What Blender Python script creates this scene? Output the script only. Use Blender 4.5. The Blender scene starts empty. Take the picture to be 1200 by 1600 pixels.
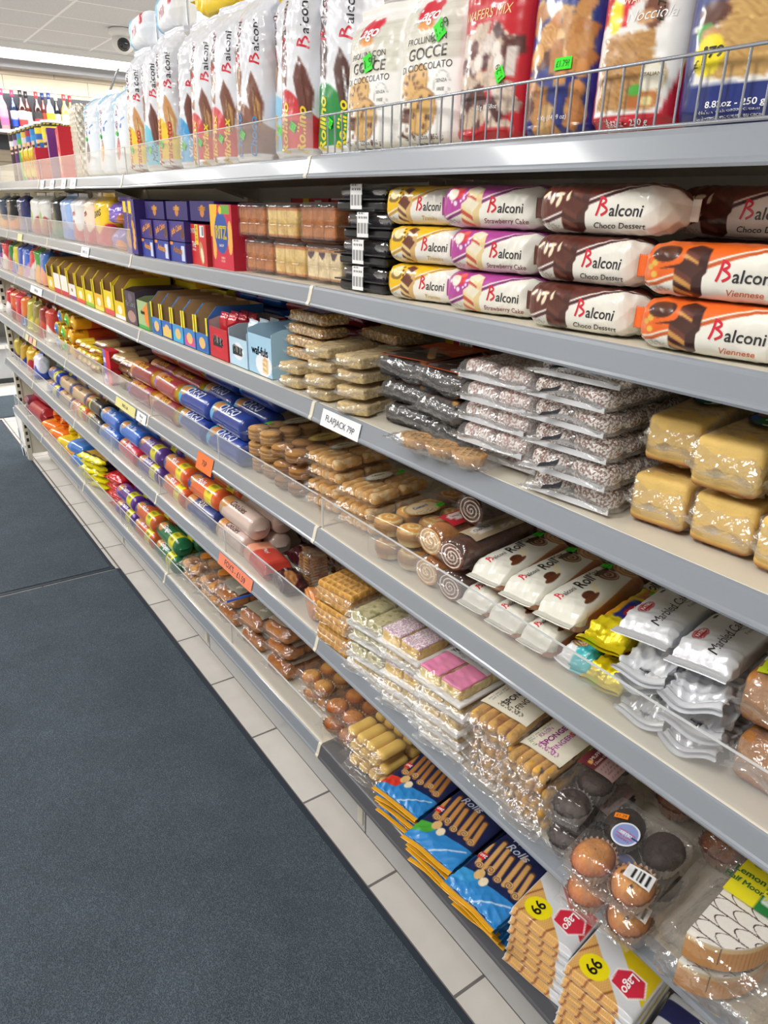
import bpy, math, random
import numpy as np
from mathutils import Matrix, Vector

C = bpy.context.scene.collection
sc = bpy.context.scene
sc.view_settings.view_transform = 'Standard'
sc.view_settings.look = 'None'
sc.view_settings.gamma = 1
sc.view_settings.use_curve_mapping = False
sc.view_settings.exposure = 0.0
sc.cycles.transparent_max_bounces = 24
sc.cycles.max_bounces = 7

# ---------------------------------------------------------------- camera
CAMZ = 1.771
cam = bpy.data.cameras.new('camera')
cam.sensor_fit = 'HORIZONTAL'; cam.sensor_width = 36.0; cam.lens = 36.0 * 1141.64 / 1200.0
cam.clip_start = 0.05; cam.clip_end = 60
co = bpy.data.objects.new('camera', cam); C.objects.link(co)
Fv = Vector((0.53308, 0.75418, -0.38345)); Rv = Vector((0.82113, -0.57041, 0.01966)); Uv = Vector((0.20390, 0.32534, 0.92335))
M = Matrix((Rv, Uv, -Fv)).transposed().to_4x4(); M.translation = Vector((0, 0, CAMZ))
co.matrix_world = M
sc.camera = co

# ---------------------------------------------------------------- world and room light
wd = bpy.data.worlds.new('world'); sc.world = wd; wd.use_nodes = True
wd.node_tree.nodes['Background'].inputs[0].default_value = (0.92, 0.96, 1.0, 1)
wd.node_tree.nodes['Background'].inputs[1].default_value = 0.37
CEIL = 3.2
def area_light(name, x, y, z, sx, sy, power, col=(1.0, 0.985, 0.96)):
    l = bpy.data.lights.new(name, 'AREA'); l.shape = 'RECTANGLE'; l.size = sx; l.size_y = sy; l.energy = power; l.color = col
    o = bpy.data.objects.new(name, l); C.objects.link(o); o.location = (x, y, z)
    return o
LAMPS = [(-1.0, 0.4), (-1.0, 2.9), (-1.0, 5.4), (-0.9, 7.4), (2.2, 3.4), (2.2, 0.6), (3.2, 6.6)]
for i, (lx, ly) in enumerate(LAMPS):
    area_light('fluorescent_light', lx, ly, CEIL - 0.075, 1.15, 0.55, 43)
area_light('fluorescent_light', 1.6, 9.2, CEIL - 0.075, 5.6, 0.6, 105)

# ---------------------------------------------------------------- helpers: colour, noise, meshes
def lin(c):
    c = np.asarray(c, float)
    return np.where(c <= 0.04045, c / 12.92, ((c + 0.055) / 1.055) ** 2.4)
def hx(s):
    s = s.lstrip('#'); return np.array([int(s[i:i+2], 16) / 255 for i in (0, 2, 4)])
def col(c): return hx(c) if isinstance(c, str) else np.asarray(c, float)

class SN:                                    # smooth noise made of sines
    def __init__(s, seed, k, n=7):
        r = np.random.RandomState(seed); s.d = r.normal(size=(n, 3)); s.d /= np.linalg.norm(s.d, axis=1)[:, None]
        s.d *= k * r.uniform(.6, 1.7, (n, 1)); s.p = r.uniform(0, 6.28, n)
    def __call__(s, P):
        return np.sin(P @ s.d.T + s.p).mean(1) * 1.6
    def crease(s, P):
        return (1 - 2 * np.abs(np.sin(P @ s.d.T + s.p))).mean(1) * 1.6

class MB:
    def __init__(s): s.v = []; s.f = []; s.c = []; s.m = []; s.n = 0; s.sm = []
    def add(s, V, F, col_=(1, 1, 1), m=0, smooth=True):
        V = np.asarray(V, float)
        c = np.asarray(col_, float)
        if c.ndim == 1: c = np.tile(c, (len(V), 1))
        s.v.append(V); s.c.append(c)
        for f in F: s.f.append(tuple(i + s.n for i in f))
        s.m += [m] * len(F); s.sm += [smooth] * len(F)
        s.n += len(V); return s
    def addq(s, V, nu, nv, col_, m=0, smooth=True, wrapv=False, wrapu=False):
        i = np.arange(nu * nv).reshape(nu, nv)
        a = i if not wrapv else np.hstack([i, i[:, :1]])
        if wrapu: a = np.vstack([a, a[:1]])
        q = np.stack([a[:-1, :-1], a[1:, :-1], a[1:, 1:], a[:-1, 1:]], -1).reshape(-1, 4)
        return s.add(V, [tuple(x) for x in q.tolist()], col_, m, smooth)
    def merge(s, o, T=None):
        for V, c in zip(o.v, o.c):
            s.v.append(V if T is None else V @ np.array(T.to_3x3()).T + np.array(T.translation)); s.c.append(c)
        s.f += [tuple(i + s.n for i in f) for f in o.f]; s.m += o.m; s.sm += o.sm; s.n += o.n; return s
    def mesh(s, name, mats):
        me = bpy.data.meshes.new(name)
        V = np.concatenate(s.v)
        me.from_pydata(V.tolist(), [], s.f); 
        at = me.color_attributes.new('Col', 'FLOAT_COLOR', 'POINT')
        c = lin(np.clip(np.concatenate(s.c), 0, 1)); c = np.hstack([c, np.ones((len(c), 1))])
        at.data.foreach_set('color', c.astype(np.float32).ravel())
        for m in (mats if isinstance(mats, (list, tuple)) else [mats]): me.materials.append(m)
        me.polygons.foreach_set('material_index', s.m); me.polygons.foreach_set('use_smooth', s.sm)
        me.update(); return me

def box(mb, x0, x1, y0, y1, z0, z1, c=(1, 1, 1), m=0):
    V = [(x, y, z) for x in (x0, x1) for y in (y0, y1) for z in (z0, z1)]
    F = [(0, 1, 3, 2), (4, 6, 7, 5), (0, 4, 5, 1), (2, 3, 7, 6), (0, 2, 6, 4), (1, 5, 7, 3)]
    mb.add(V, F, c, m, False); return mb
def rbox(mb, a, b, c, r, n=4, colf=(1, 1, 1), m=0, disp=None, ctr=(0, 0, 0)):
    """rounded box, half sizes a b c, corner radius r; n segments a side; disp(P,N)->offset along N"""
    h = np.array([a, b, c]); 
    def ticks(L):
        k = max(2, n); core = np.linspace(-(L - r), L - r, k); e = r * (1 - np.cos(np.linspace(0, math.pi / 2, 4)[:-1]))
        return np.concatenate([-L + e, core, (L - e)[::-1]])
    for ax in range(3):
        for sg in (-1, 1):
            u, v = (ax + 1) % 3, (ax + 2) % 3
            tu, tv = ticks(h[u]), ticks(h[v]); 
            if sg < 0: tv = tv[::-1]
            U, Vv = np.meshgrid(tu, tv, indexing='ij')
            P = np.zeros((U.size, 3)); P[:, ax] = sg * h[ax]; P[:, u] = U.ravel(); P[:, v] = Vv.ravel()
            core = np.clip(P, -(h - r), h - r); N = P - core; N /= np.maximum(np.linalg.norm(N, axis=1), 1e-9)[:, None]
            Q = core + N * r
            if disp is not None: Q = Q + N * disp(Q)[:, None]
            cc = colf(Q, N) if callable(colf) else colf
            mb.addq(Q + np.array(ctr), len(tu), len(tv), cc, m)
    return mb
def tube(mb, pts, r, c=(1, 1, 1), m=0, n=6):
    pts = np.asarray(pts, float); V = []
    for i, p in enumerate(pts):
        t = pts[min(i + 1, len(pts) - 1)] - pts[max(i - 1, 0)]; t = t / np.linalg.norm(t)
        a = np.cross(t, (0, 0, 1) if abs(t[2]) < .9 else (1, 0, 0)); a /= np.linalg.norm(a); b = np.cross(t, a)
        for k in range(n):
            w = 2 * math.pi * k / n; V.append(p + r * (math.cos(w) * a + math.sin(w) * b))
    mb.addq(np.array(V), len(pts), n, c, m, wrapv=True); return mb
def lathe(mb, prof, n=20, c=(1, 1, 1), m=0, ctr=(0, 0, 0), colf=None, disp=None):
    prof = np.asarray(prof, float); th = np.linspace(0, 2 * math.pi, n, endpoint=False)
    R, T = np.meshgrid(prof[:, 0], th, indexing='ij'); Z = np.repeat(prof[:, 1], n).reshape(R.shape)
    P = np.stack([R * np.cos(T), R * np.sin(T), Z], -1).reshape(-1, 3)
    if disp is not None: P = P + disp(P, T.ravel())
    cc = c if colf is None else colf(P)
    mb.addq(P + np.array(ctr), len(prof), n, cc, m, wrapv=True); return mb

# ---------------------------------------------------------------- materials
def newmat(name):
    m = bpy.data.materials.new(name); m.use_nodes = True; return m, m.node_tree.nodes, m.node_tree.links
def pbsdf(m): return next(n for n in m.node_tree.nodes if n.type == 'BSDF_PRINCIPLED')
def attr_mat(name, rough=.4, coat=0, metal=0, bump=0, bscale=60, var=0, vscale=80, spec=.5):
    m, N, L = newmat(name); b = pbsdf(m); b.inputs['Roughness'].default_value = rough; b.inputs['Metallic'].default_value = metal
    b.inputs['Coat Weight'].default_value = coat; b.inputs['Coat Roughness'].default_value = .08
    b.inputs['Specular IOR Level'].default_value = spec
    a = N.new('ShaderNodeVertexColor'); a.layer_name = 'Col'; src = a.outputs[0]
    tc = N.new('ShaderNodeTexCoord')
    if var:
        nz = N.new('ShaderNodeTexNoise'); nz.inputs['Scale'].default_value = vscale; nz.inputs['Detail'].default_value = 5
        L.new(tc.outputs['Object'], nz.inputs['Vector'])
        mr = N.new('ShaderNodeMapRange'); mr.inputs[1].default_value = .3; mr.inputs[2].default_value = .7
        mr.inputs[3].default_value = 1 - var; mr.inputs[4].default_value = 1 + var * .6; L.new(nz.outputs['Fac'], mr.inputs[0])
        mx = N.new('ShaderNodeVectorMath'); mx.operation = 'SCALE'; L.new(src, mx.inputs[0]); L.new(mr.outputs[0], mx.inputs['Scale'])
        src = mx.outputs[0]
    L.new(src, b.inputs['Base Color'])
    if bump:
        nz = N.new('ShaderNodeTexNoise'); nz.inputs['Scale'].default_value = bscale; nz.inputs['Detail'].default_value = 6
        L.new(tc.outputs['Object'], nz.inputs['Vector'])
        bp = N.new('ShaderNodeBump'); bp.inputs['Strength'].default_value = bump; bp.inputs['Distance'].default_value = .004
        L.new(nz.outputs['Fac'], bp.inputs['Height']); L.new(bp.outputs[0], b.inputs['Normal'])
    return m
def film_mat(name, crinkle=.5, scale=45, milk=.05, tint=(1, 1, 1), gl=.10, rough=.12):
    m, N, L = newmat(name); N.remove(pbsdf(m)); out = next(n for n in N if n.type == 'OUTPUT_MATERIAL')
    tr = N.new('ShaderNodeBsdfTransparent'); tr.inputs[0].default_value = (*tint, 1)
    gs = N.new('ShaderNodeBsdfGlossy'); gs.inputs['Roughness'].default_value = rough; gs.inputs[0].default_value = (1, 1, 1, 1)
    df = N.new('ShaderNodeBsdfDiffuse'); df.inputs[0].default_value = (.9, .9, .9, 1)
    tc = N.new('ShaderNodeTexCoord'); 
    vo = N.new('ShaderNodeTexVoronoi'); vo.inputs['Scale'].default_value = scale; vo.feature = 'F1'
    nz = N.new('ShaderNodeTexNoise'); nz.inputs['Scale'].default_value = scale * .7; nz.inputs['Detail'].default_value = 3; nz.inputs['Distortion'].default_value = 1.2
    L.new(tc.outputs['Object'], vo.inputs['Vector']); L.new(tc.outputs['Object'], nz.inputs['Vector'])
    ad = N.new('ShaderNodeMath'); ad.operation = 'ADD'; L.new(vo.outputs['Distance'], ad.inputs[0]); L.new(nz.outputs['Fac'], ad.inputs[1])
    bp = N.new('ShaderNodeBump'); bp.inputs['Strength'].default_value = crinkle; bp.inputs['Distance'].default_value = .006
    L.new(ad.outputs[0], bp.inputs['Height'])
    L.new(bp.outputs[0], gs.inputs['Normal'])
    ge = N.new('ShaderNodeNewGeometry'); dt = N.new('ShaderNodeVectorMath'); dt.operation = 'DOT_PRODUCT'
    L.new(bp.outputs[0], dt.inputs[0]); L.new(ge.outputs['Incoming'], dt.inputs[1])
    ab = N.new('ShaderNodeMath'); ab.operation = 'ABSOLUTE'; L.new(dt.outputs['Value'], ab.inputs[0])
    iv = N.new('ShaderNodeMath'); iv.operation = 'SUBTRACT'; iv.inputs[0].default_value = 1; iv.use_clamp = True; L.new(ab.outputs[0], iv.inputs[1])
    pw = N.new('ShaderNodeMath'); pw.operation = 'POWER'; pw.inputs[1].default_value = 4; L.new(iv.outputs[0], pw.inputs[0])
    mf = N.new('ShaderNodeMath'); mf.operation = 'MULTIPLY_ADD'; mf.inputs[1].default_value = .38; mf.inputs[2].default_value = gl; mf.use_clamp = True
    L.new(pw.outputs[0], mf.inputs[0])
    m1 = N.new('ShaderNodeMixShader'); m1.inputs[0].default_value = milk; L.new(tr.outputs[0], m1.inputs[1]); L.new(df.outputs[0], m1.inputs[2])
    m2 = N.new('ShaderNodeMixShader'); L.new(mf.outputs[0], m2.inputs[0]); L.new(m1.outputs[0], m2.inputs[1]); L.new(gs.outputs[0], m2.inputs[2])
    L.new(m2.outputs[0], out.inputs['Surface']); return m

FOIL = attr_mat('printed_foil', .28, coat=.5, bump=.12, bscale=25)
MATTEFOIL = attr_mat('printed_matte_wrapper', .42, coat=.15, bump=.15, bscale=22)
SILVER = attr_mat('metallic_foil', .3, metal=.35, bump=.3, bscale=30)
CARD = attr_mat('printed_card', .55)
PAPER = attr_mat('plain_paper', .7)
STICK = attr_mat('sticker_paper', .6)
METAL = attr_mat('painted_metal', .38, bump=.04, bscale=8)
STEEL = attr_mat('chrome_wire', .25, metal=.8)
PLAST = attr_mat('hard_plastic', .3, coat=.3)
BAKED = attr_mat('baked_crumb', .75, bump=.8, bscale=130, var=.22, vscale=70, spec=.25)
CHOC = attr_mat('chocolate_crumb', .5, bump=.6, bscale=140, var=.25, vscale=100, spec=.4)
def fleck_mat(name, fleck, scale, th, rough=.8):
    m = attr_mat(name, rough, bump=.9, bscale=scale * .8, spec=.25); N, L = m.node_tree.nodes, m.node_tree.links; b = pbsdf(m); src = b.inputs['Base Color'].links[0].from_socket
    tc = N.new('ShaderNodeTexCoord'); nz = N.new('ShaderNodeTexNoise'); nz.inputs['Scale'].default_value = scale; nz.inputs['Detail'].default_value = 2; L.new(tc.outputs['Object'], nz.inputs['Vector'])
    mr = N.new('ShaderNodeMapRange'); mr.inputs[1].default_value = th - .03; mr.inputs[2].default_value = th + .03; L.new(nz.outputs['Fac'], mr.inputs[0])
    mx = N.new('ShaderNodeMix'); mx.data_type = 'RGBA'; L.new(mr.outputs[0], mx.inputs['Factor']); L.new(src, mx.inputs[6]); mx.inputs[7].default_value = (*lin(hx(fleck)), 1); L.new(mx.outputs[2], b.inputs['Base Color']); return m
ICING = attr_mat('smooth_icing', .35, bump=.08, bscale=60, spec=.4)
GLASS = attr_mat('bottle_glass', .08, coat=.6)
FILM = film_mat('clear_film', .8, 42, .035, gl=.075, rough=.09)
FILM2 = film_mat('crinkled_clear_film', 1.0, 48, .07, gl=.13, rough=.12)
PET = film_mat('clear_rigid_plastic', .12, 20, .04, gl=.05, rough=.06)
ACRYL = film_mat('clear_acrylic', .03, 4, .10, gl=.035, rough=.05)
SMOKE = film_mat('smoky_clear_lid', .2, 20, .03, tint=(.7, .74, .8), gl=.2, rough=.08)
def emis(name, c, s):
    m, N, L = newmat(name); b = pbsdf(m); b.inputs['Emission Color'].default_value = (*c, 1); b.inputs['Emission Strength'].default_value = s
    b.inputs['Base Color'].default_value = (.9, .9, .9, 1); return m

# ---------------------------------------------------------------- object registry
ORD = ['first', 'second', 'third', 'fourth', 'fifth', 'sixth', 'seventh', 'eighth', 'ninth', 'tenth', 'eleventh', 'twelfth', 'thirteenth', 'fourteenth', 'fifteenth', 'sixteenth', 'seventeenth', 'eighteenth', 'nineteenth', 'twentieth']
def mesh_obj(name, me, parent=None, label=None):
    o = bpy.data.objects.new(name, me); C.objects.link(o)
    if parent is not None: o.parent = parent
    if label: o['label'] = label
    return o
def struct(name, me):
    o = mesh_obj(name, me); o['kind'] = 'structure'; return o
def tag(o, label, cat, group=None):
    o['label'] = label; o['category'] = cat
    if group: o['group'] = group
    return o
# junctions of the shelving run sit a few millimetres out of line, as the run does in the photograph
JY = [0.18, 1.380, 2.580, 3.770, 4.756, 5.66]
JX = [-.002, -.004, -.009, -.020, -.023, -.025]
JZ = [0.0, .005, -.003, .0015, .0036, .004]
def joff(y): return float(np.interp(y, JY, JX)), float(np.interp(y, JY, JZ))
RISER = {'A': (1, 2, 3, 4), 'B': (2, 3, 4), 'C': (3, 4), 'D': (0, 1, 2, 3, 4), 'E': (1, 2, 3, 4), 'F': (1, 2, 3, 4)}
ZT = dict(A=1.858, B=1.615, C=1.369, D=1.066, E=.763, F=.426)
FX = .790                                                    # front line of the shelves
Ey = np.eye(3)
FR = dict(up=Ey,
          front=np.array([[0, 0, -1], [-1, 0, 0], [0, 1, 0]], float),     # x->-Y, y->+Z, z->-X
          stand=np.array([[0, 0, -1], [0, 1, 0], [1, 0, 0]], float),      # x->+Z, y->+Y, z->-X
          along=np.array([[0, 1, 0], [-1, 0, 0], [0, 0, 1]], float),      # x->-Y, y->+X, z->+Z
          back=np.array([[-1, 0, 0], [0, -1, 0], [0, 0, 1]], float))      # x->-X, y->-Y, z->+Z
def rot(ax, deg):
    return np.array(Matrix.Rotation(math.radians(deg), 3, ax))
class Kind:
    def __init__(s, name, cat, half):
        s.name = name; s.cat = cat; s.half = np.array(half, float); s.parts = []; s.lo = None
    def part(s, name, me, label=None, sub=None):
        p = dict(name=name, me=me, label=label, sub=[]); (s.parts if sub is None else sub['sub']).append(p); return p
THINGS = []
def spawn(kd, label, group, x, y, z, face='up', rz=0, rx=0, ry=0, name=None, off=True):
    """put a thing of a kind so that its underside rests at height z; (x, y) is its centre"""
    Rm = rot('Z', rz) @ rot('Y', ry) @ rot('X', rx) @ FR[face]
    hz = float(np.abs(Rm[2]) @ kd.half)
    if rx or ry:
        hz = float(np.abs((rot('Z', rz) @ FR[face])[2]) @ kd.half)
    dx, dz = joff(y) if off else (0, 0)
    root = bpy.data.objects.new(name or kd.name, None); C.objects.link(root); root.empty_display_size = .02
    T = Matrix(Rm.tolist()).to_4x4(); T.translation = Vector((x + dx, y, z + dz + .0008)); root.matrix_world = T
    dl = Rm.T @ np.array([0, 0, hz])
    if rx or ry:
        dl = Rm.T @ (rot('Z', rz) @ rot('Y', ry) @ rot('X', rx) @ np.array([0, 0, hz]))
    if kd.lo is None:
        kd.lo = np.concatenate([np.array([v.co[:] for v in p['me'].vertices])[::3] for p in kd.parts])
    dl = Rm.T @ np.array([0, 0, max(hz, -float((kd.lo @ Rm[2]).min()))])
    if off:                                      # keep goods behind the risers and clear of the back panel
        ex = kd.lo @ Rm[0]; mn, mx_ = x + dx + ex.min(), x + dx + ex.max()
        for s_, zz in ZT.items():
            bi = int(np.searchsorted(JY, y)) - 1
            if -.005 < z - zz < .07 and bi in RISER[s_] and not (s_ == 'C' and y < 4.2): root.location.x += max(0, .802 + dx - mn)
        if mx_ > 1.202: root.location.x -= min(mx_ - 1.202, max(0, mn - .81))
    for p in kd.parts:
        o = mesh_obj(p['name'], p['me'], root, p['label']); o.location = dl
        for q in p['sub']: mesh_obj(q['name'], q['me'], o, q['label'])
    nud = NUDGE.get(len(THINGS))                 # a few millimetres so that neighbours only touch: shift x y z, then size along x y z
    if nud:
        root.location = root.location + Vector(nud[:3]) / 10000
        root.scale = [v / 1000 for v in nud[3:]]
    THINGS.append(root)
    root['label'] = label; root['category'] = kd.cat
    if group: root['group'] = group
    return root
# small corrections to where things rest, by running number: shift (tenths of a mm) and size (thousandths)
NUDGE = {
    0: (0, 30, 0, 1000, 1000, 1000), 1: (0, 76, 0, 1000, 985, 1000), 2: (0, 202, 0, 1000, 797, 1000), 3: (0, -124, 0, 1000, 797, 1000), 4: (0, -88, 0, 1000, 847, 1000), 5: (0, -95, 0, 1000, 1000, 1000),
    6: (0, -8, 0, 1000, 1000, 1000), 7: (0, -61, 0, 1000, 985, 1000), 8: (-55, 49, 0, 1000, 970, 1000), 9: (0, 16, 0, 1000, 1000, 1000), 11: (0, -14, 0, 1000, 1000, 1000), 12: (0, 14, 0, 1000, 1000, 1000),
    15: (0, 0, 0, 970, 1000, 1000), 16: (55, 0, 0, 1000, 1000, 1000), 28: (0, 0, 148, 1000, 1000, 1000), 29: (0, 0, 31, 1000, 1000, 1000), 35: (-33, 0, 0, 1000, 1000, 970), 36: (77, 0, 0, 1000, 1000, 1000),
    55: (0, 77, 0, 900, 1000, 1000), 56: (0, -22, 0, 913, 1000, 1000), 57: (0, -103, 0, 860, 1000, 1000), 58: (0, -33, 25, 873, 1000, 1000), 59: (0, 33, 24, 886, 1000, 1000),
    60: (0, -22, 24, 873, 1000, 1000), 61: (0, -22, 52, 1000, 1000, 1000), 62: (0, -121, 48, 985, 1000, 1000), 63: (0, -66, 49, 822, 1000, 1000), 64: (0, -154, 0, 985, 1000, 1000),
    65: (0, -110, 22, 1000, 1000, 1000), 66: (0, 5, 0, 1000, 1000, 1000), 67: (0, 5, 25, 1000, 1000, 1000), 68: (0, 5, 52, 1000, 1000, 1000), 69: (0, -5, 0, 1000, 1000, 1000),
    70: (0, -5, 71, 1000, 970, 1000), 71: (0, -5, 136, 1000, 1000, 1000), 72: (0, 159, 0, 927, 1000, 1000), 73: (0, 88, 8, 985, 1000, 1000), 74: (0, 154, 16, 886, 1000, 1000),
    75: (0, 154, 24, 970, 1000, 1000), 76: (0, 33, 0, 1000, 1000, 990), 79: (0, 0, 9, 1000, 1000, 1000), 81: (0, -11, 0, 1000, 1000, 1000), 82: (0, 11, 0, 1000, 1000, 1000), 92: (0, -66, 0, 1000, 1000, 1000),
    93: (0, 144, 44, 822, 1000, 1000), 94: (0, 11, 0, 1000, 1000, 1000), 95: (0, 9, 0, 1000, 1000, 1000), 96: (0, -4, 0, 1000, 1000, 1000), 98: (0, -28, 0, 1000, 1000, 1000),
    99: (0, -37, 0, 1000, 1000, 1000), 101: (0, -132, 0, 900, 1000, 1000), 102: (0, -132, 0, 900, 1000, 1000), 103: (0, -12, 0, 1000, 1000, 1000), 105: (0, 0, 30, 1000, 1000, 1000),
    106: (0, -58, 0, 1000, 1000, 1000), 107: (0, -82, 0, 1000, 873, 1000), 108: (0, 49, 0, 1000, 834, 1000), 109: (0, 105, 0, 1000, 1000, 1000), 125: (-231, -55, 0, 860, 913, 1000),
    126: (0, -33, 0, 1000, 941, 1000), 127: (0, -55, 0, 1000, 1000, 1000), 128: (0, -44, 141, 1000, 834, 923), 129: (0, -88, 71, 1000, 956, 961), 130: (0, -55, 42, 1000, 1000, 1000),
    131: (0, 44, 0, 1000, 1000, 1000), 132: (-55, 88, 55, 1000, 985, 990), 133: (-11, 121, 102, 1000, 956, 970), 134: (-11, 88, 145, 1000, 941, 941), 135: (0, 132, 171, 1000, 941, 877),
    136: (88, 88, 170, 1000, 1000, 900), 137: (198, -85, 22, 860, 956, 1000), 138: (-33, -118, 53, 1000, 970, 1000), 139: (-55, -44, 73, 1000, 985, 990), 140: (-44, -77, 92, 1000, 956, 980),
    141: (0, 11, 110, 1000, 1000, 1000), 142: (0, -209, 312, 1000, 1000, 980), 143: (176, -22, 0, 900, 847, 990), 144: (-11, 29, 39, 1000, 886, 990), 145: (0, -11, 75, 1000, 860, 1000),
    146: (0, 143, 0, 1000, 1000, 1000), 147: (0, 86, 43, 1000, 1000, 1000), 148: (-165, 143, 71, 1000, 1000, 1000), 149: (-198, 0, 0, 1000, 809, 1000), 151: (0, 0, 61, 1000, 1000, 980),
    152: (0, 0, 125, 1000, 1000, 961), 153: (0, 0, 173, 1000, 1000, 1000), 155: (-22, 0, 44, 1000, 1000, 990), 156: (-11, -22, 105, 1000, 1000, 970), 157: (0, -33, 152, 1000, 1000, 1000),
    159: (0, 0, 61, 1000, 1000, 1000), 160: (0, 22, 66, 1000, 1000, 980), 161: (0, 33, 68, 1000, 1000, 970), 162: (0, 0, 71, 1000, 1000, 970), 163: (0, 0, 68, 1000, 1000, 1000),
    165: (22, 0, 10, 1000, 1000, 1000), 166: (11, 0, 0, 1000, 1000, 1000), 167: (0, 0, 10, 1000, 1000, 1000), 168: (0, 0, 11, 1000, 1000, 1000), 170: (371, 0, 0, 956, 1000, 980),
    171: (88, 0, 0, 1000, 1000, 1000), 172: (66, 0, 0, 1000, 1000, 1000), 173: (165, 0, 0, 1000, 1000, 1000), 174: (0, -99, 0, 1000, 1000, 1000), 175: (0, -22, 57, 1000, 1000, 980),
    176: (0, -110, 103, 1000, 1000, 1000), 178: (0, 0, 76, 1000, 1000, 970), 179: (0, 0, 143, 1000, 1000, 1000), 180: (0, 0, 22, 1000, 1000, 1000), 181: (0, 0, 63, 1000, 1000, 990),
    182: (0, 0, 106, 1000, 1000, 980), 183: (0, 0, 131, 1000, 1000, 1000), 184: (0, 0, 22, 1000, 1000, 1000), 185: (0, 0, 63, 1000, 1000, 990), 186: (0, 0, 106, 1000, 1000, 1000),
    187: (-88, 0, 0, 941, 1000, 1000), 188: (-77, 0, 0, 941, 1000, 1000), 189: (387, 0, 0, 941, 1000, 1000), 190: (379, 0, 157, 941, 1000, 1000), 191: (110, 0, 0, 1000, 1000, 1000),
    192: (99, 0, 0, 1000, 1000, 1000), 193: (0, 0, 121, 1000, 1000, 1000), 194: (-176, 44, 0, 900, 1000, 970), 195: (-176, 11, 97, 900, 1000, 1000), 196: (-154, 55, 0, 927, 970, 980),
    197: (-176, 33, 101, 956, 985, 970), 198: (0, -55, 30, 1000, 1000, 1000), 199: (-231, 22, 0, 860, 809, 1000), 200: (0, -11, 12, 1000, 941, 1000), 201: (-297, -22, 0, 797, 913, 1000),
    202: (0, 22, 0, 1000, 941, 1000), 203: (0, 0, 0, 1000, 913, 1000), 204: (418, 130, 0, 927, 1000, 1000), 205: (429, 110, 0, 913, 1000, 980), 206: (429, 92, 0, 913, 941, 1000),
    207: (451, 33, 0, 900, 1000, 1000), 208: (407, 187, 0, 927, 1000, 1000), 209: (-176, 55, 0, 809, 809, 1000), 210: (-176, -44, 0, 860, 809, 980), 211: (0, 154, 80, 1000, 886, 970),
    212: (420, 0, 44, 913, 1000, 1000), 213: (-297, -109, 22, 785, 886, 1000), 214: (-297, -143, 0, 809, 956, 990), 215: (-22, -52, 156, 1000, 941, 961), 216: (-22, -85, 88, 1000, 1000, 980),
    217: (-176, -55, 176, 956, 886, 835), 218: (-176, -77, 132, 941, 985, 914), 219: (-165, 55, 286, 1000, 1000, 809), 220: (-176, -55, 175, 941, 1000, 927), 221: (0, 11, 127, 1000, 1000, 1000),
    222: (0, -92, 0, 1000, 913, 980), 223: (0, -66, 0, 1000, 1000, 990), 224: (0, -55, 110, 1000, 1000, 1000), 225: (0, 155, 22, 1000, 1000, 980), 226: (0, 143, 83, 1000, 1000, 961),
    227: (0, 154, 133, 1000, 1000, 1000), 228: (175, 0, 0, 1000, 1000, 941), 229: (-79, 21, 0, 886, 1000, 1000), 230: (187, 0, 0, 873, 1000, 1000), 232: (275, 0, 0, 1000, 1000, 1000),
    235: (-176, 0, 0, 1000, 873, 1000), 236: (-110, -173, 0, 886, 809, 1000), 237: (0, 33, 0, 1000, 927, 1000), 238: (0, 44, 0, 1000, 927, 990), 239: (0, 22, 69, 1000, 941, 980),
    240: (0, -11, 117, 1000, 941, 1000), 241: (0, 33, 0, 1000, 941, 1000), 242: (0, 44, 21, 1000, 941, 1000), 243: (0, 55, 28, 1000, 941, 961), 244: (0, 22, 146, 1000, 956, 951),
    245: (0, 55, 136, 1000, 985, 1000), 246: (0, 77, 0, 1000, 886, 1000), 247: (0, 88, 33, 1000, 927, 990), 248: (0, 55, 62, 1000, 913, 970), 249: (0, 66, 88, 1000, 941, 961),
    250: (0, 110, 107, 1000, 985, 1000), 251: (0, -11, 0, 1000, 886, 1000), 252: (0, 66, 19, 1000, 860, 990), 253: (0, 22, 41, 1000, 886, 990), 254: (0, 22, 58, 1000, 927, 990),
    255: (0, -11, 90, 1000, 941, 1000), 256: (0, 143, 0, 1000, 809, 1000), 257: (0, 132, 0, 1000, 797, 1000), 258: (0, 154, 118, 1000, 809, 951), 259: (0, 165, 152, 1000, 785, 1000),
    260: (-220, 22, 0, 860, 762, 970), 261: (-176, 33, 156, 860, 739, 990), 262: (0, -121, 22, 1000, 785, 990), 263: (0, -165, 164, 1000, 762, 1000), 264: (76, 0, 0, 1000, 1000, 1000),
    265: (44, 0, 0, 1000, 1000, 1000), 266: (330, 0, 0, 1000, 1000, 1000), 267: (88, 0, 25, 1000, 1000, 1000), 268: (33, 0, 25, 1000, 1000, 1000), 269: (286, 0, 74, 1000, 1000, 990),
    270: (0, 0, 40, 1000, 1000, 1000), 271: (0, 0, 40, 1000, 1000, 1000), 272: (0, 0, 120, 1000, 1000, 1000), 273: (-120, -242, 22, 822, 1000, 860), 274: (-121, -253, 170, 873, 1000, 834),
    275: (0, 0, 0, 1000, 1000, 970), 276: (0, 0, 153, 1000, 1000, 1000), 278: (0, 0, 54, 1000, 1000, 1000), 279: (88, 0, 0, 1000, 1000, 1000), 280: (66, 0, 81, 1000, 1000, 1000),
    281: (0, 0, 0, 1000, 1000, 990), 282: (0, 0, 99, 1000, 1000, 923), 283: (0, 0, 172, 1000, 1000, 941), 285: (0, 0, 11, 1000, 1000, 1000), 286: (0, 11, 12, 1000, 1000, 1000),
    287: (0, 11, 21, 1000, 1000, 1000), 288: (0, 0, 23, 1000, 1000, 1000), 290: (0, 0, 10, 1000, 1000, 1000), 291: (0, -11, 12, 1000, 1000, 1000), 292: (0, -11, 13, 1000, 1000, 1000),
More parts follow.
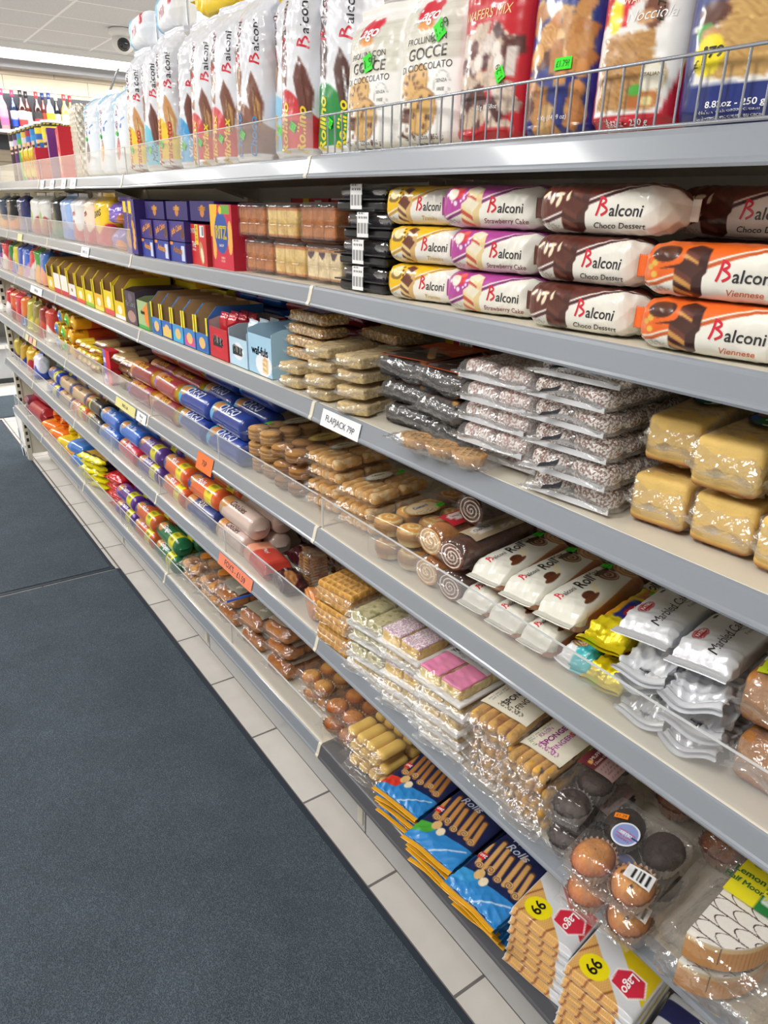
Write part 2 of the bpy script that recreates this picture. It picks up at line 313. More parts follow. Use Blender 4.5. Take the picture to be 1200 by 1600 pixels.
    293: (0, 0, 13, 1000, 1000, 1000), 295: (0, 0, 10, 1000, 1000, 1000), 296: (0, 0, 11, 1000, 1000, 1000), 297: (0, 0, 12, 1000, 1000, 990), 298: (0, 11, 12, 1000, 1000, 1000),
    300: (0, 0, 22, 1000, 1000, 1000), 301: (0, 11, 47, 1000, 1000, 990), 302: (0, -11, 61, 1000, 1000, 980), 303: (0, 0, 73, 1000, 1000, 970), 304: (0, 0, 85, 1000, 1000, 1000),
    306: (0, 0, 22, 1000, 1000, 1000), 307: (0, -11, 36, 1000, 1000, 990), 308: (0, 0, 59, 1000, 1000, 980), 309: (0, 0, 72, 1000, 1000, 970), 310: (0, 0, 84, 1000, 1000, 1000),
    312: (0, 0, 12, 1000, 1000, 1000), 313: (0, 0, 24, 1000, 1000, 1000), 314: (0, 0, 46, 1000, 1000, 1000), 346: (0, 90, 30, 1000, 1000, 1000), 348: (-6, 0, 0, 1000, 1000, 1000),
    349: (6, 0, 0, 1000, 1000, 1000), 351: (-6, 0, 0, 1000, 1000, 1000), 352: (6, 0, 0, 1000, 1000, 1000), 356: (0, 0, 0, 1000, 1000, 990), 360: (-5, 0, 0, 1000, 1000, 1000),
    361: (5, 0, 0, 1000, 1000, 1000), 363: (-6, 0, 0, 1000, 1000, 1000), 364: (6, 0, 0, 1000, 1000, 1000), 370: (0, -105, 88, 1000, 1000, 1000), 371: (0, -3, 0, 886, 1000, 1000),
    372: (0, -11, 88, 873, 1000, 1000), 373: (0, 0, 34, 900, 1000, 1000), 374: (0, -11, 22, 913, 1000, 1000), 375: (0, -22, 0, 900, 1000, 1000), 376: (0, 55, 180, 886, 1000, 809),
    377: (0, -18, 192, 913, 1000, 956), 378: (0, 112, 307, 1000, 1000, 985), 379: (0, -36, 0, 851, 1000, 1000), 380: (0, 4, 0, 932, 941, 1000), 381: (0, 7, 0, 951, 941, 1000),
    382: (0, 0, 0, 904, 941, 1000), 383: (0, 0, 0, 1000, 941, 1000), 384: (0, 0, 0, 1000, 941, 1000), 385: (0, 0, 0, 1000, 941, 1000), 386: (0, 0, 0, 1000, 941, 1000), 387: (0, 0, 0, 1000, 941, 1000),
    388: (0, 36, 0, 1000, 1000, 1000), 391: (0, 22, 11, 1000, 1000, 1000), 392: (0, 0, 11, 1000, 1000, 1000), 393: (0, 22, 22, 1000, 1000, 1000), 394: (0, 0, 22, 1000, 1000, 1000),
    396: (0, -33, 0, 1000, 1000, 1000), 398: (0, -33, 0, 1000, 1000, 1000), 400: (0, -33, 0, 1000, 1000, 1000), 401: (0, -44, 0, 1000, 1000, 1000), 419: (0, 33, 0, 1000, 1000, 1000),
    420: (0, 55, 14, 1000, 1000, 1000), 421: (0, 88, 0, 1000, 1000, 1000), 422: (0, 55, 35, 1000, 1000, 1000), 423: (0, 0, 42, 1000, 1000, 1000), 424: (-10, 0, 0, 1000, 1000, 1000),
    425: (0, 0, 26, 1000, 1000, 1000), 426: (10, 0, 0, 1000, 1000, 1000), 427: (0, 0, 26, 1000, 1000, 1000), 428: (0, 0, 53, 1000, 1000, 1000), 430: (-11, 0, 14, 1000, 1000, 1000),
    432: (11, -11, 14, 1000, 1000, 1000), 433: (0, 0, 28, 1000, 1000, 1000), 435: (0, -55, 14, 1000, 1000, 1000), 436: (0, -55, 0, 1000, 1000, 1000), 437: (0, 11, 26, 1000, 1000, 1000),
    438: (0, 0, 41, 1000, 1000, 1000), 439: (0, -77, 0, 1000, 1000, 1000), 440: (0, -34, 10, 1000, 1000, 1000), 441: (0, 0, 12, 1000, 970, 1000), 442: (0, -55, 0, 1000, 956, 1000),
    443: (0, -28, 10, 1000, 1000, 1000), 444: (0, -11, 12, 1000, 970, 1000), 445: (231, -121, 0, 860, 956, 1000), 446: (121, -44, 10, 1000, 970, 1000), 447: (231, 44, 12, 860, 985, 1000),
    448: (0, -220, 22, 1000, 750, 980), 449: (0, -180, 52, 1000, 797, 835), 450: (0, 22, 252, 1000, 1000, 809), 451: (-231, 66, 0, 1000, 1000, 809), 452: (-231, 11, 0, 1000, 1000, 809),
    453: (0, 264, 0, 1000, 750, 1000), 454: (0, 228, 129, 1000, 797, 990), 455: (0, 0, 188, 1000, 1000, 818), 456: (0, 99, 0, 1000, 1000, 1000), 457: (0, 56, 25, 1000, 1000, 990),
    458: (0, 0, 65, 1000, 1000, 1000), 459: (0, 11, 0, 1000, 1000, 1000), 460: (0, 0, 37, 1000, 1000, 990), 461: (0, 0, 65, 1000, 1000, 1000), 463: (0, 0, 25, 1000, 1000, 990),
    464: (0, 0, 65, 1000, 1000, 1000), 466: (0, 0, 37, 1000, 1000, 990), 467: (0, 0, 65, 1000, 1000, 1000), 469: (0, 0, 8, 1000, 1000, 1000), 471: (0, 0, 9, 1000, 1000, 1000),
    473: (0, 0, 8, 1000, 1000, 1000), 476: (0, 0, 33, 1000, 1000, 1000), 492: (0, 187, 0, 834, 1000, 1000), 493: (-15, 0, 15, 1000, 1000, 1000), 494: (55, 0, 0, 1000, 1000, 1000),
    495: (15, 0, 27, 1000, 1000, 1000), 496: (0, 0, 44, 1000, 1000, 1000), 497: (0, 10, 0, 1000, 1000, 1000), 498: (-10, 0, 13, 1000, 1000, 1000), 500: (10, 0, 13, 1000, 1000, 1000),
    501: (0, 0, 29, 1000, 1000, 1000), 502: (-19, 0, 0, 1000, 1000, 1000), 503: (-15, 0, 15, 1000, 1000, 1000), 504: (19, 0, 0, 1000, 1000, 1000), 505: (15, 0, 27, 1000, 1000, 1000),
    506: (0, 0, 43, 1000, 1000, 1000), 507: (-16, 0, 0, 1000, 1000, 1000), 508: (0, 0, 25, 1000, 1000, 1000), 509: (16, 0, 0, 1000, 1000, 1000), 510: (0, 0, 25, 1000, 1000, 1000),
    511: (0, 0, 41, 1000, 1000, 1000), 513: (0, 0, 14, 1000, 1000, 1000), 515: (0, 0, 14, 1000, 1000, 1000), 516: (0, 0, 38, 1000, 1000, 1000), 517: (-10, 0, 0, 1000, 1000, 1000),
    518: (0, 0, 14, 1000, 1000, 1000), 519: (10, 0, 0, 1000, 1000, 1000), 520: (0, 0, 14, 1000, 1000, 1000), 521: (0, 0, 27, 1000, 1000, 1000), 523: (0, 0, 26, 1000, 1000, 1000),
    525: (0, 0, 26, 1000, 1000, 1000), 526: (0, 0, 43, 1000, 1000, 1000), 528: (0, 0, 14, 1000, 1000, 1000), 530: (0, 0, 14, 1000, 1000, 1000), 531: (0, 0, 29, 1000, 1000, 1000),
    533: (0, 0, 15, 1000, 1000, 1000), 535: (0, 0, 15, 1000, 1000, 1000), 536: (0, 0, 29, 1000, 1000, 1000), 537: (-17, 0, 0, 1000, 1000, 1000), 538: (0, 0, 23, 1000, 1000, 1000),
    539: (17, 0, 0, 1000, 1000, 1000), 540: (0, 0, 13, 1000, 1000, 1000), 541: (0, 0, 26, 1000, 1000, 1000), 542: (-33, -55, 0, 809, 970, 1000), 544: (0, -130, 0, 1000, 1000, 1000),
    545: (0, -17, 0, 1000, 834, 1000), 546: (0, -8, 0, 1000, 822, 1000), 547: (0, 1, 0, 1000, 809, 1000), 548: (0, 7, 0, 1000, 822, 1000), 549: (0, 8, 0, 1000, 822, 1000), 550: (0, 134, 0, 1000, 1000, 1000),
    551: (0, 0, 0, 1000, 1000, 961), 552: (0, 0, 175, 1000, 1000, 835), 553: (0, 0, 242, 1000, 1000, 809), 554: (0, 0, 0, 1000, 1000, 961), 555: (0, 0, 155, 1000, 1000, 1000),
    556: (0, 0, 0, 1000, 1000, 970), 557: (0, 0, 150, 1000, 1000, 1000), 559: (0, 0, 53, 1000, 1000, 1000), 561: (0, 0, 53, 1000, 1000, 1000), 563: (0, 0, 14, 1000, 1000, 1000),
    565: (0, 0, 26, 1000, 1000, 1000), 566: (0, 0, 53, 1000, 1000, 1000), 568: (0, 0, 14, 1000, 1000, 1000), 570: (0, 0, 14, 1000, 1000, 1000), 571: (0, 0, 27, 1000, 1000, 1000),
    572: (-26, -11, 0, 1000, 1000, 1000), 573: (0, -33, 14, 1000, 1000, 1000), 574: (26, 0, 0, 1000, 1000, 1000), 575: (0, -33, 14, 1000, 1000, 1000), 576: (0, 0, 40, 1000, 1000, 1000),
    577: (0, -44, 0, 1000, 985, 1000), 578: (0, -77, 27, 1000, 1000, 1000), 579: (0, -44, 44, 1000, 956, 1000), 580: (0, 0, 60, 1000, 1000, 1000), 581: (0, 44, 0, 1000, 985, 990),
    582: (0, 77, 27, 1000, 1000, 990), 583: (0, 77, 44, 1000, 1000, 1000), 584: (0, 11, 22, 1000, 1000, 990), 585: (0, -33, 81, 1000, 1000, 970), 586: (0, -33, 113, 1000, 1000, 951),
    587: (0, 0, 156, 1000, 1000, 932), 588: (0, 0, 178, 1000, 1000, 1000), 590: (0, 33, 27, 1000, 1000, 990), 591: (0, 33, 77, 1000, 1000, 970), 592: (0, 0, 102, 1000, 1000, 1000),
    593: (-154, -154, 0, 956, 1000, 990), 594: (-165, -22, 104, 1000, 1000, 1000), 595: (154, -33, 0, 1000, 1000, 980), 596: (165, 0, 105, 1000, 1000, 1000), 597: (0, 99, 0, 886, 1000, 843),
    598: (0, -55, 172, 1000, 1000, 809), 599: (0, 22, 22, 927, 1000, 923), 600: (0, 0, 169, 941, 1000, 927), 601: (0, 11, 0, 941, 1000, 961), 602: (0, -11, 166, 941, 1000, 970),
    603: (0, 66, 0, 1000, 1000, 961), 604: (0, -22, 169, 941, 1000, 1000), 605: (0, 88, 0, 1000, 1000, 1000), 606: (0, -11, 0, 1000, 1000, 1000), 607: (154, -396, 0, 985, 1000, 1000),
    608: (-181, 0, 0, 809, 1000, 1000), 609: (272, 209, 0, 1000, 1000, 1000), 610: (-181, 11, 59, 809, 1000, 1000), 611: (272, 209, 67, 1000, 1000, 1000), 
}
# ---------------------------------------------------------------- painting on packs
class Cv:
    def __init__(s, x, y, base):
        s.x = x; s.y = y; s.c = np.tile(col(base), (len(x), 1))
    def m(s, mask, c): s.c[mask] = col(c); return s
    def rect(s, x0, y0, x1, y1, c): return s.m((s.x >= x0) & (s.x <= x1) & (s.y >= y0) & (s.y <= y1), c)
    def ell(s, cx, cy, rx, ry, c, rot_=0):
        a = math.radians(rot_); dx = s.x - cx; dy = s.y - cy
        u = dx * math.cos(a) + dy * math.sin(a); v = -dx * math.sin(a) + dy * math.cos(a)
        return s.m((u / rx) ** 2 + (v / ry) ** 2 <= 1, c)
    def poly(s, pts, c):
        ins = np.zeros(len(s.x), bool); n = len(pts)
        for i in range(n):
            x1, y1 = pts[i]; x2, y2 = pts[(i + 1) % n]
            if y1 == y2: continue
            k = ((y1 > s.y) != (y2 > s.y)) & (s.x < (x2 - x1) * (s.y - y1) / (y2 - y1) + x1); ins ^= k
        return s.m(ins, c)
    def line(s, x0, y0, x1, y1, w, c):
        dx, dy = x1 - x0, y1 - y0; L2 = dx * dx + dy * dy
        t = np.clip(((s.x - x0) * dx + (s.y - y0) * dy) / L2, 0, 1)
        d = np.hypot(s.x - x0 - t * dx, s.y - y0 - t * dy); return s.m(d <= w / 2, c)
    def micro(s, x0, y0, x1, y1, n, c, seed=0):
        h = (y1 - y0) / n; r = np.random.RandomState(seed); k = np.floor((s.y - y0) / h)
        fr = (s.y - y0) / h - k; ph = r.uniform(0, 9, 64); e = r.uniform(.6, 1, 64); ki = np.clip(k, 0, 63).astype(int)
        on = (s.x >= x0) & (s.x <= x0 + (x1 - x0) * e[ki]) & (k >= 0) & (k < n) & (fr < .55) & (np.sin(s.x * 900 + ph[ki]) > -.55)
        s.c[on] = .35 * s.c[on] + .65 * col(c); return s
    def bars(s, x0, y0, x1, y1, c='111111'):
        s.rect(x0, y0, x1, y1, 'f4f4f4'); t = (s.x - x0) / (x1 - x0)
        on = (t > .08) & (t < .92) & (s.y > y0 + .12 * (y1 - y0)) & (s.y < y1 - .1 * (y1 - y0)) & (np.sin(t * 61) + np.sin(t * 97 + 1) > .1)
        return s.m(on, c)
    def slice(s, cx, cy, w, top, layers, side=None, tilt=.35):
        """a cut cake slice drawn in three-quarter view: top lozenge, layered left face, solid right face"""
        a = w; h = w * 1.05; k = tilt
        P = lambda u, v: (cx + u * a, cy + v * a)
        n = len(layers)
        for i, c in enumerate(layers):
            v0 = .45 - h / w * i / n; v1 = .45 - h / w * (i + 1) / n
            s.poly([P(-.55, v0), P(.15, v0 - k), P(.15, v1 - k), P(-.55, v1)], c)
        s.poly([P(.15, .45 - k), P(.55, .5), P(.55, .5 - h / w * .95), P(.15, .45 - k - h / w)], side or top)
        s.poly([P(-.55, .45), P(-.12, .78), P(.55, .5), P(.15, .45 - k)], top)
        return s
    def cookie(s, cx, cy, r, c='d9a860', chips='5a3018', n=7, seed=0):
        s.ell(cx, cy, r, r * .93, '9a6a30'); s.ell(cx, cy + r * .05, r * .94, r * .88, c)
        rr = np.random.RandomState(seed)
        for i in range(n):
            a = rr.uniform(0, 6.28); q = r * math.sqrt(rr.uniform(0, .6)); s.ell(cx + q * math.cos(a), cy + q * math.sin(a), r * .13, r * .1, chips)
        return s
    def wafer(s, cx, cy, w, h, rot_=0, c='e3b878', c2='b47a3a', vert=True):
        a = math.radians(rot_); ca, sa_ = math.cos(a), math.sin(a)
        u = (s.x - cx) * ca + (s.y - cy) * sa_; v = -(s.x - cx) * sa_ + (s.y - cy) * ca
        ins = (abs(u) < w / 2) & (abs(v) < h / 2); s.m(ins, c)
        t = v if vert else u; s.m(ins & (np.sin(t / h * 40) > .2), c2); return s
    def spiral(s, cx, cy, r, c1, c2, turns=3.2):
        dx = s.x - cx; dy = s.y - cy; R = np.hypot(dx, dy); a = np.arctan2(dy, dx) / 6.2832
        ins = R <= r; s.m(ins, c1); f = (R / r * turns - a) % 1; return s.m(ins & (f < .42), c2)
    def noise(s, k, amt, seed=0):
        f = SN(seed, k)(np.stack([s.x, s.y, s.x * 0], -1)); s.c = np.clip(s.c * (1 + amt * f[:, None]), 0, 1); return s

# ---------------------------------------------------------------- lettering
_tc = {}
def text_geo(t):
    if t in _tc: return _tc[t]
    cu = bpy.data.curves.new('t', 'FONT'); cu.body = t; cu.size = 1; cu.resolution_u = 3
    o = bpy.data.objects.new('t', cu); C.objects.link(o)
    dg = bpy.context.evaluated_depsgraph_get(); dg.update(); me = o.evaluated_get(dg).to_mesh()
    V = np.array([v.co[:2] for v in me.vertices]).reshape(-1, 2); F = [tuple(p.vertices) for p in me.polygons]
    o.evaluated_get(dg).to_mesh_clear(); bpy.data.objects.remove(o); bpy.data.curves.remove(cu)
    if len(V): V[:, 0] -= (V[:, 0].min() + V[:, 0].max()) / 2; V[:, 1] -= .35
    _tc[t] = (V, F); return _tc[t]
def T(t, x, y, size, c, rot_=0, shear=0, wide=1, bold=0):
    """lettering in face coordinates: list of (V2, faces, colour)"""
    V, F = text_geo(t); out = []
    offs = [(0, 0)] if not bold else [(0, 0), (bold, 0), (0, bold), (-bold, 0), (0, -bold)]
    for ox, oy in offs:
        P = V.copy() * size; P[:, 0] = P[:, 0] * wide + shear * P[:, 1]; P = P + np.array([ox, oy]) * size
        a = math.radians(rot_); R2 = np.array([[math.cos(a), -math.sin(a)], [math.sin(a), math.cos(a)]])
        out.append((P @ R2.T + np.array([x, y]), F, c))
    return out
def lev(i, n):
    return {1: ['only'], 2: ['lower', 'upper'], 3: ['lowest', 'middle', 'topmost'], 4: ['lowest', 'second lowest', 'second highest', 'topmost'], 5: ['lowest', 'second lowest', 'middle', 'second highest', 'topmost'], 6: ['lowest', 'second lowest', 'third lowest', 'third highest', 'second highest', 'topmost']}[n][i]
def stroke2(pts, w, c, rot_=0, x=0, y=0, s=1):
    """a brush line in face coordinates"""
    pts = np.asarray(pts, float) * s; a = math.radians(rot_); R2 = np.array([[math.cos(a), -math.sin(a)], [math.sin(a), math.cos(a)]])
    pts = pts @ R2.T + np.array([x, y]); V = []; n = len(pts)
    for i in range(n):
        t = pts[min(i + 1, n - 1)] - pts[max(i - 1, 0)]; t = t / (np.linalg.norm(t) + 1e-9); nn = np.array([-t[1], t[0]]) * w / 2
        V += [pts[i] + nn, pts[i] - nn]
    F = [(2 * i, 2 * i + 1, 2 * i + 3, 2 * i + 2) for i in range(n - 1)]
    return [(np.array(V), F, c)]
def balc(x, y, s, rot_=0):
    """the cake maker's word mark: a looping red B and dark letters"""
    t = np.linspace(0, 1, 30)
    b = [(-.28 - .25 * (1 - k) ** 2 + .0, -.45 + 1.15 * k) for k in np.linspace(0, 1, 8)] + [(-.28 + .38 * math.sin(k * 3.0), .68 - .5 * k) for k in np.linspace(0.05, 1, 8)] + [(-.2 + .42 * math.sin(k * 3.1), .2 - .62 * k) for k in np.linspace(0, 1, 9)]
    a = math.radians(rot_); off = np.array([-1.35 * s, 0]); R2 = np.array([[math.cos(a), -math.sin(a)], [math.sin(a), math.cos(a)]])
    o = R2 @ off
    L = stroke2(b, .15 * s, 'd8213a', rot_, x + o[0], y + o[1], s)
    o = R2 @ np.array([.22 * s, -.1 * s])
    return L + T('alconi', x + o[0], y + o[1], s * 1.0, '2b2a30', rot_, shear=.12, bold=.012)

# ---------------------------------------------------------------- flow-wrapped packs
def profile(a, b, n=3.5, k=400):
    t = np.linspace(0, 2 * math.pi, k + 1) ; y = a * np.sign(np.sin(t)) * np.abs(np.sin(t)) ** (2 / n); z = b * np.sign(np.cos(t)) * np.abs(np.cos(t)) ** (2 / n)
    s = np.concatenate([[0], np.cumsum(np.hypot(np.diff(y), np.diff(z)))]); return s, y, z
class Surf:
    """pillow pack: length L along x, width W, thickness Hh; q is the distance round the girth from the middle of the printed face"""
    def __init__(s, L, W, Hh, n=3.5, tl=.03, tr=None, fin=.012, wr=.0012, seed=1, flatl=False, flatr=False, sag=0, sq=1.0):
        s.L, s.a, s.b = L, W / 2, Hh / 2; s.s, s.py, s.pz = profile(s.a, s.b, n); s.P = s.s[-1]
        s.tl = tl; s.tr = tl if tr is None else tr; s.fin = fin; s.wr = wr; s.seed = seed
        s.n1 = SN(seed, 55); s.n2 = SN(seed + 50, 130); s.n3 = SN(seed + 80, 60, 4); s.flat = (flatl, flatr); s.sq = sq
    def F(s, x, q, off=0.0):
        x = np.asarray(x, float); q = np.asarray(q, float) % s.P
        y = np.interp(q, s.s, s.py); z = np.interp(q, s.s, s.pz)
        dl = x + s.L / 2; dr = s.L / 2 - x
        sb = np.ones_like(x); sa = np.ones_like(x); end = np.zeros_like(x)
        for d, t, fl in ((dl, s.tl, s.flat[0]), (dr, s.tr, s.flat[1])):
            if fl:
                r = min(s.b * .5, .02); k = np.clip(d / r, 0, 1); f = np.sqrt(np.clip(1 - (1 - k) ** 2, 0, 1)); f = .6 + .4 * f
                sb = sb * np.where(d <= 1e-6, 0.02, f); sa = sa * np.where(d <= 1e-6, 0.02, .8 + .2 * (f - .6) / .4)
            else:
                k = np.clip((d - s.fin) / t, 0, 1); g = np.sin(k * math.pi / 2) ** .8
                sb = sb * (.035 + .965 * g); sa = sa * (s.sq + (1 - s.sq) * g); end = np.maximum(end, np.clip(1 - (d - s.fin) / (t * 2.5), 0, 1) * (d > s.fin * .9))
        N = np.stack([0 * x, y / s.a ** 2, z / s.b ** 2], -1); N /= np.maximum(np.linalg.norm(N, axis=1), 1e-9)[:, None]
        Pp = np.stack([x, y * sa, z * sb], -1)
        w = s.wr * (.35 * s.n1(Pp) + (.25 + 1.6 * end) * s.n2.crease(Pp * np.array([1, 1, 1])) * .7)
        k = (dl < s.fin) | (dr < s.fin)
        w = np.where(k, s.wr * .6 * np.sin(x * 2400), w)
        if not (s.flat[0] and s.flat[1]):
            lo = s.n3(Pp * np.array([.35, 1, 0]) + np.array([0, 0, .03])); Pp = Pp + np.stack([0 * x, 0 * x, s.wr * 1.9 * lo * np.clip(end + k, 0, 1)], -1) + np.stack([.5 * s.wr * k * s.n3(Pp[:, [1, 0, 2]]), 0 * x, 0 * x], -1)
        return Pp + N * (w + off)[:, None]
    def build(s, mb, paint, nx=90, nq=110, m=0, x0=None, x1=None):
        xs = np.linspace(-s.L / 2, s.L / 2, nx); qs = np.linspace(-s.P / 2, s.P / 2, nq, endpoint=False)
        X, Q = np.meshgrid(xs, qs, indexing='ij'); X = X.ravel(); Q = Q.ravel()
        if callable(paint):
            hx_ = s.L / (nx - 1) / 3; hq_ = s.P / nq / 3; cc = 0
            for ax_ in (-hx_, 0, hx_):
                for aq in (-hq_, 0, hq_):
                    k = paint(X + ax_, Q + aq); cc = cc + (k.c if isinstance(k, Cv) else k) / 9
        else: cc = (1, 1, 1)
        mb.addq(s.F(X, Q), nx, nq, cc, m, wrapv=True); return mb
    def letter(s, mb, items, m=0, off=.0007):
        for V, F, c in items:
            if not len(V): continue
            mb.add(s.F(V[:, 0], V[:, 1], off), F, col(c), m, True)
    def patch(s, mb, cx, cy, w, h, c, rot_=0, off=.0009, m=0, n=5, cvf=None, shape='rect'):
        """a sticker that follows the surface"""
        U, Vv = np.meshgrid(np.linspace(-.5, .5, n), np.linspace(-.5, .5, n), indexing='ij'); U = U.ravel(); Vv = Vv.ravel()
        if shape == 'round':
            r = np.maximum(abs(U), abs(Vv)); d = np.hypot(U, Vv) + 1e-9; U = U / d * r; Vv = Vv / d * r
        a = math.radians(rot_); x = cx + U * w * math.cos(a) - Vv * h * math.sin(a); y = cy + U * w * math.sin(a) + Vv * h * math.cos(a)
        cc = col(c)
        if cvf is not None: cc = cvf(Cv(U * w, Vv * h, c)).c
        mb.addq(s.F(x, y, off), n, n, cc, m); return mb

GREEN = '38e81f'; ORANGE = 'ff8a1c'
def sticker(kd, S, cx, cy, c=GREEN, rot_=0, w=.026, h=.012, label='green price sticker', txt='£1.29', parent=None, off=.0022):
    mb = MB(); S.patch(mb, cx, cy, w, h, c, rot_, off=off)
    a = math.radians(rot_)
    S.letter(mb, T(txt, cx, cy, h * .75, '1f5a18', rot_), off=off + .0004)
    kd.part('price_sticker', mb.mesh('price_sticker', STICK), label)
def flowpack(name, cat, L, W, Hh, paint, letters=(), mat=None, nx=90, nq=110, stick=None, seed=1, seals=True, **kw):
    S = Surf(L, W, Hh, seed=seed, **kw); kd = Kind(name, cat, (L / 2, W / 2, Hh / 2)); kd.S = S
    mb = MB(); S.build(mb, paint, nx, nq); S.letter(mb, letters)
    kd.part('wrapper', mb.mesh('wrapper', mat or FOIL))
    if stick:
        for st in ([stick] if isinstance(stick, dict) else stick): sticker(kd, S, **st)
    return kd

def squash(p, L, Hh, k, kq):
    def f(x, q): return p(-Hh / 2 + (x + Hh / 2) / k, q / kq)
    out = []
    for V, F, c in L:
        V = V.copy(); V[:, 0] = -Hh / 2 + (V[:, 0] + Hh / 2) * k; V[:, 1] *= kq; out.append((V, F, c))
    return f, out
# ---------------------------------------------------------------- cartons
def carton(name, cat, w, h, d, paint, letters=(), top=None, side='dddddd', mat=None, r=.0012, nx=60, ny=60, stick=None, toplet=()):
    """w along x, h along y, d along z (printed face is +z)"""
    kd = Kind(name, cat, (w / 2, h / 2, d / 2)); mb = MB()
    box(mb, -w / 2, w / 2, -h / 2, h / 2, -d / 2, d / 2 - .0004, col(side))
    X, Y = np.meshgrid(np.linspace(-w / 2, w / 2, nx), np.linspace(-h / 2, h / 2, ny), indexing='ij'); X = X.ravel(); Y = Y.ravel()
    mb.addq(np.stack([X, Y, X * 0 + d / 2], -1), nx, ny, paint(X, Y).c, 0, False)
    if top is not None:
        X, Z = np.meshgrid(np.linspace(-w / 2, w / 2, nx), np.linspace(-d / 2, d / 2, ny), indexing='ij'); X = X.ravel(); Z = Z.ravel()
        mb.addq(np.stack([X, X * 0 + h / 2 + .0003, Z], -1), nx, ny, top(X, -Z).c, 0, False)
    for V, F, c in letters: mb.add(np.stack([V[:, 0], V[:, 1], V[:, 0] * 0 + d / 2 + .0004], -1), F, col(c), 0, False)
    for V, F, c in toplet: mb.add(np.stack([V[:, 0], V[:, 0] * 0 + h / 2 + .0006, -V[:, 1]], -1), F, col(c), 0, False)
    kd.part('carton', mb.mesh('carton', mat or CARD))
    if stick:
        sx, sy, c = stick; m2 = MB(); box(m2, sx - .013, sx + .013, sy - .006, sy + .006, d / 2 + .0003, d / 2 + .0008, col(c)); kd.part('price_sticker', m2.mesh('price_sticker', STICK), 'bright price sticker')
    return kd

# ---------------------------------------------------------------- biscuit rolls
def roll(name, cat, L, R, main, band='f2df20', bandx=(.55, .8), text='', tcol='ffffff', accent=None, tsize=.024, seed=1, label2=None, end=None):
    def paint(x, q):
        c = Cv(x, q, main); P = 2 * math.pi * R
        if accent is not None:
            c.m((x < -.2 * L + q * .6) & (np.abs(q) < .3 * P), accent)
            c.ell(-.3 * L, -R * .5, L * .1, R * .6, 'c98a48')
        if band: c.m((x > -L / 2 + L * bandx[0]) & (x < -L / 2 + L * bandx[1]), band); c.micro(-L / 2 + L * (bandx[0] + .02), -R, -L / 2 + L * (bandx[1] - .02), R, 3, '222222', 2)
        c.m(np.abs(x) > L / 2 - .014, end or main)
        return c
    S = Surf(L, 2 * R, 2 * R, n=2.1, tl=.014, fin=.006, wr=.0009, seed=seed, sq=.35)
    kd = Kind(name, cat, (L / 2, R, R)); kd.S = S; mb = MB(); S.build(mb, paint, 50, 44)
    if text: S.letter(mb, T(text, -.1 * L if band else 0, -R * .38, tsize, tcol, 0, shear=.15, bold=.02), off=.001)
    kd.part('wrapper', mb.mesh('wrapper', FOIL)); return kd

# ---------------------------------------------------------------- clear film round a thing
def filmwrap(L, W, Hh, mat=None, seed=3, wr=.003, tl=.03, fin=.014, nx=60, nq=56, n=4.0, sq=.9):
    S = Surf(L, W, Hh, n=n, tl=tl, fin=fin, wr=wr, seed=seed, sq=sq); mb = MB(); S.build(mb, None, nx, nq); return S, mb.mesh('film', mat or FILM)

def stack(kd, n, what, of, group, x, y, z, pitch, face='up', rz=0, jx=.006, jy=.004, jr=2.5, seed=0, lean=(0, 0)):
    """n of a kind piled up; the label reads  <what>, <level> of <of>"""
    r = random.Random(seed * 7 + n); out = []
    for i in range(n):
        out.append(spawn(kd[i % len(kd)] if isinstance(kd, list) else kd, f'{what}, {lev(i, n)} {of}', group, x + r.uniform(-jx, jx) + lean[0] * i, y + r.uniform(-jy, jy) + lean[1] * i, z + i * pitch, face, rz=rz + r.uniform(-jr, jr)))
    return out
def filmkind(name, cat, L, W, H, fill, seed=3, wr=.003, mat=None, tl=.03, fin=.014, nx=64, nq=60, n=4.0, sq=.9, grow=.004, ticket=None, stick=None):
    """a clear film pack; fill(kd) adds what lies inside; ticket(mb, S) draws the paper label"""
    kd = Kind(name, cat, (L / 2, W / 2, H / 2)); fill(kd)
    S, me = filmwrap(L, W, H, mat, seed, wr, tl, fin, nx, nq, n, sq); kd.S = S; kd.part('film', me, 'clear crinkled film')
    if ticket:
        mb = MB(); ticket(mb, S); kd.part('paper_label', mb.mesh('paper_label', PAPER))
    if stick:
        for st in ([stick] if isinstance(stick, dict) else stick): sticker(kd, S, off=.0032, **st)
    return kd
def at(me, x, y, z, rz=0, s=1):
    me.transform(Matrix.Translation((x, y, z)) @ Matrix.Rotation(math.radians(rz), 4, 'Z') @ Matrix.Scale(s, 4)); return me
def block(name, a, b, c, r, colf, mat, x=0, y=0, z=0, rz=0, n=12, rough=0, k=120, seed=1):
    m_ = MB(); nn = SN(seed, k); rbox(m_, a, b, c, r, n, colf, disp=(lambda P: rough * nn(P)) if rough else None); return at(m_.mesh(name, mat), x, y, z, rz)
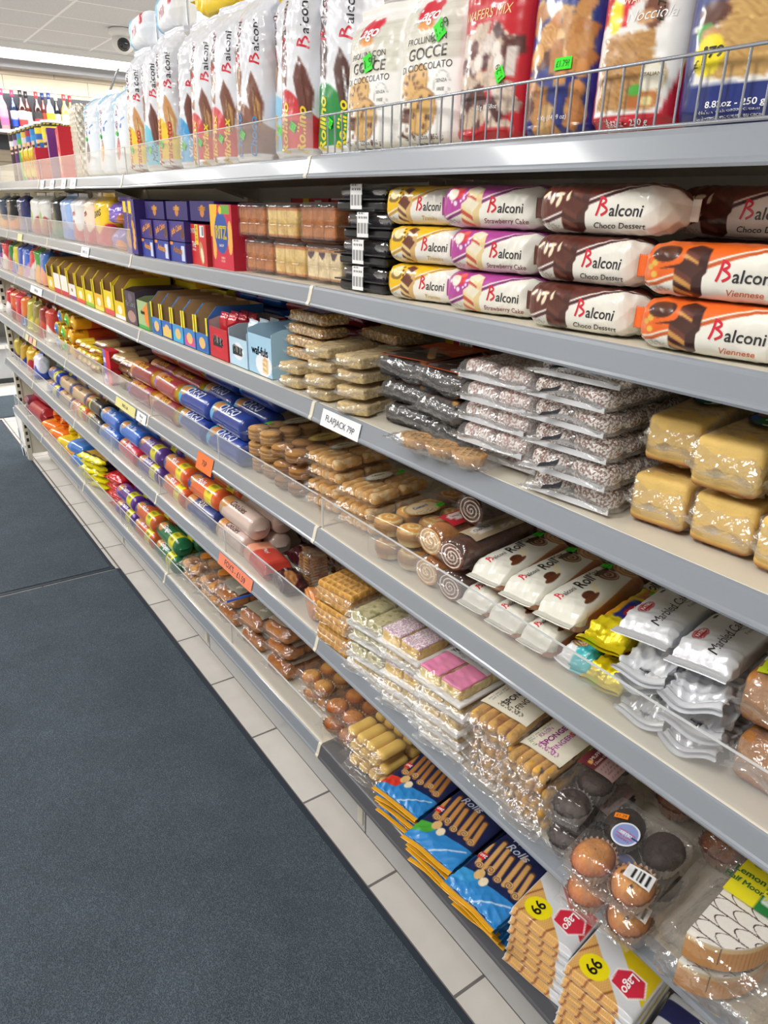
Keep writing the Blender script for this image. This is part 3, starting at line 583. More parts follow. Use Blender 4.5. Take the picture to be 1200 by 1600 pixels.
# ================================================================ the room
mb = MB(); box(mb, -4, 5, -3, 10, -.05, 0, col('d6d0c8'))
tm, N, L_ = newmat('floor_tiles'); b = pbsdf(tm); b.inputs['Roughness'].default_value = .35
tc = N.new('ShaderNodeTexCoord'); mp = N.new('ShaderNodeMapping')
TS = .3775; mp.inputs['Location'].default_value = (-.845 / TS, -(4.258) / TS, 0); mp.inputs['Scale'].default_value = (1 / TS, 1 / TS, 1)
L_.new(tc.outputs['Object'], mp.inputs[0]); br = N.new('ShaderNodeTexBrick'); br.offset = 0; br.inputs['Scale'].default_value = 1
br.inputs['Brick Width'].default_value = 1; br.inputs['Row Height'].default_value = 1; br.inputs['Mortar Size'].default_value = .012; br.inputs['Mortar Smooth'].default_value = .1
br.inputs[1].default_value = (*lin(hx('d9d4cd')), 1); br.inputs[2].default_value = (*lin(hx('d3cdc6')), 1); br.inputs[3].default_value = (*lin(hx('6f6b68')), 1)
L_.new(mp.outputs[0], br.inputs[0])
nz = N.new('ShaderNodeTexNoise'); nz.inputs['Scale'].default_value = 9; nz.inputs['Detail'].default_value = 6; L_.new(tc.outputs['Object'], nz.inputs['Vector'])
mr = N.new('ShaderNodeMapRange'); mr.inputs[1].default_value = .3; mr.inputs[2].default_value = .75; mr.inputs[3].default_value = 1.0; mr.inputs[4].default_value = .9; L_.new(nz.outputs['Fac'], mr.inputs[0])
sc_ = N.new('ShaderNodeVectorMath'); sc_.operation = 'SCALE'; L_.new(br.outputs[0], sc_.inputs[0]); L_.new(mr.outputs[0], sc_.inputs['Scale']); L_.new(sc_.outputs[0], b.inputs['Base Color'])
struct('floor', mb.mesh('floor', tm))
# ribbed entrance mats
mm, N, L_ = newmat('carpet_mat'); b = pbsdf(mm); b.inputs['Roughness'].default_value = .95; b.inputs['Specular IOR Level'].default_value = .15
tc = N.new('ShaderNodeTexCoord'); vo = N.new('ShaderNodeTexVoronoi'); vo.inputs['Scale'].default_value = 330; L_.new(tc.outputs['Object'], vo.inputs[0])
nz = N.new('ShaderNodeTexNoise'); nz.inputs['Scale'].default_value = 3; nz.inputs['Detail'].default_value = 9; nz.inputs['Roughness'].default_value = .7; L_.new(tc.outputs['Object'], nz.inputs['Vector'])
cr = N.new('ShaderNodeValToRGB'); cr.color_ramp.elements[0].position = .05; cr.color_ramp.elements[0].color = (*lin(hx('283239')), 1); cr.color_ramp.elements[1].position = .75; cr.color_ramp.elements[1].color = (*lin(hx('5c6770')), 1)
L_.new(vo.outputs['Distance'], cr.inputs[0])
mr = N.new('ShaderNodeMapRange'); mr.inputs[1].default_value = .35; mr.inputs[2].default_value = .65; mr.inputs[3].default_value = .88; mr.inputs[4].default_value = 1.1; L_.new(nz.outputs['Fac'], mr.inputs[0])
s2 = N.new('ShaderNodeVectorMath'); s2.operation = 'SCALE'; L_.new(cr.outputs[0], s2.inputs[0]); L_.new(mr.outputs[0], s2.inputs['Scale']); L_.new(s2.outputs[0], b.inputs['Base Color'])
bp = N.new('ShaderNodeBump'); bp.inputs['Strength'].default_value = .7; bp.inputs['Distance'].default_value = .004; L_.new(vo.outputs['Distance'], bp.inputs['Height']); L_.new(bp.outputs[0], b.inputs['Normal'])
RUB = attr_mat('mat_rubber_edge', .6)
def floor_mat(x0, x1, y0, y1, label):
    t = bpy.data.objects.new('floor_mat', None); C.objects.link(t); t.location = ((x0 + x1) / 2, (y0 + y1) / 2, 0)
    w, d = (x1 - x0) / 2, (y1 - y0) / 2
    m1 = MB(); box(m1, -w + .022, w - .022, -d + .022, d - .022, .0015, .009); mesh_obj('pile', m1.mesh('pile', mm), t)
    m2 = MB(); e = .022
    prof = [(0, .001), (.004, .004), (e, .006), (e, .001)]
    for sx in (-1, 1):
        V = [(sx * (w - p[0]), y, p[1]) for y in (-d, d) for p in prof]; m2.add(V, [(0, 1, 5, 4), (1, 2, 6, 5), (2, 3, 7, 6), (0, 1, 2, 3), (4, 5, 6, 7)], col('2b3440'), 0, False)
    for sy in (-1, 1):
        V = [(x, sy * (d - p[0]), p[1]) for x in (-w, w) for p in prof]; m2.add(V, [(0, 1, 5, 4), (1, 2, 6, 5), (2, 3, 7, 6)], col('2b3440'), 0, False)
    mesh_obj('rubber_border', m2.mesh('rubber_border', RUB), t, 'dark smooth rubber border'); tag(t, label, 'mat')
floor_mat(-1.2, .845, -.9, 3.585, 'dark blue-grey carpet mat lying nearest, along the foot of the shelving')
floor_mat(-1.2, .825, 3.592, 6.98, 'dark blue-grey carpet mat lying further up the aisle, beyond the seam')
floor_mat(-1.5, 4.5, 7.03, 7.9, 'dark carpet mat crossing behind the far end of the shelving')
# ceiling of mineral tiles
cm, N, L_ = newmat('ceiling_tiles'); b = pbsdf(cm); b.inputs['Roughness'].default_value = .9
tc = N.new('ShaderNodeTexCoord'); mp = N.new('ShaderNodeMapping'); G = .62; mp.inputs['Scale'].default_value = (1 / G, 1 / G, 1); mp.inputs['Location'].default_value = (-1.85 / G, -7.5 / G, 0)
L_.new(tc.outputs['Object'], mp.inputs[0]); br = N.new('ShaderNodeTexBrick'); br.offset = 0; br.inputs['Scale'].default_value = 1; br.inputs['Brick Width'].default_value = 1; br.inputs['Row Height'].default_value = 1; br.inputs['Mortar Size'].default_value = .02
br.inputs[1].default_value = (*lin(hx('d8d8da')), 1); br.inputs[2].default_value = (*lin(hx('d2d2d5')), 1); br.inputs[3].default_value = (*lin(hx('f4f4f4')), 1); L_.new(mp.outputs[0], br.inputs[0])
nz = N.new('ShaderNodeTexNoise'); nz.inputs['Scale'].default_value = 60; nz.inputs['Detail'].default_value = 4; L_.new(tc.outputs['Object'], nz.inputs['Vector'])
mr = N.new('ShaderNodeMapRange'); mr.inputs[1].default_value = .3; mr.inputs[2].default_value = .7; mr.inputs[3].default_value = .9; mr.inputs[4].default_value = 1.04; L_.new(nz.outputs['Fac'], mr.inputs[0])
s2 = N.new('ShaderNodeVectorMath'); s2.operation = 'SCALE'; L_.new(br.outputs[0], s2.inputs[0]); L_.new(mr.outputs[0], s2.inputs['Scale']); L_.new(s2.outputs[0], b.inputs['Base Color'])
mb = MB(); box(mb, -4, 5, -3, 10, CEIL, CEIL + .05); struct('ceiling', mb.mesh('ceiling', cm))
# walls: timber boards behind the bottle shelf, plain paint elsewhere
wm, N, L_ = newmat('pale_timber_cladding'); b = pbsdf(wm); b.inputs['Roughness'].default_value = .5
tc = N.new('ShaderNodeTexCoord'); mp = N.new('ShaderNodeMapping'); mp.inputs['Rotation'].default_value = (math.radians(90), 0, 0); L_.new(tc.outputs['Object'], mp.inputs[0])
br = N.new('ShaderNodeTexBrick'); br.offset = .4; br.inputs['Scale'].default_value = 1; br.inputs['Brick Width'].default_value = .9; br.inputs['Row Height'].default_value = .145; br.inputs['Mortar Size'].default_value = .004
br.inputs[1].default_value = (*lin(hx('d3c5ad')), 1); br.inputs[2].default_value = (*lin(hx('c6b79f')), 1); br.inputs[3].default_value = (*lin(hx('8f8474')), 1); L_.new(mp.outputs[0], br.inputs[0])
nz = N.new('ShaderNodeTexNoise'); nz.inputs['Scale'].default_value = 3; nz.inputs['Detail'].default_value = 6
mp2 = N.new('ShaderNodeMapping'); mp2.inputs['Scale'].default_value = (1, 1, 14); L_.new(tc.outputs['Object'], mp2.inputs[0]); L_.new(mp2.outputs[0], nz.inputs['Vector'])
mr = N.new('ShaderNodeMapRange'); mr.inputs[1].default_value = .3; mr.inputs[2].default_value = .7; mr.inputs[3].default_value = .86; mr.inputs[4].default_value = 1.06; L_.new(nz.outputs['Fac'], mr.inputs[0])
s2 = N.new('ShaderNodeVectorMath'); s2.operation = 'SCALE'; L_.new(br.outputs[0], s2.inputs[0]); L_.new(mr.outputs[0], s2.inputs['Scale']); L_.new(s2.outputs[0], b.inputs['Base Color'])
mb = MB(); box(mb, -4, 5, 9.95, 10, 0, CEIL); struct('wall_back', mb.mesh('wall_back', wm))
WALL = attr_mat('painted_wall', .8)
mb = MB(); box(mb, -4.05, -4, -3, 10, 0, CEIL, col('dedcd8')); struct('wall_left', mb.mesh('wall_left', WALL))
mb = MB(); box(mb, 5, 5.05, -3, 10, 0, CEIL, col('dedcd8')); struct('wall_right', mb.mesh('wall_right', WALL))
mb = MB(); box(mb, -4, 5, -3.05, -3, 0, CEIL, col('dedcd8')); struct('wall_front', mb.mesh('wall_front', WALL))
mb = MB(); box(mb, -4, 5, 9.72, 9.95, CEIL - .11, CEIL, col('a9aaae')); struct('trim_1', mb.mesh('trim', WALL))
# ceiling lamps
LAMPM = emis('lit_diffuser', (1, .99, .96), 7)
def lamp(x, y, sx, sy, label):
    t = bpy.data.objects.new('ceiling_light', None); C.objects.link(t); t.location = (x, y, CEIL - .06)
    m1 = MB(); w, d = sx / 2, sy / 2
    for q in ((-w - .025, -w, -d - .025, d + .025), (w, w + .025, -d - .025, d + .025), (-w, w, -d - .025, -d), (-w, w, d, d + .025)): box(m1, *q, 0, .058, col('f2f2f0'))
    mesh_obj('frame', m1.mesh('frame', METAL), t)
    m2 = MB(); box(m2, -w, w, -d, d, .02, .05); mesh_obj('diffuser', m2.mesh('diffuser', LAMPM), t)
    tag(t, label, 'light', 'ceiling lights')
for i, (lx, ly) in enumerate(LAMPS):
    lamp(lx, ly, 1.2, .6, f'square fluorescent ceiling light over the {"aisle" if lx < 0 else "shelving and beyond it"}, {ORD[i]} counted from the near end')
lamp(1.6, 9.2, 5.6, .6, 'long bright fluorescent ceiling light strip in front of the timber wall')
# dome camera
def dome(x, y, label):
    t = bpy.data.objects.new('security_camera', None); C.objects.link(t); t.location = (x, y, CEIL - .002); t.scale = (1.35, 1.35, 1.35)
    m1 = MB(); lathe(m1, [(0, 0), (.075, 0), (.085, -.01), (.085, -.035), (.06, -.05), (0, -.05)], 24, col('f0efee')); mesh_obj('base', m1.mesh('base', PLAST), t)
    m2 = MB(); pr_ = [(.001, .065)] + [(.07 * math.sin(a), .07 * math.cos(a)) for a in np.linspace(.25, math.pi, 12)]
    lathe(m2, pr_, 24, col('e9e8e6')); o = mesh_obj('head', m2.mesh('head', PLAST), t); o.location = (0, 0, -.075)
    m3 = MB(); lathe(m3, [(.001, .012), (.03, .01), (.033, 0), (.04, -.004), (.042, -.02)], 20, col('1a1a1e')); o3 = mesh_obj('lens', m3.mesh('lens', GLASS), t, 'dark lens')
    d = Vector((-.2, -.85, -.35)).normalized(); o3.location = Vector((0, 0, -.075)) + d * .062; o3.rotation_euler = d.to_track_quat('Z', 'Y').to_euler(); tag(t, label, 'camera')
dome(2.42, 7.62, 'white dome security camera on the ceiling with a dark lens')
mb = MB(); tube(mb, [(2.72, 9.93, 2.60), (2.80, 9.7, 2.80), (2.90, 9.5, 3.1), (2.95, 9.45, CEIL)], .012, col('77787c')); tag(mesh_obj('support_rod', mb.mesh('support_rod', STEEL)), 'thin grey support rod slanting up in front of the timber wall', 'rod')
# the bottle shelf high on the back wall
t = bpy.data.objects.new('wall_shelf', None); C.objects.link(t); t.location = (2.6, 9.9, 0)
mb = MB(); box(mb, -2.6, 2.3, .02, .045, 2.3, 2.86, col('3f444c')); mesh_obj('back_panel', mb.mesh('back_panel', METAL), t, 'dark grey back panel')
mb = MB(); box(mb, -2.6, 2.3, -.32, .02, 2.45, 2.48, col('c9c6bf')); mesh_obj('shelf', mb.mesh('shelf', METAL), t)
mb = MB()
for k in range(6): box(mb, -2.5 + k * .93, -2.47 + k * .93, -.3, .02, 0.0, 2.45, col('55585e'))
mesh_obj('frame', mb.mesh('frame', METAL), t)
tag(t, 'high dark wall shelf carrying rows of bottles at the back of the shop', 'shelf')
def bottle(cap, glass, label_c, label_c2, h, r, lab, i, x):
    t = bpy.data.objects.new('bottle', None); C.objects.link(t); t.location = (x, 9.73 + .0 + (i % 2) * .07, 2.481)
    m1 = MB(); lathe(m1, [(.001, 0), (r, 0), (r, .58 * h), (r * .8, .66 * h), (r * .36, .76 * h), (r * .34, .86 * h)], 14, col(glass)); mesh_obj('glass_body', m1.mesh('glass_body', GLASS), t)
    m2 = MB(); lathe(m2, [(r * .4, .84 * h), (r * .46, .86 * h), (r * .46, h * .995), (.001, h)], 12, col(cap)); mesh_obj('cap', m2.mesh('cap', PLAST), t)
    m3 = MB(); rr = r + .001; prof = [(rr, .12 * h), (rr, .5 * h)]
    def cf(P): return np.where((P[:, 2:3] > .3 * h), col(label_c2), col(label_c))
    lathe(m3, [(rr, z) for z in np.linspace(.12 * h, .5 * h, 6)], 14, colf=cf); mesh_obj('paper_label', m3.mesh('paper_label', PAPER), t)
    tag(t, lab, 'bottle', 'spirit bottles on the high wall shelf')
BT = [('c8202c','2a1410','f0f0f0','e8e8e8','red-capped'),('c8202c','8a7068','efeff0','d8e8d8','red-capped clear'),('cf2f52','a08088','d84c78','e07a98','pink-labelled red-capped'),('d03a60','203050','2048b8','e8e8f8','blue-labelled pink-capped'),('222226','3a1814','c02a2a','eeeeee','black-capped amber'),('222226','5a2820','e8e8ea','d8d8d8','black-capped brown'),('c42a30','301818','c82838','222222','black and red-labelled'),('20306a','6a2a20','a03030','b04838','blue-capped red-brown'),('20306a','8aa0c0','d0d8e0','f0d020','silver blue-capped'),('e8e0c8','181818','f0ead0','e8e0c0','cream-capped dark'),('c43038','a08848','e8d8a0','d8c890','red-capped golden'),('c43038','a08848','e8d8a0','d8c890','red-capped golden'),('222226','201818','909090','707070','small black-capped'),('222226','201818','909090','707070','small black-capped'),('222226','241818','808080','707070','small black-capped'),('222226','201a18','8a8a8a','707070','small black-capped')]
xs = [1.55, 1.64, 1.74, 1.86, 1.93, 2.0, 2.09, 2.17, 2.22, 2.31, 2.38, 2.46, 2.53, 2.59, 2.65, 2.72]
for i, (cp_, gl_, l1, l2, nm) in enumerate(BT):
    hh = .40 if i < 12 else .30
    bottle(cp_, gl_, l1, l2, hh, .042 if i < 12 else .028, f'{nm} bottle on the high wall shelf, {ORD[i]} bottle from the left end', i, xs[i] - .02)
# ================================================================ the shelving run
CREAM = col('ded7c6'); STRIP = col('8b9199'); BAYN = [(0.18, 1.380, 'nearest'), (1.380, 2.580, 'second'), (2.580, 3.770, 'third'), (3.770, 4.756, 'fourth'), (4.756, 5.66, 'furthest')]
STRIPM = attr_mat('ticket_strip_plastic', .33, coat=.35)
def prism(mb, prof, y0, y1, c, m=0, smooth=False, d0=(0, 0), d1=(0, 0)):
    n = len(prof); V = [(p[0] + d0[0], y0, p[1] + d0[1]) for p in prof] + [(p[0] + d1[0], y1, p[1] + d1[1]) for p in prof]
    F = [(i, (i + 1) % n, n + (i + 1) % n, n + i) for i in range(n)] + [tuple(range(n)), tuple(range(n, 2 * n))]
    mb.add(V, F, c, m, smooth)
RISER = {'A': (1, 2, 3, 4), 'B': (2, 3, 4), 'C': (3, 4), 'D': (0, 1, 2, 3, 4), 'E': (1, 2, 3, 4), 'F': (1, 2, 3, 4)}
for bi, (y0, y1, nm) in enumerate(BAYN):
    t = bpy.data.objects.new('shelving_bay', None); C.objects.link(t); t.location = (1.2, (y0 + y1) / 2, 0); t['group'] = 'bays of the cream shelving run'
    tag(t, f'{nm} bay of the long cream metal shelving run' + (', with a wire guard on top' if bi == 0 else ''), 'shelving', 'bays of the cream shelving run')
    oy = -(y0 + y1) / 2; a0 = joff(y0); a1 = joff(y1)
    def P(name, mb, mat, parent=t, label=None, lib=mesh_obj):
        me = mb.mesh(name, mat); me.transform(Matrix.Translation((-1.2, oy, 0))); return mesh_obj(name, me, parent, label)
    mb = MB(); prism(mb, [(1.235, .03), (1.255, .03), (1.255, 1.95), (1.235, 1.95)], y0 + .002, y1 - .002, CREAM); P('back_panel', mb, METAL)
    mb = MB(); box(mb, 1.205, 1.2345, y0 + .001, y0 + .03, 0, 1.96, CREAM)
    for k in range(36): box(mb, 1.204, 1.2055, y0 + .01, y0 + .021, .1 + k * .05, .125 + k * .05, col('2a2724'))
    P('upright', mb, METAL)
    mb = MB(); prism(mb, [(.932, .03), (.950, .03), (.950, .37), (.932, .37)], y0 + .004, y1 - .004, col('b4b4b4')); P('plinth_panel', mb, PLAST)
    mb = MB(); prism(mb, [(.945, 0), (.96, 0), (.96, .032), (.945, .032)], y0 + .002, y1 - .002, col('3a3835')); P('kick_plate', mb, PLAST, label='dark recessed kick plate')
    mb = MB(); box(mb, .928, .934, y0 + .012, y0 + .04, .05, .3, col('cfc9b6')); P('plinth_bracket', mb, METAL)
    for s in 'ABCDEF':
        z = ZT[s]; w = .004
        dark = (s == 'F' and bi == 0)
        mb = MB(); prism(mb, [(.792, z - .012), (.792, z - .003), (.7945, z), (1.234, z), (1.234, z - .028), (.80, z - .028)], y0 + w, y1 - w, CREAM if not dark else col('6a6a6c'), d0=a0, d1=a1)
        sh = P('shelf', mb, METAL)
        mb = MB(); c = col('56565a') if dark else STRIP
        pr_ = [(.7915, z + .0005), (.7885, z - .0015), (.7868, z - .006), (.7800, z - .031), (.7775, z - .0335), (.7760, z - .037), (.7772, z - .0405), (.781, z - .0405), (.795, z - .004)]
        prism(mb, pr_, y0 + .013, y1 - w*.2, c, d0=a0, d1=a1)
        o = P('ticket_strip', mb, STRIPM, sh, 'dark grey strip' if dark else None)
        if not dark:
            mb = MB(); e = [(p[0] - .0012, p[1]) for p in pr_]; prism(mb, [(q[0], q[1] + .0006) for q in e], y0 + .0002, y0 + .0125, CREAM * 1.02, d0=a0, d1=a0); P('strip_end_cap', mb, PLAST, sh)
        for k in (y0 + .03, y1 - .03):
            mb = MB(); mb.add([(1.234, k, z - .028), (1.234, k, z - .075), (1.1, k, z - .035), (1.1, k, z - .028), (1.234, k + .003, z - .028), (1.234, k + .003, z - .075), (1.1, k + .003, z - .035), (1.1, k + .003, z - .028)],
                              [(0, 1, 2, 3), (7, 6, 5, 4), (0, 4, 5, 1), (1, 5, 6, 2), (2, 6, 7, 3)], CREAM, 0, False); P('shelf_bracket', mb, METAL, sh)
        if bi in RISER[s]:
            hh = .078
            ys = [(y0 + .012, (y0 + y1) / 2 - .002), ((y0 + y1) / 2 + .002, y1 - .004)] if not (s == 'D' and bi == 0) else [(y0, y1 - .006)]
            for (r0, r1) in ys:
                if s == 'C' and bi == 3 and r0 < 4.0: continue
                if s == 'B' and bi == 2 and False: continue
                mb = MB(); prism(mb, [(.7965, z), (.7995, z), (.7995, z + hh), (.7965, z + hh)], r0, r1, (1, 1, 1), d0=joff(r0), d1=joff(r1)); ro = P('riser_panel', mb, ACRYL, sh, 'clear upright riser')
                mb = MB(); prism(mb, [(.7962, z + hh - .0005), (.7998, z + hh - .0005), (.7998, z + hh + .0012), (.7962, z + hh + .0012)], r0, r1, col('dfe2e3'), d0=joff(r0), d1=joff(r1)); P('riser_edge', mb, PLAST, ro)
                mb = MB(); jx = joff(r1)[0]; box(mb, .7962 + jx, .7998 + jx, r1 - .003, r1, z + joff(r1)[1], z + hh, col('d5d8da')); P('riser_edge', mb, PLAST, ro)
        if s == 'A' and bi == 0:
            mb = MB(); z0, z1 = z + .006, z + .073
            for zz in (z0, z1): tube(mb, [(.795, .2, zz), (.795, y1 - .02, zz)], .0022, col('b9bfc9'))
            y = .21
            while y < y1 - .03: tube(mb, [(.7955, y, z0), (.7955, y, z1)], .0017, col('b9bfc9'), n=5); y += .0262
            P('wire_guard', mb, STEEL, sh, 'chrome wire guard')
# end frame at the far end
t = bpy.data.objects.new('end_frame', None); C.objects.link(t); t.location = (1.0, 5.69, 0)
mb = MB(); box(mb, -.17, .25, 0, .02, .05, 1.95, CREAM); mesh_obj('end_panel', mb.mesh('end_panel', METAL), t)
mb = MB(); box(mb, -.2, -.17, -.02, .03, 0, 1.96, CREAM)
for k in range(36): box(mb, -.193, -.177, -.0215, -.0195, .1 + k * .05, .125 + k * .05, col('2a2724'))
mesh_obj('upright', mb.mesh('upright', METAL), t, 'slotted upright'); tag(t, 'cream slotted end frame closing the far end of the shelving run', 'frame')
t = bpy.data.objects.new('folded_cardboard', None); C.objects.link(t); t.location = (.80, 5.78, 0)
mb = MB(); V = [(0, 0, 0), (.03, .28, 0), (.05, .28, .34), (-.03, .02, .38)]; V += [(a + .006, b, c) for a, b, c in V]
mb.add(V, [(0, 1, 2, 3), (7, 6, 5, 4), (0, 4, 5, 1), (1, 5, 6, 2), (2, 6, 7, 3), (3, 7, 4, 0)], col('e6ebf4'), 0, False); mesh_obj('sheet', mb.mesh('sheet', PAPER), t)
mb = MB(); V = [(-.012, .03, .001), (.012, .26, .001), (.015, .22, .2), (-.02, .04, .22)]; V += [(a + .005, b, c) for a, b, c in V]
mb.add(V, [(0, 1, 2, 3), (7, 6, 5, 4), (0, 4, 5, 1), (1, 5, 6, 2), (2, 6, 7, 3), (3, 7, 4, 0)], col('dde4f0'), 0, False); mesh_obj('sheet', mb.mesh('sheet', PAPER), t)
tag(t, 'white folded cardboard leaning at the foot of the far end of the shelving', 'cardboard')
# the next unit across the way
t = bpy.data.objects.new('display_unit', None); C.objects.link(t); t.location = (1.2, 8.75, 0)
mb = MB(); box(mb, -2.2, 2.2, -.25, .3, .05, .36, col('b9bbbe')); mesh_obj('plinth', mb.mesh('plinth', METAL), t)
mb = MB(); box(mb, -2.2, 2.2, -.3, .3, .36, .40, col('eeebe4')); mesh_obj('deck', mb.mesh('deck', METAL), t)
mb = MB(); box(mb, -2.2, 2.2, -.26, .3, 0, .05, col('2d2f33')); mesh_obj('kick_plate', mb.mesh('kick_plate', METAL), t)
mb = MB(); box(mb, -2.2, 2.2, .25, .3, .40, 1.5, col('b0aca4')); mesh_obj('back_panel', mb.mesh('back_panel', METAL), t)
mb = MB(); box(mb, -2.2, 2.2, -.22, .25, .72, .75, col('c9c5bb')); mesh_obj('shelf', mb.mesh('shelf', METAL), t)
tag(t, 'low white display unit across the cross-aisle beyond the shelving', 'display unit')
def paper(name, pts_y, s, z0, z1, c, label, lines=(), tcol='30343c', x=None, sz=.012, under=False):
    """a ticket lying on the sloping face of a strip; pts_y = (far edge, near edge)"""
    z = ZT[s]; n = 8; mb = MB(); U, Vv = np.meshgrid(np.linspace(0, 1, n), np.linspace(0, 1, 6), indexing='ij'); U = U.ravel(); Vv = Vv.ravel()
    def S_(u, v, off=.0026):
        y = pts_y[0] + (pts_y[1] - pts_y[0]) * u; zz = z + z0 + (z1 - z0) * v; xx = .7868 + (zz - (z - .006)) * (.0068 / .025) - off
        dd = np.array([joff(float(q)) for q in np.atleast_1d(y)]); return np.stack([np.minimum(xx, .7872) + dd[:, 0], y, zz + dd[:, 1]], -1)
    mb.addq(S_(U, Vv), n, 6, col(c)); W = abs(pts_y[0] - pts_y[1]); Hh = z1 - z0
    for (tx, px_, py_, ts) in lines:
        for V, F, cc in T(tx, px_, py_, ts, tcol, -2):
            mb.add(S_(.5 + V[:, 0] / W, .5 + V[:, 1] / Hh, .0032), F, col(cc), 0, True)
    o = mesh_obj(name, mb.mesh(name, PAPER)); tag(o, label, 'ticket'); return o
# ================================================================ top shelf
def standbag(name, W, Hh, D, paint, letters=(), mat=None, stick=None, seed=1, wr=.0022, tr=.05, sq=.97, nx=100, nq=96, n=3.0, fin=.014):
    S = Surf(Hh, W, D, n=n, tl=.02, tr=tr, fin=fin, wr=wr, seed=seed, flatl=True, sq=sq); kd = Kind(name, 'bag', (Hh / 2, W / 2, D / 2)); kd.S = S
    mb = MB(); S.build(mb, paint, nx, nq); S.letter(mb, letters); kd.part('bag', mb.mesh('bag', mat or FOIL))
    if stick:
        for st in ([stick] if isinstance(stick, dict) else stick): sticker(kd, S, **st)
    return kd
# in these packs x runs up the bag and q runs to the left, so upright lettering is turned by -90 degrees
def up(t, right, high, size, c, **k): return T(t, high, -right, size, c, k.pop('rot_', 0) - 90, **k)
def SQ(p, H, k, kq, L): return squash(p, L, H, k, kq)
def topshelf():
    # ---- cocoa chip biscuit bags
    def p(x, q):
        c = Cv(x, q, 'f3f1ec'); c.rect(.02, -.08, .112, .08, 'dcd9cc')
        for k in range(8): c.rect(.022 + k * .012, -.08, .0235 + k * .012, .08, 'cfccbd')
        c.poly([(.125, -.03), (.118, .0), (.1, .03), (.082, .012), (.07, -.008), (.09, -.035), (.108, -.04)][:0] or [(.118, .03), (.124, .012), (.114, -.002), (.122, -.018), (.11, -.03), (.088, -.022), (.07, .006), (.09, .026)], 'd5283c')
        c.ell(.078, .005, .008, .02, 'e89a4a')
        for (a, b, r, s_) in ((-.015, .038, .026, 1), (-.01, .012, .027, 2), (-.062, -.002, .04, 3)): c.cookie(a, b, r, 'd9ab62', '5a3420', 9, s_)
        c.ell(-.022, -.045, .024, .017, '555555'); c.ell(-.022, -.045, .0232, .0162, 'f3f1ec')
        c.poly([(-.05, .055), (-.075, .06), (-.08, .03), (-.055, .03)], '6a3a24'); c.poly([(-.09, .05), (-.1, .06), (-.105, .04)], '6a3a24')
        for k, (a, b) in enumerate([(-.03, .06), (-.1, .02), (-.105, -.03), (-.045, .045), (-.09, .035)]): c.ell(a, b, .005, .004, '7a4a28')
        return c
    Lt = up('Lago', .0, .095, .03, 'ffffff', shear=.2, bold=.02) + up('FROLLINI CON', 0, .055, .015, '4a4038') + up('GOCCE', .003, .034, .027, '3a322c', wide=1.05, bold=.01) + up('DI CIOCCOLATO', 0, .012, .0165, '3a322c') \
        + up('SENZA', .045, -.014, .008, '555555') + up('FREE', .045, -.028, .008, '555555') + up('Net Wt. 12.35oz (350 g)', .0, -.104, .0115, '2a2a2a', bold=.01) + up('Chocolate chip cookies', 0, -.115, .009, '2a2a2a')
    p, Lt = squash(p, Lt, .252, .87, .93)
    K = standbag('biscuit_bag', .165, .232, .085, p, Lt, MATTEFOIL, dict(cx=.018, cy=-.005, c='2ee32a', rot_=-75, w=.022, h=.026, txt='£1.99'), seed=11)
    spawn(K, 'white bag of chocolate chip biscuits behind the wire guard, further one', None, .862, 1.235, 1.858, 'stand', rz=2, ry=4)
    K2 = standbag('biscuit_bag', .165, .232, .085, p, Lt, MATTEFOIL, dict(cx=.04, cy=-.03, c='2ee32a', rot_=-60, w=.022, h=.026, txt='£1.99'), seed=12)
    spawn(K2, 'white bag of chocolate chip biscuits behind the wire guard, beside the red wafer bag', None, .862, 1.065, 1.858, 'stand', rz=4, ry=4, rx=0)
    # ---- red bag of mixed wafers
    rr = random.Random(4)
    def wafers(c, x0, x1, y0, y1, pal, n, sz, seed):
        r = random.Random(seed)
        for k in range(n):
            a, b = r.uniform(x0, x1), r.uniform(y0, y1); q = r.choice(pal); d = '%02x%02x%02x' % tuple(int(v * 200) for v in col(q))
            w_, h_ = sz * r.uniform(.8, 1.3), sz * r.uniform(.45, .75)
            if r.random() < .3: c.ell(a, b, sz * .45, sz * .36, d, r.uniform(0, 180)); c.ell(a, b, sz * .4, sz * .3, q)
            else: c.wafer(a, b, w_ * 1.08, h_ * 1.12, r.uniform(0, 180) * 0 + (k * 37) % 180, d, d); c.wafer(a, b, w_, h_, (k * 37) % 180, q, d, bool(k % 2))
        return c
    def p(x, q):
        c = Cv(x, q, 'c8202c'); wafers(c, -.12, .075, -.085, .085, ['efd8c4', 'e6cdb8', '5a3030', 'f4e6dc', 'e0c4a8', '6a3a34'], 85, .042, 5); c.rect(.088, -.09, .2, .09, 'c8202c'); c.rect(-.2, -.0885, -.118, .0885, 'c8202c')
        return c
    K = standbag('wafer_bag', .175, .29, .085, *SQ(p, .29, .66, .8, up('300g 10.58oz', .015, -.075, .013, 'ffffff') + up('WAFERS MIX', -.01, .105, .026, 'f0d090', shear=.2)), FOIL, dict(cx=-.06, cy=-.04, rot_=30, w=.018, h=.018), seed=13)
    spawn(K, 'red bag printed with mixed pink and chocolate wafers behind the wire guard', None, .858, .90, 1.858, 'stand', rz=2, ry=3)
    # ---- blue bag of assorted biscuits
    def p(x, q):
        c = Cv(x, q, '1d2f80'); wafers(c, -.13, .1, -.08, .08, ['d99a58', 'e2ad6a', 'c98444', '6a3424', 'e8bd80', 'd59250'], 40, .046, 9)
        c.spiral(.05, .03, .026, 'e2ad6a', 'b87838'); c.cookie(.02, .055, .022, 'dfa860', 'c83028', 1, 1); return c
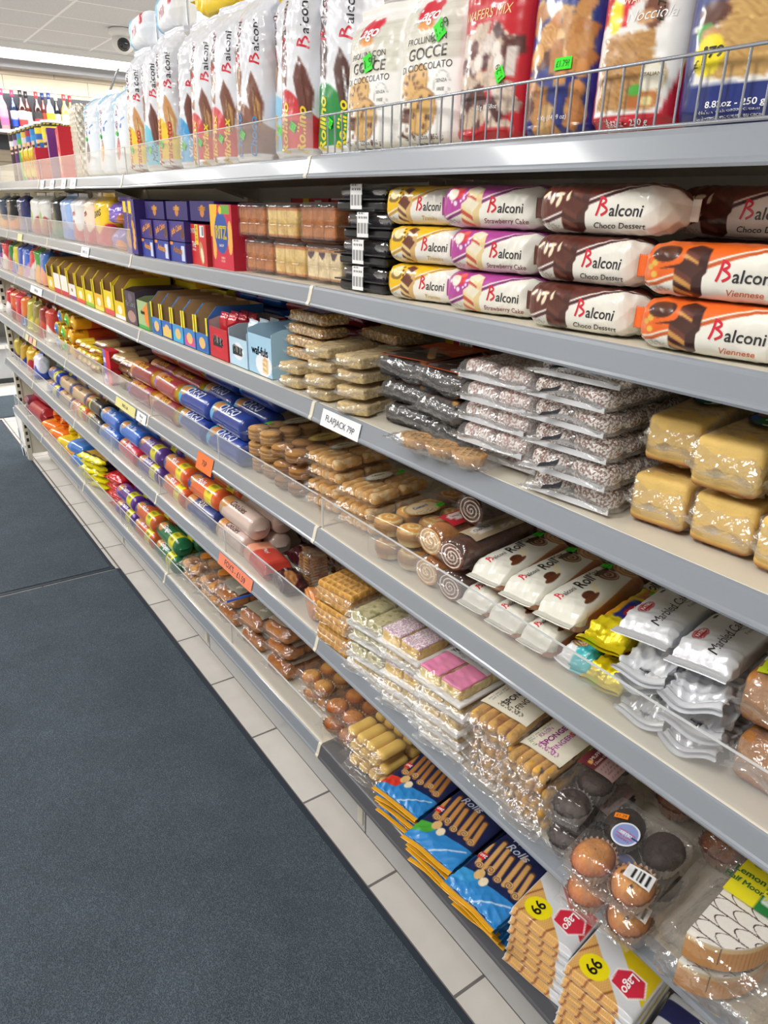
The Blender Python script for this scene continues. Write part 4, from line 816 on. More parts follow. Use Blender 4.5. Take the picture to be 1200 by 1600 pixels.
    K = standbag('biscuit_bag', .155, .285, .085, *SQ(p, .285, .62, .75, up('400g (14.09 oz)', .01, -.105, .013, 'ffffff')), FOIL, dict(cx=-.058, cy=-.02, rot_=-90, w=.034, h=.014, txt='£1.79?'), seed=14)
    spawn(K, 'dark blue bag of assorted biscuits behind the wire guard', None, .862, .80, 1.858, 'stand', rz=2, ry=3)
    # ---- red and white hazelnut wafer bag
    def p(x, q):
        c = Cv(x, q, 'c41f30'); c.poly([(.04, .1), (-.0, .08), (-.11, .07), (-.11, -.07), (-.02, -.1), (.09, -.1), (.1, -.03), (.06, .03)], 'eceae6')
        for k in range(16): c.wafer(-.085 + (k % 4) * .032, .045 - (k // 4) * .024, .034, .034, 12 if k % 2 else 80, 'd9ab68', '8a5a30', k % 3 == 0)
        c.ell(.06, -.035, .03, .022, '7a4a3a'); c.ell(.05, -.02, .012, .02, 'd0a070'); c.ell(-.05, -.048, .03, .024, 'b08a40'); c.ell(-.05, -.048, .027, .021, 'f0ead8')
        c.ell(-.088, -.025, .017, .018, 'b56a34'); c.ell(-.088, -.05, .016, .017, 'c47a3e'); c.ell(-.09, -.045, .009, .011, 'efe0a0'); c.ell(-.07, -.02, .01, .014, '4aa83a')
        c.rect(-.2, -.1, -.113, .1, 'c41f30'); c.ell(.062, .045, .03, .017, 'f5e020'); c.rect(.04, .018, .085, .03, 'd8202c')
        return c
    K = standbag('wafer_bag', .145, .28, .085, *SQ(p, .28, .62, .8, up('Parla', 0, .108, .05, 'f4e8c0', shear=.25, bold=.02) + up('WAFERS', 0, .082, .017, 'f4dcc0') + up('Nocciola', .03, .055, .026, 'f0f0f0', shear=.3) + up('8.82oz - 250 g', .01, -.126, .015, 'ffffff', bold=.015)
                 + up('Net Weight', -.045, -.118, .008, 'ffffff') + up('Wafers with hazelnut cream', 0, -.1365, .0075, 'ffffff') + up('ITALIANE', .05, -.045, .009, '7a6a30') + T('£1.79', .062, -.045, .02, '2a2a10', 0, bold=.02)), FOIL, None, seed=15)
    spawn(K, 'red and white bag of hazelnut wafers behind the wire guard, between two blue bags', None, .858, .672, 1.858, 'stand', rz=3, ry=3)
    # ---- blue and white cocoa wafer bag with the round yellow price
    def p(x, q):
        c = Cv(x, q, '1e2f78'); c.poly([(.03, .1), (.02, .065), (-.07, .07), (-.075, -.1), (.05, -.1), (.09, -.06), (.06, .0), (.045, .05)], 'eceae6')
        for k in range(14): c.wafer(-.045 + (k % 4) * .032, .02 - (k // 4) * .028, .036, .036, 8 if k % 2 else 75, 'e2c07a', '9a6a38', k % 3 == 0)
        c.ell(.05, .05, .02, .028, '5a3020'); c.ell(.02, .06, .016, .018, '4a9a3a'); c.ell(.015, .05, .013, .017, 'c89060')
        c.ell(-.02, .047, .036, .026, 'f4e11c'); return c
    K = standbag('wafer_bag', .15, .285, .085, *SQ(p, .285, .56, .72, up('Cacao', .02, .1, .04, 'f4e8e8', shear=.3, bold=.02) + up('1', -.052, -.02, .044, '222222', bold=.03) + up('79', -.034, -.015, .026, '222222', bold=.03) + up('£', -.066, -.032, .02, '222222')
                 + up('8.82oz - 250 g', .01, -.106, .016, 'ffffff', bold=.015) + up('Wafers with cocoa cream', .0, -.119, .0095, 'ffffff') + up('Gaufrettes avec creme au cacao', .0, -.129, .009, 'ffffff')), FOIL, None, seed=16)
    spawn(K, 'blue and white bag of cocoa wafers with a round yellow 1.79 price', None, .858, .535, 1.858, 'stand', rz=3, ry=2)
    # ---- tall white snack bags
    def tall(base, foot, pic, name, ncol, seed, stick=True, W=.155, Hh=.345, c2=None):
        def p(x, q):
            c = Cv(x, q, 'e6e8ee'); f = lambda qq: -.075 + .03 * np.sin(qq * 25 + 1)
            c.m(x < f(q), foot); c.m((x < f(q) - .03) & (q < .0), c2 or foot)
            for s_ in (-1, 1):
                cx, cy = (.02, .035) if s_ > 0 else (-.045, -.042)
                c.poly([(cx + .055, cy + .012), (cx + .02, cy + .03), (cx - .05, cy + .004), (cx - .06, cy - .02), (cx - .01, cy - .026), (cx + .03, cy - .008)], pic[0])
                c.poly([(cx + .02, cy + .006), (cx - .045, cy - .004), (cx - .055, cy - .018), (cx - .01, cy - .016)], pic[1])
                c.line(cx + .02, cy + .002, cx - .05, cy - .013, .004, pic[2])
            c.micro(.06, .015, .13, .03, 2, 'c83050', 1); c.rect(-.2, -.09, -.155, .09, 'eceef2'); return c
        Lt = balc(.075, .028, .026, 0) + balc(.07, -.045, .026, 0) + T(name, -.115, .02, .034, ncol, 0, shear=.25, bold=.03) + T(name, -.12, -.04, .03, ncol, 0, shear=.25, bold=.03)
        return standbag('snack_bag', W, Hh, .095, p, Lt, FOIL, dict(cx=-.115, cy=-.015 + .01 * (seed % 3), rot_=60, w=.022, h=.016) if stick else None, seed=seed, tr=.07, wr=.0035, nx=110, nq=90)
    CH = ('7a4a3a', 'c79a60', '5a3024'); RO = ('6a3a32', '7d4a3e', '50281f'); YE = ('c89058', 'e8c890', '8a5a34')
    Kr = tall('', 'c8202e', RO, 'Rollino', 'f2d020', 21, W=.125, c2='d82838'); Kg = tall('', '128a3c', ('5a3a34', '3a2420', 'f4f4f4'), 'Rollino', 'f2e020', 22, W=.125)
    Kc = tall('', '8a5a44', CH, 'Choco', '3a86c8', 23, W=.14, c2='7a4c3a'); Kx = tall('', 'd02030', CH, 'MixMax', 'f2d030', 24, W=.138); Kb = tall('', '2f9ad8', RO, 'Milk', 'f4f4f4', 25, W=.1, c2='58b8e8')
    Ky = tall('', 'f2cc1c', YE, 'Trancetto', 'c83020', 26, W=.128); Kt = tall('', '5cc0dc', RO, 'Milk', '2a5a9a', 27, W=.125)
    Ks = tall('', '90cdf0', CH, 'Latte', 'e0b040', 28, W=.085)
    W_ = {}
    put = [(Kg, 1.385, 0, 'white and green tall snack bag beside the cream biscuit bags', 2, .88), (Kr, 1.515, 0, 'white and red tall snack bag with a chocolate roll, at the end of the riser', 2, .862), (Ks, 1.61, 0, 'white and pale blue tall snack bag between the red and the brown one', 2, .90),
           (Kc, 1.725, 0, 'white and brown tall snack bag with a cake slice', 2, .862), (Kx, 1.872, 0, 'white and red tall snack bag with yellow lettering, nearer of two', 2, .862), (Kx, 2.02, 0, 'white and red tall snack bag with yellow lettering, further of two', 2, .868),
           (Kb, 2.138, 0, 'white and blue tall snack bag with a rolled snack, behind the red ones', 2, .875), (Ky, 2.262, 0, 'white and yellow tall snack bag, nearer of the yellow pair', 1, .862), (Kt, 2.395, 0, 'white and light blue tall snack bag between the yellow bags', 1, .865), (Ky, 2.53, 0, 'white and yellow tall snack bag, further of the yellow pair', 1, .862)]
    for k, y, rx, lab, rz, x in put:
        spawn(k, lab, 'tall snack bags on the top shelf', x, y, 1.858, 'stand', rz=rz, ry=2)
    for i in range(6): spawn([Kx, Ky, Kt, Kc, Kb, Kr][i], f'tall white snack bag in the back row of the top shelf, {ORD[i]} nearest', 'tall snack bags in the back row', .99, 1.62 + i * .17, 1.858, 'stand', rz=-6, ry=2)
    # ---- white/blue sandwich cake bags
    def ns(foot, pic, name, seed):
        def p(x, q):
            c = Cv(x, q, 'e9f0f8'); c.poly([(.14, .08), (.06, .08), (.02, .03), (.09, .0), (.14, -.02)], '9fd0ee'); c.line(.06, .07, .0, .01, .005, '3a80c0'); c.line(.0, .01, .03, -.06, .004, '3a80c0')
            c.ell(-.06, -.01, .04, .028, 'f4f4f6'); c.ell(-.06, -.01, .034, .022, pic); c.ell(-.058, -.002, .028, .01, foot); c.rect(.0, -.045, .014, -.03, '2a6ab8'); return c
        return standbag('snack_bag', .15, .27, .09, p, T(name, .035, .0, .032, 'c0506a', 0, shear=.3) + T('Nuvolat', .0, .0, .03, '4a5aa0', 20, shear=.2), FOIL, dict(cx=-.015, cy=.0, rot_=70, w=.02, h=.014), seed=seed, wr=.003)
    N1, N2, N3 = ns('3a2a2a', '5a3a34', 'Tortel', 31), ns('e8c080', 'd08a48', 'Tortel', 32), ns('b02030', 'c02c3c', 'Tortel', 33)
    for k, y, a in ((N3, 2.70, 'with a red filling, nearest of its three'), (N2, 2.88, 'with a golden cake, middle one of three'), (N1, 3.06, 'with a dark filling, furthest of its three')):
        spawn(k, 'white and sky blue snack bag ' + a, 'white and blue snack bags', .865, y, 1.858, 'stand', rz=-3, ry=4)
    for i, (k, y) in enumerate(((N2, 2.74), (N1, 2.92), (N3, 3.1))): spawn(k, f'white and sky blue snack bag in the row behind, {ORD[i]} nearest', 'white and blue snack bags behind', .985, y, 1.858, 'stand', rz=-8, ry=2)
    def p(x, q):
        c = Cv(x, q, 'f0f3f8'); c.poly([(-.1, .06), (-.03, .06), (-.05, -.06), (-.1, -.06)], '8cc8ec'); c.ell(.06, .025, .008, .018, 'c02838'); return c
    K = flowpack('snack_pack', 'snack pack', .2, .085, .08, p, T('Milk', .0, .0, .034, 'c05068', 10, shear=.3), MATTEFOIL, tl=.03, wr=.003, seed=37)
    spawn(K, 'white snack pack lying on top of the tall bags, furthest from the yellow packs', None, .89, 2.53, 1.858 + .33, 'front', rz=-3)
    spawn(K, 'white and sky blue snack pack lying on the tall bags beside the yellow packs', None, .89, 2.29, 1.858 + .35, 'front', rz=-3)
    # ---- yellow packs lying on top
    def p(x, q):
        c = Cv(x, q, 'f6d818'); c.rect(.03, -.2, .2, .2, 'f0f0f0'); c.poly([(.06, .02), (.09, .035), (.115, .0), (.1, -.03), (.07, -.015)], 'd08a50'); c.poly([(.07, -.0), (.1, -.01), (.1, -.03), (.07, -.02)], 'e8c070'); c.ell(.0, .0, .018, .02, 'f4f4ee'); c.ell(.012, -.02, .02, .014, 'e07a50'); c.m(q > .06, 'f6d818'); return c
    K = flowpack('snack_pack', 'snack pack', .27, .12, .09, p, T('Trancetto', -.055, .012, .036, 'b02820', 0, shear=.15, bold=.02) + T('fragola', -.045, -.018, .02, 'b02820', 0, shear=.2), MATTEFOIL, tl=.03, wr=.0025, seed=35)
    spawn(K, 'yellow sponge snack pack lying on top of the tall bags, upper of the two', None, .87, 1.94, 1.858 + .345 + .075, 'front', rz=-4)
    K = flowpack('snack_pack', 'snack pack', .27, .12, .075, lambda x, q: Cv(x, q, 'f4d010'), (), MATTEFOIL, tl=.03, wr=.003, seed=36)
    spawn(K, 'yellow snack pack lying flat under the upper yellow one', None, .93, 1.98, 1.858 + .345, 'along', rz=5)
    # ---- golden bubble-textured pack and the boxes of the far bays
    def goldp(x, q):
        c = Cv(x, q, 'c8bfae'); k = np.sin(x * 190) * np.sin((q + .01) * 230); c.m(k > .25, 'efe9dc'); c.m(k < -.5, '9a8a70'); return c
    S = Surf(.25, .17, .09, n=5, flatl=True, flatr=True, wr=0, seed=3); S.b0 = S.F
    def F2(x, q, off=0.0):
        Pq = S.b0(x, q, off); return Pq * (1 + .03 * (np.sin(np.asarray(x) * 190) * np.sin((np.asarray(q)) * 230)))[:, None]
    S.F = F2; kd = Kind('biscuit_tin', 'biscuit pack', (.125, .085, .045)); m_ = MB(); S.build(m_, goldp, 110, 110); kd.part('pack', m_.mesh('pack', SILVER))
    spawn(kd, 'silver gold quilted pack between the white bags and the red box', None, .875, 3.27, 1.858, 'stand', rz=-4)
    def p(x, y):
        c = Cv(x, y, 'd8283c'); c.poly([(-.07, -.05), (.02, -.08), (.03, -.02), (-.05, .02)], 'f4e8b0'); c.ell(.055, .0, .02, .08, 'e85a60'); c.ell(-.03, .05, .012, .03, 'e8e8f0', 20); return c
    K = carton('sweet_box', 'box', .22, .19, .07, p, T('ROLLS', -.025, -.045, .03, '2a50a0', 10, bold=.03), side='c82030')
    spawn(K, 'red confectionery box with a cream label beside the quilted pack', None, .865, 3.53, 1.858, 'front', rz=-10)
    K = carton('sweet_box', 'box', .09, .2, .06, lambda x, y: Cv(x, y, '7a3a8c').ell(0, .03, .03, .05, 'e8d8e8').rect(-.04, -.1, .0, -.02, 'e86a20'), T('BIG', 0, .03, .03, '5a2a6a', 90), side='6a2a7c')
    spawn(K, 'narrow purple confectionery box beside the red one', None, .865, 3.73, 1.858, 'front', rz=-10)
    K = carton('sweet_box', 'box', .11, .13, .06, lambda x, y: Cv(x, y, 'd0203c'), T('CRISP', 0, .0, .03, 'ffffff', 70, bold=.03), side='b81830')
    spawn(K, 'small red box standing behind the riser, left of the purple box', None, .84, 3.88, 1.858, 'front', rz=-8)
    # crisp tubes
    def can(body, bandc, top, seed):
        kd = Kind('crisp_tube', 'tube', (.047, .047, .125)); R = .047; H2 = .125
        def cf(P):
            th = np.arctan2(P[:, 1], P[:, 0]); zz = P[:, 2]
            c = np.tile(col(body), (len(P), 1)); c[zz > .035] = col(top); c[(zz > .05) & (zz < .075)] = col(bandc)
            c[zz > .1] = col('1c1c1c'); c[(zz > .105) & (zz < .112) & (np.sin(th * 14) > -.2)] = col('e8d020')
            f = (np.abs(((th + math.pi - .35 + math.pi) % (2 * math.pi)) - math.pi) * R < .014) & (np.abs(zz - .03) < .018); c[f] = col('e8c8a8')
            f = (np.abs(((th + math.pi - .35 + math.pi) % (2 * math.pi)) - math.pi) * R < .012) & (np.abs(zz - .026) < .005); c[f] = col('4a1a14'); return c
        m_ = MB(); lathe(m_, [(R, z) for z in np.linspace(-H2, H2 - .008, 60)], 48, colf=cf); lathe(m_, [(.001, -H2), (R, -H2)], 48, col('bbbbbb')); kd.part('tube', m_.mesh('tube', CARD))
        m_ = MB(); lathe(m_, [(R + .001, H2 - .012), (R + .002, H2 - .002), (R - .001, H2), (.001, H2 - .002)], 32, col('e9eaee')); kd.part('lid', m_.mesh('lid', PLAST)); return kd
    cols = [('1f6a34', 'f0e030', 'e8d840', 'green and yellow'), ('2868c0', '2868c0', 'f0d830', 'blue and yellow'), ('2a86d0', '3a9ae0', '2a86d0', 'sky blue'), ('b02440', '3a78c8', 'b02440', 'dark red'), ('c83ca0', 'd8d8e0', 'e0c048', 'pink'), ('4ab43c', '4ab43c', '3a8ac0', 'light green'), ('5a2a6a', 'c8b0d8', '3a2a4a', 'purple'), ('3a1c2c', 'e8e8ec', '3a1c2c', 'dark plum')]
    for i, (a, b, c_, nm) in enumerate(cols):
        spawn(can(a, b, c_, i), f'{nm} crisp tube with a white lid on the top shelf', 'crisp tubes', .905, 3.95 + i * .108, 1.858)
    for i in range(6): spawn(can(cols[(i * 3) % 8][0], cols[i][1], cols[i][2], i), f'crisp tube in the back row of the top shelf, {ORD[i]} nearest', 'crisp tubes behind', 1.02, 4.0 + i * .11, 1.858)
    # yellow wrapped sticks
    def p(x, q): return Cv(x, q, 'f2d848').rect(-.03, -.02, .03, .02, 'e8b828').rect(-.02, -.012, .02, .004, 'c83028')
    K = flowpack('chocolate_bar', 'snack bar', .15, .032, .02, p, (), FOIL, nx=40, nq=24, tl=.012, wr=.001, seed=41)
    for i in range(5): spawn(K, f'yellow wrapped snack bar standing in front of the crisp tubes, {ORD[i]} nearest', 'yellow bars by the crisp tubes', .825 + .003 * (i % 2), 4.0 + i * .055, 1.858, 'stand', rz=-5)
    # printed shelf-ready trays seen through the riser
    for i, (c1, t1, y, nm) in enumerate((('c83880', 'OCO', 4.62, 'magenta'), ('6a3a9a', 'TOP', 4.38, 'violet'), ('3878c8', 'MIX', 4.50, 'blue'), ('7a3a9a', 'OK', 4.26, 'purple'), ('e8d0e0', 'BIG', 3.62, 'pale'), ('d82a48', 'ROL', 3.78, 'crimson'))):
        pass
topshelf()
# ================================================================ second shelf: cake packs
def shelf_b():
    z = 1.615
    def cake(main, stripe, pic, extra, name, ncol, seed, L=.24):
        W, D = .062, .085
        def p(x, q):
            c = Cv(x, q, 'f0ede2')
            # coloured field: upper left, cut by a diagonal that climbs to the right
            dg = -.034 + (x + L / 2 + .01) * .38
            c.m(q > dg, main); c.m((q > dg - .0075) & (q < dg - .0025), stripe)
            c.m((x > L / 2 - .05) & (q > .03) & (q > dg), main); c.m((x > L / 2 - .036) & (q < .012), 'e3dfce')
            c.m((q > W / 2 + .035), main); c.m((q < -W / 2 - .012) & (x < L / 2 - .03), 'ece9de')
            extra(c)
            c.slice(-.024, .014, .027, *pic[:3]); c.slice(-.031, -.011, .032, *pic[:3])
            c.micro(-.085, -.028, -.045, -.019, 3, '7a7468', 3); c.m(x < -L / 2 + .012, main); return c
        Lt = balc(.040, .001, .0195) + T(name, .036, -.0195, .0115, ncol, 0, shear=.25, bold=.006)
        return flowpack('cake_pack', 'cake pack', L, W, D, p, Lt, MATTEFOIL2, nx=200, nq=150, tl=.038, tr=.042, fin=.012, wr=.0018, seed=seed, n=3.2, sq=.42)
    cs = '4a241c'
    choc = (('5a2e24'), ['6a3a2c', '4a241c', '7a4636', '4a241c', '6a3a2c'], '4a261e')
    def e_choc(c): 
        for a, b, r in ((-.078, .018, 30), (-.066, .012, 80), (-.055, .017, 10), (-.055, .008, 60), (-.04, .016, 70)): c.ell(a, b, .0075, .0032, 'efe3c4', r)
        for a, b in ((-.036, .026), (-.03, .021), (-.026, .028), (-.033, .018)): c.ell(a, b, .0025, .002, 'e8c8b8')
        c.ell(-.1, .02, .012, .02, '5a2018'); 
    def e_straw(c):
        c.ell(-.06, .022, .014, .012, 'd8404a'); c.ell(-.056, .03, .007, .006, 'ec6a60'); c.ell(-.066, .018, .009, .01, 'f2e6d6')
        for a, b, r in ((-.078, .016, .003), (-.045, .012, .0025), (-.04, .02, .002), (-.06, .004, .0035), (-.067, .006, .0018), (-.05, .008, .002)): c.ell(a, b, r, r, 'f8e8ee')
    def e_yel(c):
        c.ell(-.062, .012, .016, .008, '8a6a30'); c.ell(-.06, .02, .012, .011, 'efe0a8'); c.ell(-.058, .027, .007, .007, 'f4e8c0')
        for a, b in ((-.045, .02), (-.042, .012), (-.047, .028)): c.ell(a, b, .003, .002, '5a3a1c')
    def e_vien(c):
        c.ell(-.062, .02, .018, .011, '4a2414', 8); c.ell(-.062, .024, .012, .008, '5e3420'); c.poly([(-.07, .001), (-.04, .004), (-.028, .018), (-.032, .019), (-.042, .008)], '3c1a10'); c.ell(-.029, .021, .003, .003, '3c1a10')
        for a, b in ((-.082, .002), (-.075, .007), (-.074, -.006)): c.ell(a, b, .0048, .0038, 'e2b448')
    KC = cake('5f2c22', '4a2026', choc, e_choc, 'Choco Dessert', '2a2422', 51)
    KS = cake('b4449a', '7d2a6c', ('f0e6cc', ['eedcaa', 'c8503c', 'eedcaa', 'd8604a', 'e8d09a'], 'e6cc94'), e_straw, 'Strawberry Cake', '8a2a50', 52)
    KY = cake('f0c010', 'c8962a', ('6a3826', ['e8cc8c', '7a4a30', 'e8cc8c', '6a3826', 'e8cc8c'], 'd8b070'), e_yel, 'Tiramisu', 'd8b030', 53)
    KV = cake('ee6a1e', 'c85a26', ('4a2820', ['6a3428', 'd0964e', '4a241c', 'c88a48', '4a2820'], '3c1c18'), e_vien, 'Viennese', 'd8602a', 54)
    KVt = flowpack('cake_pack', 'cake pack', .24, .066, .085, lambda x, q: Cv(x, q, '4a2620').m(x > .02, 'b8b49c').rect(-.05, -.2, .0, .2, '3a1c18'), T('Dessert', -.06, 0, .014, 'e8e0d0', shear=.2), MATTEFOIL2, tl=.04, wr=.004, seed=58, sq=.7)
    lv = ['lowest', 'middle', 'topmost']; dz = .0606
    offC = [(-.006, .0), (-.002, .012), (.0, .0)]; offS = [(0, .0), (0, -.005), (.0, .022)]; offY = [(0, .0), (0, -.01), (0, .012)]
    for i in range(3):
        spawn(KC, f'brown and white chocolate cake pack, {lv[i]} of the stack beside the orange ones', 'brown cake packs', .845 + offC[i][0], .688 + offC[i][1], z + i * dz, 'front', rz=9)
        spawn(KS, f'pink and white strawberry cake pack, {lv[i]} of its stack', 'pink cake packs', .848, .886 + offS[i][1], z + i * dz, 'front', rz=11)
        spawn(KY, f'yellow and white cake pack, {lv[i]} of its stack by the black trays', 'yellow cake packs', .853, 1.074 + offY[i][1], z + i * dz, 'front', rz=12)
    for i in range(2): spawn(KV, f'orange and white chocolate cake pack, {["lower", "upper"][i]} of the two', 'orange cake packs', .835, .506, z + i * dz, 'front', rz=6)
    for i in range(3): spawn(KC, f'brown and white cake pack behind the orange packs, {lv[i]} of its stack', 'brown cake packs behind', .955, .55, z + i * dz, 'front', rz=4)
    for i in range(3): spawn(KVt, f'crumpled brown and beige cake pack near the right edge, {lv[i]} of its stack', 'crumpled brown packs', .955, .31, z + i * dz, 'front', rz=2)
    # ---- black trays with smoky lids
    def clam(w, d, h, traycol, lid, seed, label_txt=None, contents=None):
        kd = Kind('cake_tray', 'cake tray', (w / 2, d / 2, h / 2)); hb = h * .45
        m_ = MB(); rbox(m_, w / 2 - .006, d / 2 - .006, hb / 2, .008, 6, col(traycol), ctr=(0, 0, -h / 2 + hb / 2)); box(m_, -w / 2, w / 2, -d / 2, d / 2, -h / 2 + hb - .001, -h / 2 + hb + .0015, col(traycol) * 1.2)
        kd.part('tray', m_.mesh('tray', PLAST if traycol != 'clear' else PET))
        if contents: contents(kd, w, d, h)
        m_ = MB(); rbox(m_, w / 2 - .01, d / 2 - .01, (h - hb) / 2, .012, 5, (1, 1, 1), ctr=(0, 0, -h / 2 + hb + (h - hb) / 2 + .001), disp=lambda P: .0006 * np.sin(P[:, 1] * 500)); kd.part('lid', m_.mesh('lid', lid), 'clear raised lid')
        if label_txt:
            m_ = MB(); X, Y = np.meshgrid(np.linspace(-.018, .018, 30), np.linspace(0, 1, 40), indexing='ij'); X = X.ravel(); Y = Y.ravel()
            yy = np.where(Y < .5, -d / 2 + .03 - (.04) * Y * 2 + .0, -d / 2 - .0095 + 0 * Y); yy = np.clip(-d / 2 + .03 - .08 * Y, -d / 2 - .002, 9); zz = np.where(Y < .4, h / 2 + .0012, h / 2 + .0012 - (Y - .4) * 1.5 * h * 1.05)
            m_.addq(np.stack([X, yy, np.maximum(zz, -h / 2 + .003)], -1), 30, 40, Cv(X, Y, 'f2f2f2').micro(-.015, .1, .015, .6, 5, '333333', 2).m((Y > .65) & (Y < .9) & (np.sin(X * 1900) > .1), '222222').c); kd.part('paper_label', m_.mesh('paper_label', PAPER))
        return kd
    def dark_cake(kd, w, d, h):
        m_ = MB(); rbox(m_, w / 2 - .016, d / 2 - .016, h * .3, .006, 10, col('2a2026'), disp=lambda P: .001 * SN(3, 200)(P)); kd.part('cake', m_.mesh('cake', CHOC))
    KB = clam(.165, .155, .046, '15161a', SMOKE, 1, True, dark_cake)
    for i in range(4):
        spawn(KB, f'black cake tray with a smoky lid and white label, {["lowest", "second lowest", "second highest", "topmost"][i]} of the stack', 'black cake trays', .885, 1.232 + [0, .004, -.012, .006][i], z + i * .0475, 'along', rz=[6, 4, 8, 5][i])
    # ---- clear boxes of loaf cake slices
    def slices(c1, c2, crust, seed):
        def f(kd, w, d, h):
            for k in range(3):
                m_ = MB(); n_ = SN(seed + k, 150)
                def cf(P, N_):
                    c = np.tile(col(c1), (len(P), 1)); v = SN(seed, 90)(P); c[v > .45] = col(c2); e = (P[:, 2] > h * .31) | (P[:, 2] < -h * .33) | (P[:, 1] > d / 2 - .02); c[e] = col(crust); return c
                rbox(m_, .0212, d / 2 - .012, h * .40, .004, 16, cf, disp=lambda P: .0012 * n_(P)); kd_p = kd.part('cake_slice', m_.mesh('cake_slice', BAKED)); 
                for me in (kd_p['me'],): me.transform(Matrix.Translation(((k - 1) * .043, 0, -.002)))
        return f
    def clear(w, d, h, cont):
        kd = Kind('cake_box', 'cake box', (w / 2, d / 2, h / 2)); cont(kd, w, d, h)
        for nm, zc, hh in (('base', -h * .25, h * .25), ('lid', h * .25, h * .245)):
            m_ = MB(); rbox(m_, w / 2 - .006, d / 2 - .006, hh, .01, 16, (1, 1, 1), ctr=(0, 0, zc), disp=lambda P: .0012 * np.sign(np.sin(P[:, 0] * 520)) + .0 * P[:, 0]); kd.part(nm, m_.mesh(nm, PET))
        m_ = MB()
        for zz in (-.002, .002):
            V = [(-w / 2, -d / 2, zz), (w / 2, -d / 2, zz), (w / 2, d / 2, zz), (-w / 2, d / 2, zz), (-w / 2 + .012, -d / 2 + .012, zz), (w / 2 - .012, -d / 2 + .012, zz), (w / 2 - .012, d / 2 - .012, zz), (-w / 2 + .012, d / 2 - .012, zz)]
            m_.add(V, [(0, 1, 5, 4), (1, 2, 6, 5), (2, 3, 7, 6), (3, 0, 4, 7)], (1, 1, 1), 0, False)
        kd.part('rim', m_.mesh('rim', FILM2)); return kd
    KG = clear(.145, .15, .078, slices('e2c27c', 'd8ae62', 'b8723a', 5)); KBr = clear(.145, .15, .078, slices('b8733e', 'a8652f', '8a4c26', 6)); KBl = clear(.145, .15, .078, slices('e6d0a4', '4a3038', 'b07a48', 7))
    for k, y, lv_, lab in ((KBl, 1.395, 0, 'clear box of blueberry loaf slices, lower row, beside the black trays'), (KG, 1.548, 0, 'clear box of golden loaf slices, lower row, in the middle'), (KBr, 1.70, 0, 'clear box of brown loaf slices, lower row, beside the red cracker box'),
                           (KBr, 1.42, 1, 'clear box of brown loaf slices, upper row, beside the black trays'), (KG, 1.58, 1, 'clear box of golden loaf slices, upper row, in the middle'), (KBr, 1.735, 1, 'clear box of brown loaf slices, upper row, beside the cracker box')):
        spawn(k, lab, 'clear boxes of loaf slices', .885, y, z + lv_ * .0795, 'along', rz=3)
    # ---- cracker boxes
    def p(x, y):
        c = Cv(x, y, 'cc2340'); c.poly([(-.08, .08), (-.08, .0), (-.045, -.01), (-.02, .08)], 'f4b828'); c.ell(-.052, -.01, .016, .045, 'eeb050'); c.ell(.058, .0, .016, .04, 'eeb050')
        c.ell(.0, .01, .046, .05, '2a4ea2'); c.rect(.0, .055, .06, .075, '6aa83c'); c.ell(-.002, .064, .01, .01, 'f4c020'); c.rect(-.08, -.09, -.062, -.0, 'b01c34'); c.micro(-.01, -.06, .03, -.045, 2, 'f4e8d0'); return c
    K = carton('cracker_box', 'box', .148, .155, .06, p, T('RITZ', .0, .012, .042, 'f8e02c', 0, wide=.85, bold=.035) + T('BAKERY', 0, -.02, .009, 'ffffff'), side='b81c34')
    spawn(K, 'red cracker box with a yellow corner and a round blue emblem, standing in front', None, .835, 1.875, z, 'front', rz=-2)
    def p(x, y): return Cv(x, y, 'c02038').ell(-.05, 0, .022, .019, '2a4a9a').rect(.03, -.008, .07, .012, '7aa040').ell(.022, .002, .01, .01, 'f0c020')
    K = carton('cracker_box', 'box', .17, .055, .15, p, T('RITZ', -.05, .0, .018, 'f0dc2c', 0, bold=.03), side='a01a30')
    Kt = carton('crispbread_box', 'box', .2, .06, .12, lambda x, y: Cv(x, y, 'c4242e').rect(-.03, -.03, .0, .03, 'e8c020').bars(.03, -.015, .065, .025), T('RYVITA', -.065, 0, .02, 'ffffff', bold=.02), side='b01c28')
    for i in range(3):
        for j in range(2): spawn(K, f'red cracker box lying at the back behind the clear cake boxes, {ORD[i]} along, {["lower", "middle"][j]} layer', 'cracker boxes lying at the back', 1.1, 1.42 + i * .18 - .0, z + j * .057, 'front')
        spawn(Kt, f'red crispbread box on top of the lying cracker boxes, {ORD[i]} nearest', 'crispbread boxes at the back', 1.09, 1.40 + i * .21, z + .114, 'front')
    def p(x, y):
        c = Cv(x, y, 'c8242c'); c.rect(-.03, .0, .0, .06, 'f0cc1c'); c.bars(.018, .022, .055, .05); c.ell(.025, -.02, .02, .03, 'c89058', 25); c.ell(.03, -.025, .012, .02, 'e8e0c0', 25); return c
    K = carton('crispbread_pack', 'crispbread pack', .15, .105, .055, p, T('RYVITA', -.052, .035, .018, 'ffffff', bold=.02) + T('THE', -.045, .0, .02, 'ffffff', bold=.03) + T('ORIGINAL', -.045, -.014, .008, 'ffffff') + T('£1.29', -.015, .03, .018, '222222', 90), side='a81c24')
    spawn(K, 'red crispbread pack with a yellow price flash beside the cracker box', None, .835, 2.045, z, 'front', rz=-6)
    # ---- purple biscuit boxes
    def bx(w, h, pics, t, tc, rot_=0, main='3a2a80', side='32246e', ts=.03, d=.15):
        def p(x, y):
            c = Cv(x, y, main); pics(c, w, h); return c
        return carton('biscuit_box', 'box', w, h, d, p, T(t, 0, h * .12, ts, tc, rot_, shear=.15, bold=.03), side=side, nx=50, ny=50)
